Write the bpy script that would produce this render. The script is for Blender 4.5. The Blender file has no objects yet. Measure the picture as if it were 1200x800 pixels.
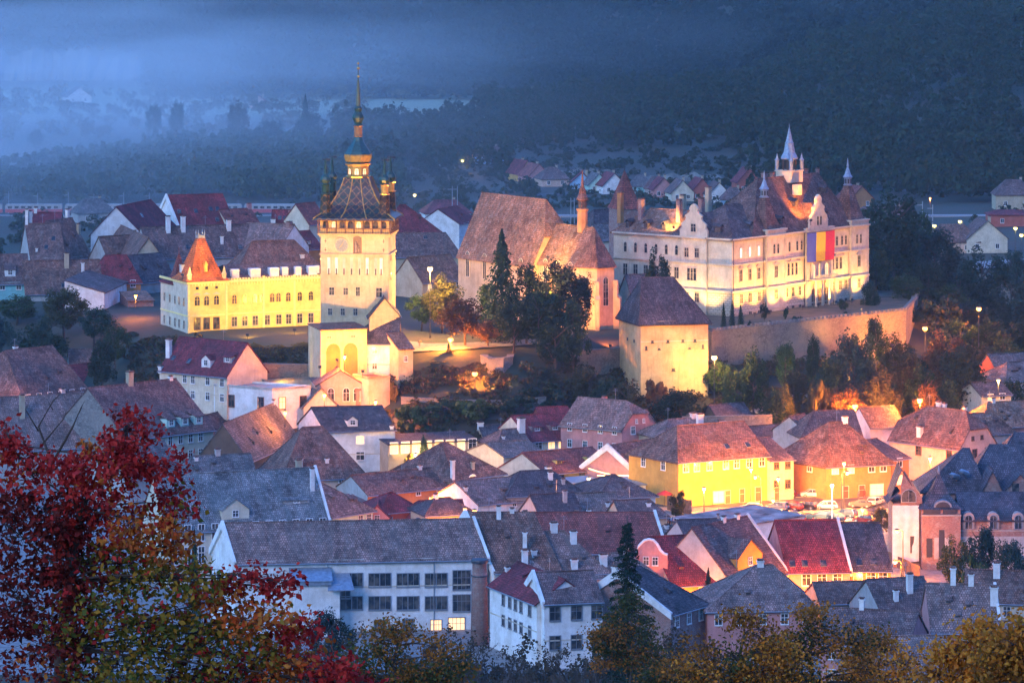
import bpy, math, random
import numpy as np
from mathutils import Vector, Matrix
R = math.radians
S = bpy.context.scene
COL = S.collection
# ------------------------------------------------------------------ camera
F, YH, HC = 4600.0, -113.0, 110.0      # focal length in photo pixels, row of the horizon, eye height (m)
cam = bpy.data.cameras.new('camera'); camo = bpy.data.objects.new('camera', cam); COL.objects.link(camo)
cam.sensor_width = 36; cam.lens = F/1200*36; cam.shift_y = -(400-YH)/1200.0
cam.clip_start = 1; cam.clip_end = 9000
camo.location = (0, 0, HC); camo.rotation_euler = (R(90), 0, 0)
S.camera = camo
# ------------------------------------------------------------------ sky, sun, exposure
W = bpy.data.worlds.new('World'); S.world = W; W.use_nodes = True
nt = W.node_tree; nt.nodes.clear()
sky = nt.nodes.new('ShaderNodeTexSky'); sky.sky_type = 'NISHITA'; sky.sun_disc = False
sky.sun_elevation = R(-1.5); sky.sun_rotation = R(250); sky.air_density = 1.6; sky.dust_density = 0.4; sky.ozone_density = 6.0
bg = nt.nodes.new('ShaderNodeBackground'); bg.inputs[1].default_value = 0.15
ow = nt.nodes.new('ShaderNodeOutputWorld')
tint = nt.nodes.new('ShaderNodeMix'); tint.data_type = 'RGBA'; tint.blend_type = 'MULTIPLY'; tint.inputs[0].default_value = 1; tint.inputs[7].default_value = (.9, 1.55, 1.0, 1)
nt.links.new(sky.outputs[0], tint.inputs[6]); nt.links.new(tint.outputs[2], bg.inputs[0]); nt.links.new(bg.outputs[0], ow.inputs[0])
SKY_EXPOSURE = 6.7
S.view_settings.view_transform = 'Standard'; S.view_settings.look = 'None'
S.view_settings.exposure = SKY_EXPOSURE; S.view_settings.gamma = 1.0; S.view_settings.use_curve_mapping = False
sl = bpy.data.lights.new('sun', 'SUN'); sl.energy = 0.012; sl.angle = R(25); sl.color = (1.0, 0.84, 0.74)
so = bpy.data.objects.new('sun', sl); COL.objects.link(so); so.rotation_euler = (R(62), 0, R(-35))
try:
    S.cycles.use_denoising = True
    S.cycles.volume_bounces = 1; S.cycles.max_bounces = 6; S.cycles.diffuse_bounces = 3; S.cycles.transparent_max_bounces = 8
    S.cycles.sample_clamp_indirect = 3.0
    S.cycles.use_light_tree = True
except Exception: pass
# ------------------------------------------------------------------ pixel <-> world
def P(px, py, Y):
    """point at depth Y that the photo shows at (px, py)"""
    return Vector(((px-600)*Y/F, Y, HC-(py-YH)*Y/F))
def XY(px, Y): return ((px-600)*Y/F, Y)
def Yof(py, z): return F*(HC-z)/(py-YH)
# ------------------------------------------------------------------ terrain
def sm(t):
    t = 0.0 if t < 0 else 1.0 if t > 1 else t
    return t*t*(3-2*t)
def lin(x, pts):
    if x <= pts[0][0]: return pts[0][1]
    for (a, b), (c, d) in zip(pts, pts[1:]):
        if x <= c: return b+(d-b)*(x-a)/(c-a)
    return pts[-1][1]
FRONT = [(-200, 905), (-126, 900), (-95, 885), (-76, 850), (-60, 832), (-41, 820), (-16, 806), (4, 806), (16, 828), (41, 845), (83, 892), (100, 900)]
HR = [(-160, 0), (-60, 2), (0, 6), (40, 8), (90, 11), (130, 16), (165, 27), (248, 47), (400, 75), (900, 110)]
def ground(x, y):
    z = 0.0
    if y < 520:
        z = max(0.0, 108-0.2215*y) if y > 0 else 108.0
        if y > 440: z = max(0, (108-0.2215*440)*(1-sm((y-440)/80)))
    if 700 < y < 1100:
        f = lin(x, FRONT)
        wd = lin(x, [(-62, 88), (-36, 58), (18, 58), (42, 88)]); m = 19.0*sm((y-(f-wd))/wd)
        m *= 1-sm((x-86)/45)
        b = 1005 if x < 0 else 1005-70*sm(x/50)
        m *= 1-sm((y-b)/70)
        z += m
    if y > 1440:
        h = lin(x, HR)*sm((y-1470)/430)
        h *= 1-sm((y-1960)/150)*(1-sm((x-90)/80))
        z += h
    if y > 2150:
        xl = sm((-x-60)/150)
        z += 150*sm((y-2230+40*xl)/1500)*(0.75+0.25*math.sin(x*0.004+1.0)) + 5*math.sin(x*0.013+y*0.004)*sm((y-2300)/300)
    if y > 600: z += 0.5*math.sin(x*0.05+y*0.031)*sm((y-1050)/200)
    return z
def hit(px, py, Y0=520):
    Y = Y0
    while Y < 4000:
        x = (px-600)*Y/F
        if YH+F*(HC-ground(x, Y))/Y <= py: break
        Y += 2
    return Vector((x, Y, ground(x, Y)))
# ------------------------------------------------------------------ mesh builder
class MB:
    def __init__(s): s.v = []; s.f = []
    def poly(s, pts):
        n = len(s.v); s.v += [tuple(p) for p in pts]; s.f.append(tuple(range(n, n+len(pts)))); return s
    def box(s, x0, x1, y0, y1, z0, z1, m=None):
        c = [(x, y, z) for z in (z0, z1) for y in (y0, y1) for x in (x0, x1)]
        if m: c = [m(*p) for p in c]
        n = len(s.v); s.v += [tuple(p) for p in c]
        for q in ((0,2,3,1),(4,5,7,6),(0,1,5,4),(2,6,7,3),(0,4,6,2),(1,3,7,5)): s.f.append(tuple(n+i for i in q))
        return s
    def prism(s, pts, z0, z1):
        n = len(pts); b = len(s.v)
        s.v += [(p[0], p[1], z0) for p in pts]+[(p[0], p[1], z1) for p in pts]
        s.f.append(tuple(range(b+n-1, b-1, -1))); s.f.append(tuple(range(b+n, b+2*n)))
        for i in range(n):
            j = (i+1) % n; s.f.append((b+i, b+j, b+n+j, b+n+i))
        return s
    def extrude(s, prof, fn, a, b):
        """prof: closed 2-D outline; fn(p, q, t) -> point; between t=a and t=b"""
        n = len(prof); k = len(s.v)
        s.v += [tuple(fn(p[0], p[1], a)) for p in prof]+[tuple(fn(p[0], p[1], b)) for p in prof]
        s.f.append(tuple(range(k, k+n))); s.f.append(tuple(range(k+2*n-1, k+n-1, -1)))
        for i in range(n):
            j = (i+1) % n; s.f.append((k+i, k+n+i, k+n+j, k+j))
        return s
    def lathe(s, prof, n=8, cx=0, cy=0, rot=0.0, sq=False):
        k = len(s.v)
        for r, z in prof:
            for i in range(n):
                a = rot+2*math.pi*i/n; s.v.append((cx+r*math.cos(a), cy+r*math.sin(a), z))
        m = len(prof)
        for j in range(m-1):
            for i in range(n):
                i2 = (i+1) % n; s.f.append((k+j*n+i, k+j*n+i2, k+(j+1)*n+i2, k+(j+1)*n+i))
        s.f.append(tuple(k+i for i in range(n-1, -1, -1))); s.f.append(tuple(k+(m-1)*n+i for i in range(n)))
        return s
    def tube(s, path, rad, n=6):
        k = len(s.v); m = len(path)
        for j, p in enumerate(path):
            p = Vector(p); d = (Vector(path[min(j+1, m-1)])-Vector(path[max(j-1, 0)]))
            d = d.normalized() if d.length > 1e-6 else Vector((0, 0, 1))
            u = d.cross(Vector((0, 0, 1)) if abs(d.z) < .9 else Vector((1, 0, 0))).normalized(); w = d.cross(u)
            r = rad[j] if isinstance(rad, (list, tuple)) else rad
            for i in range(n):
                a = 2*math.pi*i/n; q = p+u*(r*math.cos(a))+w*(r*math.sin(a)); s.v.append(tuple(q))
        for j in range(m-1):
            for i in range(n):
                i2 = (i+1) % n; s.f.append((k+j*n+i, k+j*n+i2, k+(j+1)*n+i2, k+(j+1)*n+i))
        s.f.append(tuple(k+i for i in range(n-1, -1, -1))); s.f.append(tuple(k+(m-1)*n+i for i in range(n)))
        return s
    def patch(s, a, b, c, d, step=1.6, amp=0.05):
        """bilinear quad patch a-b (low edge) c-d (high edge, c above b), gently uneven"""
        a, b, c, d = map(Vector, (a, b, c, d))
        nx = max(1, min(24, int(max((b-a).length, (c-d).length)/step))); ny = max(1, min(14, int(max((d-a).length, (c-b).length)/step)))
        k = len(s.v)
        for j in range(ny+1):
            t = j/ny
            for i in range(nx+1):
                u = i/nx
                p = (a*(1-u)+b*u)*(1-t)+(d*(1-u)+c*u)*t
                w = math.sin(p.x*1.3+p.y*.7+p.z)+math.sin(p.x*.53-p.y*1.1+2)+math.sin(p.y*2.1+p.z*1.7)
                s.v.append((p.x, p.y, p.z+w*amp*.5))
        for j in range(ny):
            for i in range(nx):
                q = k+j*(nx+1)+i; s.f.append((q, q+1, q+nx+2, q+nx+1))
        return s
    def slab(s, a, b, c, d, t=.22, step=1.6, amp=.05):
        s.patch(a, b, c, d, step, amp)
        dn = Vector((0, 0, -t)); e = [Vector(p)+dn for p in (a, b, c, d)]; o = [Vector(p) for p in (a, b, c, d)]
        s.poly([e[3], e[2], e[1], e[0]])
        for i in range(4):
            j = (i+1) % 4
            if (o[i]-o[j]).length > .01: s.poly([e[i], e[j], o[j], o[i]])
        return s
    def mesh(s, name, mats, smooth=False, mi=None):
        me = bpy.data.meshes.new(name); me.from_pydata(s.v, [], s.f)
        for m in (mats if isinstance(mats, (list, tuple)) else [mats]): me.materials.append(m)
        if mi:
            for i, k in enumerate(mi): me.polygons[i].material_index = k
        if smooth: me.polygons.foreach_set('use_smooth', [True]*len(me.polygons))
        box_uv(me); return me
    def build(s, name, mats, parent=None, smooth=False, mi=None):
        o = bpy.data.objects.new(name, s.mesh(name, mats, smooth, mi)); COL.objects.link(o)
        if parent: o.parent = parent
        return o
def box_uv(me):
    nl = len(me.loops)
    if not nl: return
    uv = me.uv_layers.new(name='UVMap')
    nv = len(me.vertices); co = np.empty(nv*3, 'f'); me.vertices.foreach_get('co', co); co = co.reshape(-1, 3)
    npol = len(me.polygons); nr = np.empty(npol*3, 'f'); me.polygons.foreach_get('normal', nr); nr = nr.reshape(-1, 3)
    tot = np.empty(npol, 'i'); me.polygons.foreach_get('loop_total', tot); vi = np.empty(nl, 'i'); me.loops.foreach_get('vertex_index', vi)
    pn = np.repeat(nr, tot, axis=0); p = co[vi]
    flat = np.abs(pn[:, 2]) > .98
    u = np.stack([-pn[:, 1], pn[:, 0], np.zeros(len(pn))], 1); l = np.linalg.norm(u, axis=1); l[l < 1e-6] = 1; u = u/l[:, None]
    u[flat] = (1, 0, 0); v = np.cross(pn, u); v[flat] = (0, 1, 0)
    out = np.stack([(p*u).sum(1), (p*v).sum(1)], 1).astype('f').ravel()
    uv.data.foreach_set('uv', out)
# ------------------------------------------------------------------ tagging
def tag(o, label=None, cat=None, group=None, kind=None):
    if label: o['label'] = label
    if cat: o['category'] = cat
    if group: o['group'] = group
    if kind: o['kind'] = kind
    return o
def empty(name, loc, rz=0, label=None, cat=None, group=None):
    o = bpy.data.objects.new(name, None); COL.objects.link(o); o.location = loc; o.rotation_euler = (0, 0, rz)
    o.empty_display_size = .5
    return tag(o, label, cat, group)
def inst(name, me, parent=None, loc=(0, 0, 0), rz=0, sc=None):
    o = bpy.data.objects.new(name, me); COL.objects.link(o)
    if parent: o.parent = parent
    o.location = loc; o.rotation_euler = (0, 0, rz)
    if sc: o.scale = sc
    return o
# ------------------------------------------------------------------ materials
class N:
    def __init__(s, name):
        s.m = bpy.data.materials.new(name); s.m.use_nodes = True; s.t = s.m.node_tree; s.t.nodes.clear()
        s.out = s.n('ShaderNodeOutputMaterial'); s.b = s.n('ShaderNodeBsdfPrincipled'); s.l(s.b.outputs[0], s.out.inputs[0])
    def n(s, t, **k):
        x = s.t.nodes.new(t)
        for a, b in k.items(): setattr(x, a, b)
        return x
    def l(s, a, b): s.t.links.new(a, b)
    def noise(s, vec, scale, detail=3, rough=.55):
        x = s.n('ShaderNodeTexNoise'); x.inputs['Scale'].default_value = scale; x.inputs['Detail'].default_value = detail; x.inputs['Roughness'].default_value = rough
        if vec: s.l(vec, x.inputs['Vector'])
        return x.outputs[0]
    def ramp(s, fac, stops):
        x = s.n('ShaderNodeValToRGB'); e = x.color_ramp.elements
        while len(e) > 1: e.remove(e[-1])
        for i, (p, c) in enumerate(stops):
            q = e[0] if i == 0 else e.new(p); q.position = p
            q.color = (c, c, c, 1) if isinstance(c, (int, float)) else (*c, 1)
        s.l(fac, x.inputs[0]); return x.outputs[0]
    def mix(s, fac, a, b, mode='MIX'):
        x = s.n('ShaderNodeMix', data_type='RGBA', blend_type=mode)
        for i, v in ((0, fac), (6, a), (7, b)):
            if hasattr(v, 'is_output'): s.l(v, x.inputs[i])
            elif isinstance(v, (int, float)): x.inputs[i].default_value = v if i == 0 else (v, v, v, 1)
            else: x.inputs[i].default_value = (*v, 1)
        return x.outputs[2]
    def uv(s): return s.n('ShaderNodeUVMap', uv_map='UVMap').outputs[0]
    def obj(s):
        tc = s.n('ShaderNodeTexCoord'); oi = s.n('ShaderNodeObjectInfo'); a = s.n('ShaderNodeVectorMath', operation='ADD')
        m = s.n('ShaderNodeMath', operation='MULTIPLY'); s.l(oi.outputs['Random'], m.inputs[0]); m.inputs[1].default_value = 57.0
        s.l(tc.outputs['Object'], a.inputs[0]); s.l(m.outputs[0], a.inputs[1]); return a.outputs[0]
    def map(s, vec, sc):
        x = s.n('ShaderNodeMapping'); s.l(vec, x.inputs[0]); x.inputs['Scale'].default_value = sc; return x.outputs[0]
    def col(s, c): 
        if hasattr(c, 'is_output'): s.l(c, s.b.inputs['Base Color'])
        else: s.b.inputs['Base Color'].default_value = (*c, 1)
    def set(s, **k):
        for a, v in k.items(): s.b.inputs[a.replace('_', ' ')].default_value = v
        return s
    def bump(s, h, st, dist=.05):
        x = s.n('ShaderNodeBump'); x.inputs['Strength'].default_value = st; x.inputs['Distance'].default_value = dist
        s.l(h, x.inputs['Height']); s.l(x.outputs[0], s.b.inputs['Normal'])
def mul(c, k): return tuple(min(1, x*k) for x in c)
def m_roof(name, c, lichen=.35, rows=.42, dark=.45):
    g = N(name); uv = g.uv(); ob = g.obj()
    b = g.n('ShaderNodeTexBrick'); g.l(uv, b.inputs['Vector']); b.offset = .5
    for k, v in (('Scale', 1.0), ('Mortar Size', .06), ('Mortar Smooth', .5), ('Bias', 0), ('Brick Width', .36), ('Row Height', rows)): b.inputs[k].default_value = v
    b.inputs['Color1'].default_value = (*mul(c, .62), 1); b.inputs['Color2'].default_value = (*mul(c, 1.5), 1); b.inputs['Mortar'].default_value = (*mul(c, .3), 1)
    big = g.ramp(g.noise(ob, .3, 6, .72), [(.33, .45), (.5, 1.0), (.68, 1.75)])
    a = g.mix(1.0, b.outputs[0], big, 'MULTIPLY')
    st = g.ramp(g.noise(g.map(uv, (.9, .12, 1)), 1.1, 4), [(.42, 0), (.62, 1)])
    a = g.mix(g.mix(1.0, st, (dark,)*3, 'MULTIPLY'), a, mul((c[0]*.45+.02, c[1]*.7+.02, c[2]*.8+.02), 1.0))
    if lichen > 0:
        sp = g.ramp(g.noise(ob, 1.2, 4, .65), [(.56-.1*lichen, 0), (.74, 1)])
        a = g.mix(g.mix(1.0, sp, (min(1, lichen*1.1),)*3, 'MULTIPLY'), a, (.36, .34, .31))
    g.col(a); g.set(Roughness=.85); g.b.inputs['Specular IOR Level'].default_value = .25
    g.bump(b.outputs['Fac'], .6, -.06); return g.m
def m_wall(name, c, dirt=.35, rough=.9, brick=False):
    g = N(name); ob = g.obj(); uv = g.uv()
    n1 = g.ramp(g.noise(ob, .45, 7, .72), [(.38, 0), (.64, 1)])
    a = g.mix(n1, mul(c, 1.0), mul((c[0]*.74, c[1]*.71, c[2]*.66), 1))
    st = g.ramp(g.noise(g.map(uv, (1.2, .14, 1)), 1.3, 5, .65), [(.5, 0), (.75, 1)])
    a = g.mix(g.mix(1.0, st, (min(1, dirt*1.5),)*3, 'MULTIPLY'), a, mul((c[0]*.5+.04, c[1]*.47+.04, c[2]*.45+.04), 1))
    if brick:
        b = g.n('ShaderNodeTexBrick'); g.l(uv, b.inputs['Vector'])
        for k, v in (('Scale', 1.0), ('Mortar Size', .014), ('Brick Width', .3), ('Row Height', .11)): b.inputs[k].default_value = v
        b.inputs['Color1'].default_value = (*mul(c, .7), 1); b.inputs['Color2'].default_value = (*mul(c, 1.3), 1); b.inputs['Mortar'].default_value = (.35, .32, .3, 1)
        sp = g.ramp(g.noise(ob, 1.3, 6, .7), [(.5, 0), (.66, .8)])
        a = g.mix(sp, g.mix(.85, a, b.outputs[0]), (.34, .28, .25))
    g.col(a); g.set(Roughness=rough); g.b.inputs['Specular IOR Level'].default_value = .2
    g.bump(g.noise(ob, 6, 4), .25, .05); return g.m
def m_stone(name, c, sc=1.0):
    g = N(name); ob = g.obj(); uv = g.uv()
    v = g.n('ShaderNodeTexVoronoi', feature='DISTANCE_TO_EDGE'); g.l(g.map(uv, (1.7*sc, 2.8*sc, 1)), v.inputs['Vector']); v.inputs['Scale'].default_value = 1.0
    e = g.ramp(v.outputs[0], [(0, .45), (.12, 1)])
    vc = g.n('ShaderNodeTexVoronoi'); g.l(g.map(uv, (1.7*sc, 2.8*sc, 1)), vc.inputs['Vector']); vc.inputs['Scale'].default_value = 1.0
    bw = g.n('ShaderNodeRGBToBW'); g.l(vc.outputs['Color'], bw.inputs[0])
    a = g.mix(bw.outputs[0], mul(c, .65), mul(c, 1.3)); a = g.mix(1.0, a, e, 'MULTIPLY')
    n1 = g.ramp(g.noise(ob, .3, 6, .7), [(.35, 0), (.65, 1)]); a = g.mix(n1, a, mul((c[0]*.9+.05, c[1]*.85+.04, c[2]*.8+.03), 1.1))
    g.col(a); g.set(Roughness=.92); g.b.inputs['Specular IOR Level'].default_value = .15
    g.bump(e, .6, .06); return g.m
def m_plain(name, c, rough=.6, metal=0, var=.15, sc=2.0):
    g = N(name); a = g.mix(g.ramp(g.noise(g.obj(), sc, 4), [(.3, 0), (.7, 1)]), mul(c, 1-var), mul(c, 1+var))
    g.col(a); g.set(Roughness=rough, Metallic=metal); return g.m
def m_emit(name, c, st, base=(.8, .7, .5)):
    g = N(name); g.col(base); g.b.inputs['Emission Color'].default_value = (*c, 1); g.b.inputs['Emission Strength'].default_value = st
    return g.m
def m_leaf(name, cols, tr=.25):
    """each leaf island takes one of the colours"""
    g = N(name); ge = g.n('ShaderNodeNewGeometry'); oi = g.n('ShaderNodeObjectInfo')
    tc = g.n('ShaderNodeTexCoord')
    n = len(cols)
    mixr = g.n('ShaderNodeMath', operation='MULTIPLY_ADD'); nz = g.noise(tc.outputs['Object'], 3.0, 2)
    g.l(nz, mixr.inputs[0]); mixr.inputs[1].default_value = 1.1; g.l(ge.outputs['Random Per Island'], mixr.inputs[2])
    m2 = g.n('ShaderNodeMath', operation='MULTIPLY_ADD'); g.l(mixr.outputs[0], m2.inputs[0]); m2.inputs[1].default_value = .62; m2.inputs[2].default_value = -.16
    a = g.ramp(m2.outputs[0], [(i/(n-1), c) for i, c in enumerate(cols)])
    hs = g.n('ShaderNodeHueSaturation'); mr = g.n('ShaderNodeMapRange'); g.l(oi.outputs['Random'], mr.inputs[0]); mr.inputs[3].default_value = .7; mr.inputs[4].default_value = 1.3
    g.l(mr.outputs[0], hs.inputs['Value']); g.l(a, hs.inputs['Color']); a = hs.outputs[0]
    g.col(a); g.set(Roughness=.75); g.b.inputs['Specular IOR Level'].default_value = .2
    if tr:
        t = g.n('ShaderNodeBsdfTranslucent'); g.l(a, t.inputs[0]); ms = g.n('ShaderNodeMixShader'); ms.inputs[0].default_value = tr
        g.l(g.b.outputs[0], ms.inputs[1]); g.l(t.outputs[0], ms.inputs[2]); g.l(ms.outputs[0], g.out.inputs[0])
    return g.m
RM = {k: m_roof('roof_tiles_'+k, c, l) for k, c, l in (
    ('brown', (.22, .1, .07), .3), ('maroon', (.22, .035, .04), 0.05), ('purple', (.18, .095, .08), .28), ('grey', (.15, .12, .11), .35),
    ('red', (.3, .075, .055), .1), ('dark', (.09, .066, .07), .2), ('slate', (.1, .08, .095), .06), ('rust', (.32, .14, .08), .45), ('orange', (.6, .13, .03), 0.0),
    ('mauve', (.27, .15, .12), .3), ('pale', (.22, .19, .175), .3))}
WM = {k: m_wall('plaster_'+k, c, d) for k, c, d in (
    ('white', (.78, .77, .74), .3), ('cream', (.68, .6, .45), .35), ('yellow', (.68, .44, .12), .3), ('ochre', (.56, .3, .07), .35), ('orange', (.55, .24, .09), .35), ('pink', (.55, .26, .24), .45),
    ('peach', (.66, .45, .34), .3), ('teal', (.22, .5, .5), .2), ('blue', (.28, .48, .68), .2), ('tan', (.48, .4, .28), .4), ('grey', (.42, .41, .4), .5), ('red', (.42, .12, .09), .4),
    ('mint', (.45, .66, .56), .2), ('lemon', (.78, .62, .2), .15), ('castle', (.64, .5, .3), .5), ('citadel', (.66, .58, .44), .4), ('wood', (.16, .1, .07), .5), ('bastion', (.58, .44, .24), .6), ('church', (.6, .42, .27), .55))}
WM['brick'] = m_wall('red_brick', (.25, .1, .075), .3, brick=True)
WM['stone'] = m_stone('rubble_stone', (.26, .21, .16))
WM['greystone'] = m_stone('grey_stone', (.2, .19, .18), .7)
M = dict(white=m_plain('white_paint', (.75, .74, .72), .5), grey=m_plain('grey_metal', (.3, .31, .33), .45, .6), dark=m_plain('dark_paint', (.04, .04, .05), .5),
         wood=m_plain('old_timber', (.14, .08, .05), .8, 0, .4), brown=m_plain('brown_joinery', (.14, .06, .035), .6), bark=m_plain('bark', (.07, .05, .04), .95, 0, .4, 8),
         gold=m_plain('gilded_metal', (.7, .45, .12), .35, .7), zinc=m_plain('zinc_sheet', (.27, .31, .36), .45, .4, .25), red=m_plain('red_canvas', (.5, .03, .03), .8),
         stonetrim=m_wall('stone_trim', (.62, .54, .42), .3), cloth=m_plain('pale_sheeting', (.62, .6, .6), .7, 0, .12, 1.0))
gg = N('window_glass'); gg.col(gg.mix(gg.ramp(gg.noise(gg.obj(), .9, 2), [(.45, 0), (.6, 1)]), (.02, .028, .04), (.11, .1, .09))); gg.set(Roughness=.15); M['glass'] = gg.m
M['patched'] = m_plain('rust_patched_sheet', (.26, .2, .19), .8, 0, .8, .35)
M['lit'] = m_emit('lit_window', (1, .5, .13), .016)
M['litwhite'] = m_emit('lit_window_cool', (.7, .95, .75), .012)
def gsky(): pass
# ------------------------------------------------------------------ windows (shared meshes)
_WC = {}
def win_mesh(w, h, frame, glass, arch=False, cols=2, rows=2):
    k = (round(w, 2), round(h, 2), frame.name, glass.name, arch, cols, rows)
    if k in _WC: return _WC[k]
    b = MB(); mi = []
    def add(n, m): 
        while len(mi) < len(b.f): mi.append(m)
    t = max(.07, min(.12, w*.09))
    if arch:
        n = 6; pts = [(-w/2, 0), (w/2, 0)]+[(w/2*math.cos(math.pi*i/n), h-w/2+w/2*math.sin(math.pi*i/n)) for i in range(n+1)]
        b.extrude(pts, lambda p, q, y: (p, y, q), .0, -.03); add(0, 1)
        po = [(-w/2-t, -t), (w/2+t, -t)]+[((w/2+t)*math.cos(math.pi*i/n), h-w/2+(w/2+t)*math.sin(math.pi*i/n)) for i in range(n+1)]
        L = len(pts)
        for i in range(L):
            j = (i+1) % L
            for q in ([(po[i], -.12), (po[j], -.12), (pts[j], -.12), (pts[i], -.12)], [(po[i], 0), (po[j], 0), (po[j], -.12), (po[i], -.12)], [(pts[i], -.03), (pts[j], -.03), (pts[j], -.12), (pts[i], -.12)]):
                b.poly([(p[0], y, p[1]) for p, y in q])
    else:
        b.box(-w/2, w/2, -.03, .0, 0, h); add(0, 1)
        b.box(-w/2-t, -w/2, -.12, 0, -t, h+t); b.box(w/2, w/2+t, -.12, 0, -t, h+t); b.box(-w/2, w/2, -.12, 0, h, h+t); b.box(-w/2-.1, w/2+.1, -.2, 0, -t-.08, 0)
    for i in range(1, cols): b.box(-w/2+w*i/cols-.03, -w/2+w*i/cols+.03, -.07, -.031, 0, h-(w*.1 if arch else 0))
    for j in range(1, rows): z = h*(.62 if rows == 2 else j/rows); b.box(-w/2, w/2, -.07, -.031, z-.03, z+.03)
    add(0, 0)
    _WC[k] = b.mesh('window', [frame, glass], False, mi); return _WC[k]
rnd = random.Random(5)
# ------------------------------------------------------------------ generic house
HOUSES = []
def chimney(parent, x, y, z0, z1, w=.75, mat=None, cap=None, d=None):
    d = d or w*.8
    c = MB().box(-w/2, w/2, -d/2, d/2, z0, z1-.35).box(-w/2-.1, w/2+.1, -d/2-.1, d/2+.1, z1-.35, z1-.2).build('chimney', mat or WM['white'], parent)
    c.location = (x, y, 0)
    k = MB().box(-w/2+.08, w/2-.08, -d/2+.08, d/2-.08, z1-.2, z1-.02)
    k.box(-w/2-.05, w/2+.05, -d/2-.05, d/2+.05, z1-.02, z1+.1)
    k.build('chimney_cap', cap or RM['brown'], c)
    return c
def house(label, E0, E1, ze, d, ridge, wall='cream', roof='brown', kind='gable', hl=0, hr=0, t=0, sk=0, win=None, rows=2, ws=(1.0, 1.45), lit=0, wz=1.5, fl=3.0,
          ch=(), dm=(), sky_=(), fire='', base=None, name='town_house', cat='house', over=.45, group=None, frame='white', arch=False, litpos=(), gut=True, wfl=None, amp=.08, wallf=None, glass=None, wmargin=0.0, chm='white', lw=None, doors=()):
    """E0, E1: photo pixels of the two front eave corners; ze: eave height; ridge: photo row of the ridge; kind gable | gablef (gable to the front) | flat | shed"""
    Y0, Y1 = Yof(E0[1], ze), Yof(E1[1], ze)
    A = Vector((*XY(E0[0], Y0), 0)); B = Vector((*XY(E1[0], Y1), 0)); w = (B-A).length; ang = math.atan2(B.y-A.y, B.x-A.x)
    ux = Vector((math.cos(ang), math.sin(ang), 0)); vy = Vector((-math.sin(ang), math.cos(ang), 0))
    def wp(u, v): return A+ux*(u+sk*v/d)+vy*v
    if base is None: base = min(ground(*wp(u, v).xy) for u in (0, w) for v in (0, d))-.4
    mid = wp(w/2, d/2 if kind != 'shed' else d)
    if kind == 'flat': rise = .0
    elif kind == 'gablef': m0 = wp(w/2, 0); rise = HC-(ridge-YH)*m0.y/F-ze
    else: rise = HC-(ridge-YH)*mid.y/F-ze
    root = empty(name, (A.x, A.y, base), ang, label, cat, group)
    h = ze-base
    HOUSES.append((label, round(Y0), round(Y1), round(w, 1), round(h, 1), round(rise, 1), [tuple(wp(u, v).xy) for u, v in ((0, 0), (w, 0), (w, d), (0, d))]))
    Wm = WM[wall]; Rm = (M['zinc'] if roof == 'zinc' else RM[roof]) if isinstance(roof, str) else roof
    fm = M[frame] if isinstance(frame, str) else frame
    gf = kind == 'gablef'
    L, D = (d, w) if gf else (w, d)       # L along the ridge, D across
    def q(a, b, z): 
        if gf: return Vector((b+sk*a/d, a, z))
        return Vector((a+sk*b/d, b, z))
    # walls
    b = MB(); c4 = [q(0, 0, 0), q(L, 0, 0), q(L, D, 0), q(0, D, 0)]
    if kind == 'flat':
        b.prism([p[:2] for p in c4], 0, h+.5)
    elif kind == 'shed':
        n = len(b.v); top = [h, h, h+rise, h+rise]
        for z in (None, 1): b.v += [(p.x, p.y, 0 if z is None else tt-.15) for p, tt in zip(c4, top)]
        b.f += [(0, 1, 5, 4), (1, 2, 6, 5), (2, 3, 7, 6), (3, 0, 4, 7), (4, 5, 6, 7)]
    else:
        tl = 0.0 if hl > 0 and t == 0 else (t if hl > 0 else 1.0); tr_ = 0.0 if hr > 0 and t == 0 else (t if hr > 0 else 1.0)
        def endprof(a, tt):
            if tt == 0: return [q(a, 0, h), q(a, D, h)]
            if tt >= 1: return [q(a, 0, h), q(a, D/2, h+rise-.12), q(a, D, h)]
            return [q(a, 0, h), q(a, D/2*tt, h+rise*tt-.1), q(a, D-D/2*tt, h+rise*tt-.1), q(a, D, h)]
        b.poly([q(0, 0, 0), q(L, 0, 0), q(L, 0, h), q(0, 0, h)]); b.poly([q(L, D, 0), q(0, D, 0), q(0, D, h), q(L, D, h)])
        b.poly([q(0, D, 0), q(0, 0, 0)]+endprof(0, tl)); b.poly([q(L, 0, 0), q(L, D, 0)]+endprof(L, tr_)[::-1])
    b.build('wall', Wm, root)
    if lw:
        lb = MB(); pr_ = [q(0, 0, 0), q(0, D, 0), q(0, D, h)]+([q(0, D/2, h+rise-.15)] if kind == 'gable' and hl == 0 else [])+[q(0, 0, h)]
        if not gf: lb.poly([p_+Vector((-.03, 0, 0)) for p_ in pr_]).build('side_plaster', WM[lw], root)
    # roof
    r = MB(); oe = over; og = .2; sl = rise/(D/2) if D else 0; ze_ = h-oe*sl+.02
    if kind == 'flat':
        r.prism([(q(.25, .25, 0)+Vector((0, 0, 0)))[:2], q(L-.25, .25, 0)[:2], q(L-.25, D-.25, 0)[:2], q(.25, D-.25, 0)[:2]], h+.51, h+.6)
    elif kind == 'shed':
        s2 = rise/D
        r.slab(q(-og, -oe, h-oe*s2), q(L+og, -oe, h-oe*s2), q(L+og, D+.2, h+rise+.2*s2), q(-og, D+.2, h+rise+.2*s2), .2, amp=amp*.5)
    else:
        tt = t if (hl > 0 or hr > 0) else 0
        l0 = -og if hl == 0 else (-oe if tt == 0 else -og); r0 = L+og if hr == 0 else (L+oe if tt == 0 else L+og)
        lt, rt = (hl if hl else -og), (L-hr if hr else L+og)     # ridge ends
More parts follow.
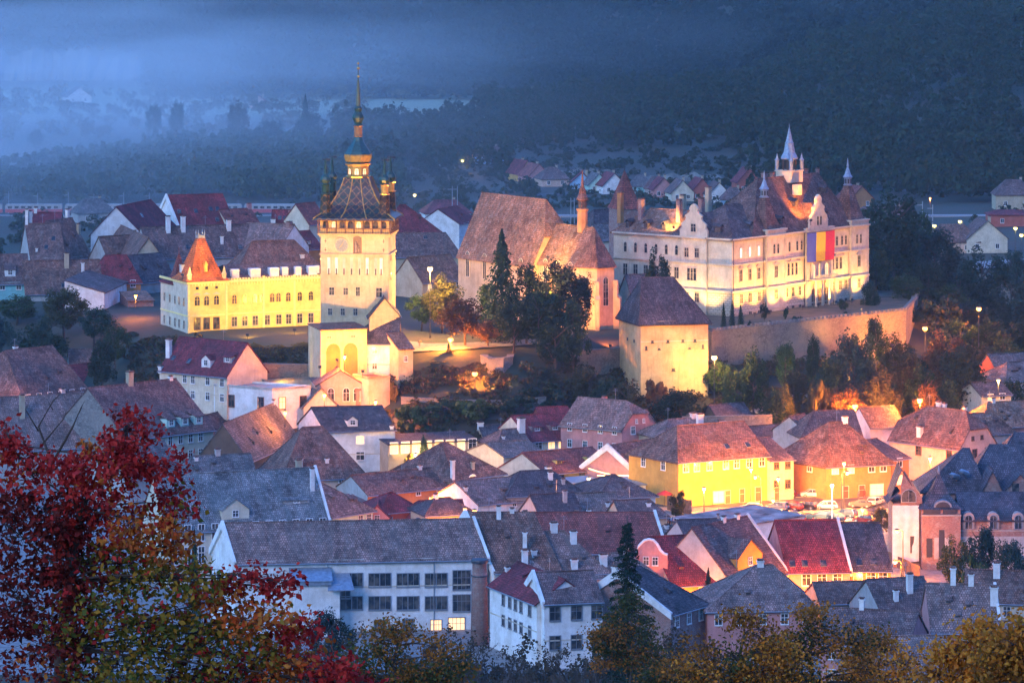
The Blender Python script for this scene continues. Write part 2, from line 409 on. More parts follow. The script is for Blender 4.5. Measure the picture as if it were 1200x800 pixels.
        zt = h+rise+.02
        for sgn in (0, 1):
            def g(a, s, z): return q(a, s if sgn == 0 else D-s, z)     # s distance from that eave
            if tt > 0:
                zm = h+rise*tt+.02; sm_ = D/2*tt
                r.slab(g(l0, -oe, ze_), g(r0, -oe, ze_), g(r0, sm_, zm), g(l0, sm_, zm), amp=amp)
                r.slab(g(l0, sm_, zm), g(r0, sm_, zm), g(rt, D/2, zt), g(lt, D/2, zt), amp=amp)
            else:
                r.slab(g(l0, -oe, ze_), g(r0, -oe, ze_), g(rt, D/2, zt), g(lt, D/2, zt), amp=amp)
        if hl > 0:
            if tt > 0: r.slab(q(l0-.1, D/2*tt, h+rise*tt+.02), q(l0-.1, D-D/2*tt, h+rise*tt+.02), q(lt, D/2, zt), q(lt, D/2, zt), amp=amp)
            else: r.slab(q(l0, D+oe, ze_), q(l0, -oe, ze_), q(lt, D/2, zt), q(lt, D/2, zt), amp=amp)
        if hr > 0:
            if tt > 0: r.slab(q(r0+.1, D/2*tt, h+rise*tt+.02), q(r0+.1, D-D/2*tt, h+rise*tt+.02), q(rt, D/2, zt), q(rt, D/2, zt), amp=amp)
            else: r.slab(q(r0, -oe, ze_), q(r0, D+oe, ze_), q(rt, D/2, zt), q(rt, D/2, zt), amp=amp)
        # ridge and hip caps
        r.tube([q(lt, D/2, zt+.03), q(rt, D/2, zt+.03)], .13, 5)
        for (e, hh, a0) in ((l0, hl, lt), (r0, hr, rt)):
            if hh > 0:
                for s in (0, 1):
                    p = q(e, -oe if s == 0 else D+oe, ze_+.03) if tt == 0 else q(e, D/2*tt if s == 0 else D-D/2*tt, h+rise*tt+.05)
                    r.tube([p, q(a0, D/2, zt+.03)], .11, 5)
    ro = r.build('roof', M['zinc'] if kind == 'flat' and roof == 'zinc' else Rm, root)
    if kind == 'flat':
        pa = MB()
        for (a, c_) in ((0, 1), (1, 2), (2, 3), (3, 0)):
            p0, p1 = c4[a], c4[c_]; dirv = (p1-p0).normalized(); nn = Vector((-dirv.y, dirv.x, 0))
            pa.poly([(p0-nn*.1)[:2]+(h+.501,), (p1-nn*.1)[:2]+(h+.501,), (p1-nn*.1)[:2]+(h+.95,), (p0-nn*.1)[:2]+(h+.95,)])
            pts = [p0-nn*.1, p1-nn*.1, p1+nn*.2, p0+nn*.2]; pa.prism([p[:2] for p in pts], h+.502, h+.9)
        pa.build('parapet', wallf and WM[wallf] or Wm, root)
    # firewalls
    for s, a in (('l', 0), ('r', L)):
        if s in fire and kind != 'flat':
            fb = MB(); a0, a1 = (a-.35, a+.05) if s == 'l' else (a-.05, a+.35)
            fb.extrude([(-oe*.5, ze_-.6), (-oe*.5, ze_+.42), (D/2, zt+.42), (D+oe*.5, ze_+.42), (D+oe*.5, ze_-.6), (D/2, zt-.9)], lambda p, z, x: q(x, p, z), a0, a1)
            fb.build('gable_coping', WM['white'], root)
    # gutters
    if gut and kind not in ('flat', 'shed'):
        for s in ((0,) if not gf else (0, 1)):
            yv = -oe-.06 if s == 0 else D+oe+.06
            MB().tube([q(l0, yv, ze_-.1), q(r0, yv, ze_-.1)], .09, 5).build('gutter', M['grey'], root)
    if rows == 2 and w > 7 and not gf and kind in ('gable', 'hip'):
        MB().box(0, w, -.1, -.001, h-.45, h-.1).build('eave_band', M['stonetrim'], root)
        MB().box(0, w, -.07, -.001, h-wz-fl+.25, h-wz-fl+.42).build('string_course', M['stonetrim'], root)
    for u_, dw_, dh_, lt_ in doors:
        inst('door' if not lt_ else 'shop_window', win_mesh(dw_, dh_, M['stonetrim'], M['lit'] if lt_ else M['brown'], False, 2 if lt_ else 1, 2), root, (u_*w, 0, .55 if not lt_ else .9))
    # windows
    win = win or {}
    faces = {'f': (q(0, 0, 0) if not gf else Vector((0, 0, 0)), Vector((1, 0, 0)), w, 0.0)}
    pl = Vector((sk, d, 0)); 
    dl = (Vector((0, 0, 0))-pl).normalized()
    faces['l'] = (pl, dl, pl.length, math.atan2(dl.y, dl.x))
    dr = pl.normalized(); faces['r'] = (Vector((w, 0, 0)), dr, pl.length, math.atan2(dr.y, dr.x))
    for fc, spec in win.items():
        o0, dv, ln, an = faces[fc]
        if isinstance(spec, int): spec = [((i+.5)/spec) for i in range(spec)]
        mg = wmargin if fc == 'f' else 0
        for k in range(rows):
            z = h-wz-fl*k-ws[1]/2
            if z < .6: break
            for u in spec:
                isl = rnd.random() < lit or (fc, k, spec.index(u)) in litpos
                gm = (glass or M['lit']) if isl else M['glass']
                p = o0+dv*(mg+u*(ln-2*mg)); inst('window', win_mesh(ws[0], ws[1], fm, gm, arch), root, (p.x, p.y, z), an)
    if wfl:   # windows in the gable: list of (face, u, z above eave, w, h)
        for fc, u, z, a_, b_ in wfl:
            o0, dv, ln, an = faces[fc]; p = o0+dv*(u*ln); inst('window', win_mesh(a_, b_, fm, M['glass'], False), root, (p.x, p.y, h+z), an)
    inv = root.matrix_basis.inverted() if False else Matrix.Rotation(-ang, 4, 'Z') @ Matrix.Translation(-Vector((A.x, A.y, base)))
    def hz(v_):   # roof height over the walls' foot at distance v_ across the ridge
        s = min(v_, D-v_); return h+rise*s/(D/2)
    for cc in ch:   # (px, top row, fraction of depth, width, [material])
        px, py, fv = cc[:3]; wd = (cc[3] if len(cc) > 3 else .8)*.85; mm = cc[4] if len(cc) > 4 else chm
        # walk along the line of that depth fraction
        o_ = wp(0, fv*d); X = (px-600)/F
        # solve (o_.x+ux.x*u) = X*(o_.y+ux.y*u)
        u = (X*o_.y-o_.x)/(ux.x-X*ux.y); u = max(.3, min(w-.3, u)); pw = o_+ux*u; zt_ = HC-(py-YH)*pw.y/F-base
        if kind in ('flat',): zr = h
        elif kind == 'shed': zr = h+rise*fv-.6
        elif gf: zr = h+rise*(min(u, w-u))/(w/2)-.9
        else: zr = hz(fv*d)-.9
        zt_ = max(zt_, zr+1.6)
        chimney(ro, u+sk*fv, fv*d, zr, zt_, wd, WM[mm], RM['brown'])
    if kind in ('gable', 'hip') and w > 9 and not dm and not sky_ and name == 'town_house':
        for i in range(rnd.choice((1, 2, 2, 3))):
            u_ = rnd.uniform(.2, .8)*w; v_ = rnd.uniform(.2, .6)*D/2; z_ = h+rise*v_/(D/2)
            rv = MB().box(-.35, .35, -.1, .6, -.1, .42).slab((-.5, -.3, .4), (.5, -.3, .4), (.5, 1.0, .4+.75*sl), (-.5, 1.0, .4+.75*sl), .08, amp=0).build('roof_vent', [Rm], root); rv.location = (u_+sk*v_/d, v_, z_)
            MB().box(-.27, .27, -.13, -.1, .02, .36).build('opening', M['dark'], rv)
    if ch and kind in ('gable', 'gablef') and rnd.random() < .6:
        u_ = w*rnd.uniform(.3, .7) if not gf else w/2; v_ = D/2 if not gf else d*.4; zz = h+rise
        ab = MB().tube([(0, 0, -.3), (0, 0, 2.3)], .035, 4)
        for k_, l_ in ((2.2, .35), (2.0, .5), (1.8, .65)): ab.tube([(-l_, 0, k_), (l_, 0, k_)], .02, 4)
        ab.build('aerial', M['grey'], root).location = (u_+sk*v_/d, v_, zz)
    for dd in dm:   # (u fraction, v metres from eave, width, height, [kind g|s|p], [wall])
        u, v, dw, dh = dd[:4]; kd = dd[4] if len(dd) > 4 else 'g'; dwl = WM[dd[5]] if len(dd) > 5 else Wm
        if gf: continue
        x = u*w; z0 = h+rise*v/(D/2); zf = z0+dh; run = dh/sl+ .1
        s = sk/d
        db = MB(); db.prism([(x-dw/2+s*v, v), (x+dw/2+s*v, v), (x+dw/2+s*(v+run), v+run), (x-dw/2+s*(v+run), v+run)], z0-.5, zf)
        dr_ = MB()
        if kd == 'g':
            rr = dw*.38; rn2 = (dh+rr)/sl+.1
            db.poly([(x-dw/2+s*v, v, zf), (x+dw/2+s*v, v, zf), (x+s*v, v, zf+rr)])
            for sg in (-1, 1): dr_.slab((x+sg*(dw/2+.15)+s*v, v-.2, zf-.08), (x+sg*(dw/2+.15)+s*(v+run), v+run, zf-.08), (x+s*(v+rn2), v+rn2, zf+rr+.04), (x+s*v, v-.25, zf+rr+.04), .1, amp=0)
        else:
            dr_.slab((x-dw/2-.15, v-.25, zf), (x+dw/2+.15, v-.25, zf), (x+dw/2+.15+s*run, v+run*1.6, zf+run*1.6*sl*.42), (x-dw/2-.15+s*run, v+run*1.6, zf+run*1.6*sl*.42), .12, amp=0)
        dob = db.build('dormer', dwl, root); dr_.build('dormer_roof', Rm, dob)
        inst('window', win_mesh(min(dw*.5, .9), min(dh*.6, 1.1), fm, M['lit'] if len(dd) > 6 else M['glass']), dob, (x+s*v, v, z0+dh*.28), 0)
    for u, v in sky_:  # skylights, fraction along and fraction up the slope
        x = u*w; vv = v*D/2; z = h+rise*v
        k = MB(); n_ = Vector((0, -sl, 1)).normalized(); up = Vector((0, 1, sl)).normalized(); c0 = Vector((x+sk*vv/d, vv, z+.05))
        pts = [c0+Vector((a*.45, 0, 0))+up*(b_*.6)+n_*e for e in (0, .12) for a, b_ in ((-1, -1), (1, -1), (1, 1), (-1, 1))]
        n = len(k.v); k.v += [tuple(p) for p in pts]; k.f += [(4, 5, 6, 7), (0, 1, 5, 4), (1, 2, 6, 5), (2, 3, 7, 6), (3, 0, 4, 7)]
        k.build('skylight', [M['zinc'], M['glass']], root, mi=[1, 0, 0, 0, 0])
    return root, w, h, rise, base
# ------------------------------------------------------------------ lamps
SOD = (1.0, .27, .02); WARM = (1.0, .5, .1); YEL = (1.0, .62, .12); WHT = (1.0, .72, .38)
BULB = {k: m_emit('bulb_'+k, c, e) for k, c, e in (('sodium', (1, .3, .02), .09), ('warm', (1, .6, .16), .12), ('white', (1, .88, .6), .1), ('yellow', (1, .75, .12), .05))}
KC = dict(sodium=SOD, warm=WARM, white=WHT, yellow=YEL)
def add_light(parent, loc, kind, power, color, rad=.3, target=None, spot=None):
    l = bpy.data.lights.new('light_source', kind); l.energy = power; l.color = color
    if kind == 'POINT': l.shadow_soft_size = rad
    if kind == 'SPOT': l.spot_size = spot or R(80); l.spot_blend = .8; l.shadow_soft_size = rad
    o = bpy.data.objects.new('light_source', l); COL.objects.link(o); o.parent = parent; o.location = loc
    if target is not None: o.rotation_euler = (Vector(target)-Vector(loc)).to_track_quat('-Z', 'Y').to_euler()
    return o
def lamp(label, px, py, Y, kind='sodium', power=1.0, pole=None, arm=0, rad=.3, group='street lamps', polemat='dark', z=None, gz=None):
    p = P(px, py, Y); g = ground(p.x, p.y) if gz is None else gz
    hh = p.z-g if pole is None else pole
    root = empty('street_lamp', (p.x, p.y, p.z-hh), 0, label, 'street lamp', group)
    b = MB().tube([(arm, 0, 0), (arm, 0, hh*.5), (arm, 0, hh-.1 if arm else hh-.25)], [.11, .09, .06], 8); b.tube([(arm, 0, 0), (arm, 0, .5)], .17, 8)
    if arm: b.tube([(arm, 0, hh-.2), (arm*.5, 0, hh+.12), (0, 0, hh+.12)], .05, 6)
    b.build('pole', M[polemat], root)
    MB().lathe([(.1, hh+.3), (.36, hh+.2), (.4, hh+.1), (.36, hh+.08)][::-1], 10).build('lamp_hood', M['dark'], root)
    big = 1.7 if power >= 400 else 1.0
    MB().lathe([(.08, hh-.4), (.28, hh-.25), (.33, hh-.05), (.26, hh+.08)], 10).build('bulb', BULB[kind], root).matrix_basis = Matrix.Translation((0, 0, hh*(1-big))) @ Matrix.Scale(big, 4)
    if power: add_light(root, (0, -.1, hh-.5), 'POINT', power*LP*(.35 if 'far' in group else 1), KC[kind], rad)
    return root
def flood(label, p, target, power, color, spot=90, rad=.25, group='floodlights'):
    p = Vector(p); root = empty('floodlight', p, 0, label, 'floodlight', group)
    t = Vector(target)-p; an = math.atan2(t.y, t.x)-math.pi/2; root.rotation_euler = (0, 0, an)
    MB().box(-.05, .05, -.05, .05, -.6, .3).box(-.3, .3, -.06, .06, .3, .4).build('bracket', M['dark'], root)
    MB().box(-.3, .3, -.2, .1, .4, .8).build('housing', M['dark'], root)
    MB().box(-.26, .26, .101, .13, .44, .76).build('lens', BULB['warm'], root)
    lt = Matrix.Rotation(-an, 3, 'Z') @ t
    add_light(root, (0, .35, .62), 'SPOT', power*LP*FLP, color, rad, lt, R(spot))
LP = 1.2; FLP = 2.05
# ------------------------------------------------------------------ ground and roads
def terrain():
    ys = list(np.arange(-120, 430, 25))+list(np.arange(430, 700, 12))+list(np.arange(700, 1110, 5))+list(np.arange(1110, 1440, 20))+list(np.arange(1440, 2250, 22))+list(np.arange(2250, 4000, 50))
    xs = list(np.arange(-1300, -260, 60))+list(np.arange(-260, -160, 14))+list(np.arange(-160, 160, 5))+list(np.arange(160, 300, 14))+list(np.arange(300, 1320, 60))
    v = [(x, y, ground(x, y)) for y in ys for x in xs]; n = len(xs)
    f = [(j*n+i, j*n+i+1, (j+1)*n+i+1, (j+1)*n+i) for j in range(len(ys)-1) for i in range(n-1)]
    b = MB(); b.v = v; b.f = f
    g = N('earth_and_grass'); tc = g.n('ShaderNodeTexCoord').outputs['Object']
    n1 = g.noise(tc, .035, 6, .65); n2 = g.noise(tc, .4, 5, .7)
    a = g.mix(g.ramp(n1, [(.42, 0), (.58, 1)]), (.03, .042, .02), (.06, .04, .025))
    a = g.mix(g.ramp(n2, [(.4, 0), (.65, .7)]), a, (.05, .045, .03))
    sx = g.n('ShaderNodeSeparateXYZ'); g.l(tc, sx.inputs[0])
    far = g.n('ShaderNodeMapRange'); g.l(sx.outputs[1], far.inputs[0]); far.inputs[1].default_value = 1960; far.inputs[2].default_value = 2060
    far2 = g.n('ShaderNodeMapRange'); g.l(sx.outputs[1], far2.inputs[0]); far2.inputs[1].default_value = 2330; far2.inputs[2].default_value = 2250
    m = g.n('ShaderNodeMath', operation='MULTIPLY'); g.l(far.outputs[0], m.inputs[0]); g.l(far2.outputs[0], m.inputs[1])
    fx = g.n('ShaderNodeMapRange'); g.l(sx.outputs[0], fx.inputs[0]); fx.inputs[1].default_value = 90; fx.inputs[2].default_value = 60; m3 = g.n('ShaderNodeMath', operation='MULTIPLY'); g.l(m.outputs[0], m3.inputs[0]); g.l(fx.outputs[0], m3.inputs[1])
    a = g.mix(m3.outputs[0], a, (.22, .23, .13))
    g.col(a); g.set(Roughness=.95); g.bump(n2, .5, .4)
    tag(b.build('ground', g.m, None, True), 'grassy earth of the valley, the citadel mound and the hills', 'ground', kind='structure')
terrain()
asph = m_plain('asphalt', (.06, .058, .06), .8, 0, .3, .5); pave = m_plain('stone_paving', (.22, .19, .17), .8, 0, .35, 1.2); path_m = m_plain('gravel_path', (.3, .26, .22), .9, 0, .2, 1)
def drape(name, pts, wd, mat, label, up=.28, step=4):
    """a road laid on the terrain; pts are (px, Y)"""
    w = [Vector((*XY(*p), 0)) for p in pts]; line = []
    for a, b in zip(w, w[1:]):
        n = max(1, int((b-a).length/step))
        for i in range(n): line.append(a.lerp(b, i/n))
    line.append(w[-1]); b = MB()
    for i, p in enumerate(line):
        d = (line[min(i+1, len(line)-1)]-line[max(i-1, 0)]).normalized(); nn = Vector((-d.y, d.x, 0))
        for s in (-1, -.33, .33, 1):
            q = p+nn*s*wd/2; b.v.append((q.x, q.y, ground(q.x, q.y)+up))
    for i in range(len(line)-1):
        for k in range(3): j = i*4+k; b.f.append((j, j+1, j+5, j+4))
    return tag(b.build(name, mat), label, name.replace('_', ' '), kind='structure')
def flatpoly(name, pts, z, mat, label, cat='ground'):
    b = MB().poly([(*XY(px, Y), z) for px, Y in pts]); return tag(b.build(name, mat), label, cat, kind='structure')
flatpoly('town_paving', [(-250, 560), (1500, 560), (1500, 742), (-250, 742)], .06, pave, 'stone paving between the houses of the lower town')
flatpoly('road', [(770, 716), (1060, 713), (1060, 734), (770, 734)], .12, asph, 'asphalt street in front of the yellow and orange houses', 'road')
flatpoly('car_park', [(800, 672), (1046, 672), (1046, 713), (786, 713)], .124, m_plain('worn_asphalt', (.17, .16, .15), .85, 0, .25, .3), 'pale asphalt of the small car park', 'car park')
pv = MB(); x0, x1 = XY(785, 729)[0], XY(1060, 729)[0]; pv.box(x0, x1, 726.5, 735, 0, .26); tag(pv.build('pavement', pave), 'kerbed pavement along the yellow and orange houses', 'pavement', kind='structure')
mk = MB()
for i in range(16):
    x = XY(822+i*13, 690)[0]; mk.poly([(x-.06, 691, .13), (x+.06, 691, .13), (x+.06, 696, .13), (x-.06, 696, .13)])
tag(mk.build('parking_lines', M['white']), 'white bay lines painted on the car park', 'road marking', kind='structure')
drape('citadel_road', [(455, 812), (490, 806), (530, 806), (580, 809), (640, 815)], 9, pave, 'paved citadel road lit orange under the trees')
drape('footpath', [(838, 790), (872, 797), (910, 806), (945, 818)], 2.2, path_m, 'pale footpath crossing the slope below the terrace wall')
drape('hill_lane', [(440, 777), (520, 776), (600, 776), (700, 779), (800, 784)], 4, asph, 'narrow lane at the foot of the citadel slope')
drape('valley_road', [(-60, 1405), (500, 1420), (700, 1500), (900, 1520), (1250, 1480)], 9, asph, 'road along the valley floor behind the town', .3, 15)
drape('far_street', [(1080, 1180), (1200, 1200), (1300, 1205)], 16, m_plain('pale_yard', (.25, .24, .23), .9), 'pale yard and street in the far valley', .3, 10)
# the citadel terrace
tb = MB(); tp = [XY(830, 829), XY(838, 816.5), XY(1060, 858), (92, 905), (84, 945), (22, 945), (20, 885), XY(726, 842)]
tb.prism(tp, 16, 20.6); tag(tb.build('citadel_terrace', m_plain('trodden_grass', (.09, .07, .04), .95, 0, .4, .3)), 'level terrace in front of the town hall', 'ground', kind='structure')
def wall(label, pts, z0, z1, th=.9, mat='stone', name='stone_wall', cat='wall', cap=True, merlon=False):
    """pts (px, Y); z0/z1 numbers or lists"""
    w = [Vector((*XY(*p), 0)) for p in pts]; n = len(w)
    Z0 = z0 if isinstance(z0, list) else [z0]*n; Z1 = z1 if isinstance(z1, list) else [z1]*n
    root = empty(name, (w[0].x, w[0].y, Z0[0]), 0, label, cat); o = Vector((w[0].x, w[0].y, Z0[0]))
    b = MB(); c = MB()
    def off(i):
        d = (w[min(i+1, n-1)]-w[max(i-1, 0)]).normalized(); return Vector((-d.y, d.x, 0))
    for i in range(n-1):
        p, q = w[i], w[i+1]; a0, a1 = off(i), off(i+1)
        vs = [p, q, q+a1*th, p+a0*th]; zb = [Z0[i], Z0[i+1], Z0[i+1], Z0[i]]; zt = [Z1[i], Z1[i+1], Z1[i+1], Z1[i]]
        k = len(b.v); b.v += [tuple(v_+Vector((0, 0, z_))-o) for v_, z_ in zip(vs, zb)]+[tuple(v_+Vector((0, 0, z_))-o) for v_, z_ in zip(vs, zt)]
        b.f += [(k, k+1, k+5, k+4), (k+1, k+2, k+6, k+5), (k+2, k+3, k+7, k+6), (k+3, k, k+4, k+7), (k+4, k+5, k+6, k+7)]
        if cap:
            vs = [p-a0*.12, q-a1*.12, q+a1*(th+.12), p+a0*(th+.12)]; k = len(c.v)
            c.v += [tuple(v_+Vector((0, 0, z_+.01))-o) for v_, z_ in zip(vs, zt)]+[tuple(v_+Vector((0, 0, z_+.22))-o) for v_, z_ in zip(vs, zt)]
            c.f += [(k, k+1, k+5, k+4), (k+1, k+2, k+6, k+5), (k+2, k+3, k+7, k+6), (k+3, k, k+4, k+7), (k+4, k+5, k+6, k+7)]
        if merlon:
            L = (q-p).length; m_ = int(L/1.3); d = (q-p)/L
            for j in range(m_):
                s = p+d*(j*1.3+.2)-o; e = s+d*.7; z_ = Z1[i]-o.z*0+.2+(Z1[i+1]-Z1[i])*j/m_
                nn = Vector((-d.y, d.x, 0)); c.prism([s[:2], e[:2], (e+nn*.5)[:2], (s+nn*.5)[:2]], z_-o.z+o.z*0-0.0 if False else z_-Z0[0], z_-Z0[0]+.5)
    b.build('masonry', WM[mat], root); 
    if c.v: c.build('coping', WM['greystone'], root)
    return root
wall('tall stone retaining wall of the town hall terrace, orange lit at its far end', [(834, 815), (880, 824), (960, 838), (1020, 849), (1062, 857), (1074, 880), (1078, 905)], 10, 21.1, 1.2, merlon=True)
wall('low stone wall with a reddish rail between church and bastion', [(664, 806), (690, 806), (712, 808), (735, 812)], [11, 11, 11, 11], 18.2, .8)
wall('rounded stone bastion stub beside the orange lit road', [(566, 800), (563, 795), (572, 790), (590, 790), (601, 794), (602, 802)], 9, [18.0, 18.4, 18.4, 18.4, 18.2, 18.0], 1.2, 'greystone')
wall('long grey retaining wall under the citadel slope above the restaurant', [(470, 782), (540, 779), (600, 779), (640, 782)], 2, [11.6, 11.3, 11.2, 11.6], .7, 'greystone')
wall('dark stone wall behind the maroon roofed restaurant', [(440, 773), (520, 772), (580, 771), (640, 773), (700, 776)], 0, [6.6, 6.4, 6.2, 6.6, 6.8], .6, 'greystone')
wall('buff retaining wall below the clipped hedge of the yellow palace', [(268, 793), (330, 795), (384, 797)], 6, [17.0, 16.6, 16.2], .8)
wall('mossy stone wall behind the roofs under the terrace slope', [(800, 776), (850, 777), (905, 779)], 3, 8.4, .6, 'greystone')
# ------------------------------------------------------------------ clock tower
def tiles_coloured():
    g = N('glazed_tiles'); uv = g.uv()
    def band(sc, rot):
        m = g.n('ShaderNodeMapping'); g.l(uv, m.inputs[0]); m.inputs['Rotation'].default_value = (0, 0, R(rot)); m.inputs['Scale'].default_value = (sc, sc, sc); return m.outputs[0]
    br = g.n('ShaderNodeTexBrick'); g.l(band(.8, 45), br.inputs['Vector']); br.offset = 0
    for k, v in (('Scale', 1.0), ('Mortar Size', .07), ('Brick Width', 1.0), ('Row Height', 1.0)): br.inputs[k].default_value = v
    br.inputs['Color1'].default_value = (.008, .035, .022, 1); br.inputs['Color2'].default_value = (.035, .012, .012, 1); br.inputs['Mortar'].default_value = (.2, .1, .02, 1)
    nz = g.ramp(g.noise(g.obj(), 3.5, 4, .7), [(.4, .35), (.65, 1.3)])
    a = g.mix(1.0, br.outputs[0], nz, 'MULTIPLY'); g.col(a); g.set(Roughness=.3); return g.m
TILE = tiles_coloured(); GREEN = m_plain('green_glazed_tiles', (.015, .05, .035), .35, 0, .5, 1.5); GOLDT = m_plain('ochre_tiles', (.3, .19, .04), .4, 0, .4, 2); BLUEG = m_plain('patinated_copper', (.025, .075, .07), .4, .2, .4)
def clock_tower():
    Y0 = 801; A = XY(375.7, Y0); B0 = 12.5; ang = R(-6.4)
    root = empty('clock_tower', (A[0], A[1], B0), ang, 'tall clock tower with painted clock face, wooden gallery and pointed glazed tile spire', 'tower')
    w, d = 14.0, 10.0; z = lambda Z: Z-B0
    b = MB().box(0, w, 0, d, 0, z(42.3)); b.box(-.25, w+.25, -.25, d+.25, z(38.3), z(38.6)).box(-.3, w+.3, -.3, d+.3, z(42.0), z(42.4))
    b.box(-.35, w+.35, -.35, d+.35, 0, z(18.5)); b.build('wall', WM['castle'], root)
    # gallery
    g = MB().box(-.55, w+.55, -.55, d+.55, z(42.42), z(42.75)).box(-.1, w+.1, -.1, d+.1, z(42.75), z(45.6))
    g.build('gallery_wall', m_wall('gallery_plaster', (.62, .45, .2), .3), root)
    for i in range(9):
        x = -.45+i*(w+.9)/8; MB().box(x-.12, x+.12, -.62, -.4, z(42.75), z(45.6)).build('gallery_post', M['brown'], root)
    for i in range(1, 6):
        y = -.5+i*(d+1)/5; MB().box(w+.4, w+.62, y-.12, y+.12, z(42.75), z(45.6)).build('gallery_post', M['brown'], root)
    MB().box(-.6, w+.6, -.63, -.45, z(45.35), z(45.6)).build('gallery_beam', M['brown'], root)
    for fr_ in (0, 1):
        ps = MB()
        if fr_ == 0: ps.box(-.6, w+.5, -.6, -.5, z(43.7), z(43.85)); [ps.box(-.5+i*(w+1)/43-.03, -.5+i*(w+1)/43+.03, -.58, -.53, z(42.75), z(43.71)) for i in range(44)]
        else: ps.box(w+.5, w+.6, -.6, d+.6, z(43.7), z(43.85)); [ps.box(w+.53, w+.57, -.4+i*.33-.03, -.4+i*.33+.03, z(42.75), z(43.71)) for i in range(32)]
        ps.build('gallery_railing', M['brown'], root)
    for i in range(8): inst('window', win_mesh(1.0, 1.3, M['brown'], M['lit'] if i in (1, 4) else M['glass'], True), root, (1.1+i*1.7, -.11, z(43.9)))
    # roof: concave pyramid
    cx, cy = w/2, d/2
    prof = [(8.4, 6.4, 45.55), (8.3, 6.3, 45.9), (6.7, 5.0, 46.9), (5.2, 3.9, 48.4), (4.0, 3.1, 50.3), (3.1, 2.6, 52.2), (2.5, 2.3, 53.9)]
    r = MB()
    for (a, b_, zz) in prof: r.v += [(cx+sx*a, cy+sy*b_, z(zz)) for sx, sy in ((-1, -1), (1, -1), (1, 1), (-1, 1))]
    for j in range(len(prof)-1):
        for i in range(4): i2 = (i+1) % 4; r.f.append((j*4+i, j*4+i2, j*4+4+i2, j*4+4+i))
    r.f.append((3, 2, 1, 0)); r.build('roof', TILE, root)
    for i in range(4): MB().tube([r.v[j*4+i] for j in range(len(prof))], .16, 5).build('hip_ridge', GOLDT, root)
    for s in (-1, 1): MB().tube([(cx+s*a*.32, cy-b_-.02, z(zz)+.05) for a, b_, zz in prof[1:]], .13, 5).build('tile_band', GOLDT, root)
    o8 = R(22.5)
    def L(name, pr, mat, n=8): return MB().lathe([(a, z(b_)) for a, b_ in pr], n, cx, cy, o8).build(name, mat, root)
    L('spire_gallery', [(2.6, 53.8), (2.7, 54.1), (2.25, 54.2), (2.2, 56.2), (2.7, 56.4), (2.75, 56.7)], M['gold'])
    for i in range(8):
        a = o8+math.pi/8+i*math.pi/4; inst('window', win_mesh(.9, 1.3, M['brown'], M['lit'], True), root, (cx+2.1*math.cos(a), cy+2.1*math.sin(a), z(54.5)), a+math.pi/2)
    L('onion_dome', [(2.7, 56.72), (2.2, 57.2), (2.5, 57.7), (2.9, 58.3), (2.85, 58.7), (2.55, 59.2), (1.7, 60.4), (1.1, 61.3), (.8, 62.1)], BLUEG)
    L('dome_band', [(2.72, 57.1), (2.74, 57.3), (2.97, 58.3), (2.95, 58.6), (2.7, 58.65), (2.4, 57.2)], GOLDT)
    L('lantern', [(.75, 62.1), (1.0, 62.3), (.85, 62.5), (.85, 64.2), (1.1, 64.4)], m_plain('carved_oak', (.25, .13, .05), .6))
    L('small_dome', [(1.1, 64.4), (.8, 64.8), (.85, 65.2), (1.25, 66.0), (1.15, 66.5), (.7, 67.3), (.75, 67.7), (.85, 67.9), (.6, 68.3), (.5, 68.5)], GREEN)
    L('needle', [(.5, 68.5), (.16, 74.3), (.12, 74.4), (.07, 77.4)], m_plain('verdigris_needle', (.14, .16, .1), .4, .4))
    fb = MB()
    for rr, zz in ((.3, 74.5), (.33, 76.2), (.25, 77.2)): fb.lathe([(.02, z(zz-rr)), (rr*.7, z(zz-rr*.7)), (rr, z(zz)), (rr*.7, z(zz+rr*.7)), (.02, z(zz+rr))], 8, cx, cy)
    fb.build('finial', M['gold'], root)
    for i, (tx, ty) in enumerate(((.9, .7), (w-.9, .7), (.9, d-.7), (w-.9, d-.7))):
        t = MB().lathe([(1.35, z(45.8)), (1.15, z(47.5)), (.95, z(50.6))], 8, tx, ty, o8).build('corner_turret', TILE, root)
        MB().lathe([(1.05, z(50.6)), (1.15, z(50.8)), (.8, z(50.9)), (.8, z(52.5)), (1.15, z(52.7))], 8, tx, ty, o8).build('turret_lantern', M['gold'] if i % 2 else GREEN, t)
        MB().lathe([(1.15, z(52.7)), (.85, z(53.0)), (1.15, z(53.6)), (.95, z(54.2)), (.45, z(54.8)), (.35, z(55.2)), (.1, z(57.9))], 8, tx, ty, o8).build('turret_cap', GREEN, t)
        MB().box(tx-.05, tx+1.0, ty-.03, ty+.03, z(57.5), z(57.9)).box(tx-.6, tx, ty-.03, ty+.03, z(57.6), z(57.75)).build('weather_vane', M['dark'], t)
    # clock
    cf = MB(); cf.extrude([(1.55*math.cos(i*math.pi/12), 1.55*math.sin(i*math.pi/12)) for i in range(24)], lambda p, q, y: (4.35+p, y, z(40.3)+q), -.02, -.2)
    ck = cf.build('clock_face', m_plain('painted_dial', (.23, .25, .24), .5), root)
    rg = MB()
    for i in range(24):
        a0, a1 = i*math.pi/12, (i+1)*math.pi/12
        rg.poly([(4.35+r_*math.cos(a), -.22, z(40.3)+r_*math.sin(a)) for r_, a in ((1.3, a0), (1.55, a0), (1.55, a1), (1.3, a1))])
    for i in range(12):
        a = i*math.pi/6; rg.poly([(4.35+r_*math.cos(a+e_), -.225, z(40.3)+r_*math.sin(a+e_)) for r_, e_ in ((1.0, -.03), (1.28, -.03), (1.28, .03), (1.0, .03))])
    rg.build('hour_ring', m_plain('dial_ring', (.5, .42, .25), .5), ck)
    hd = MB()
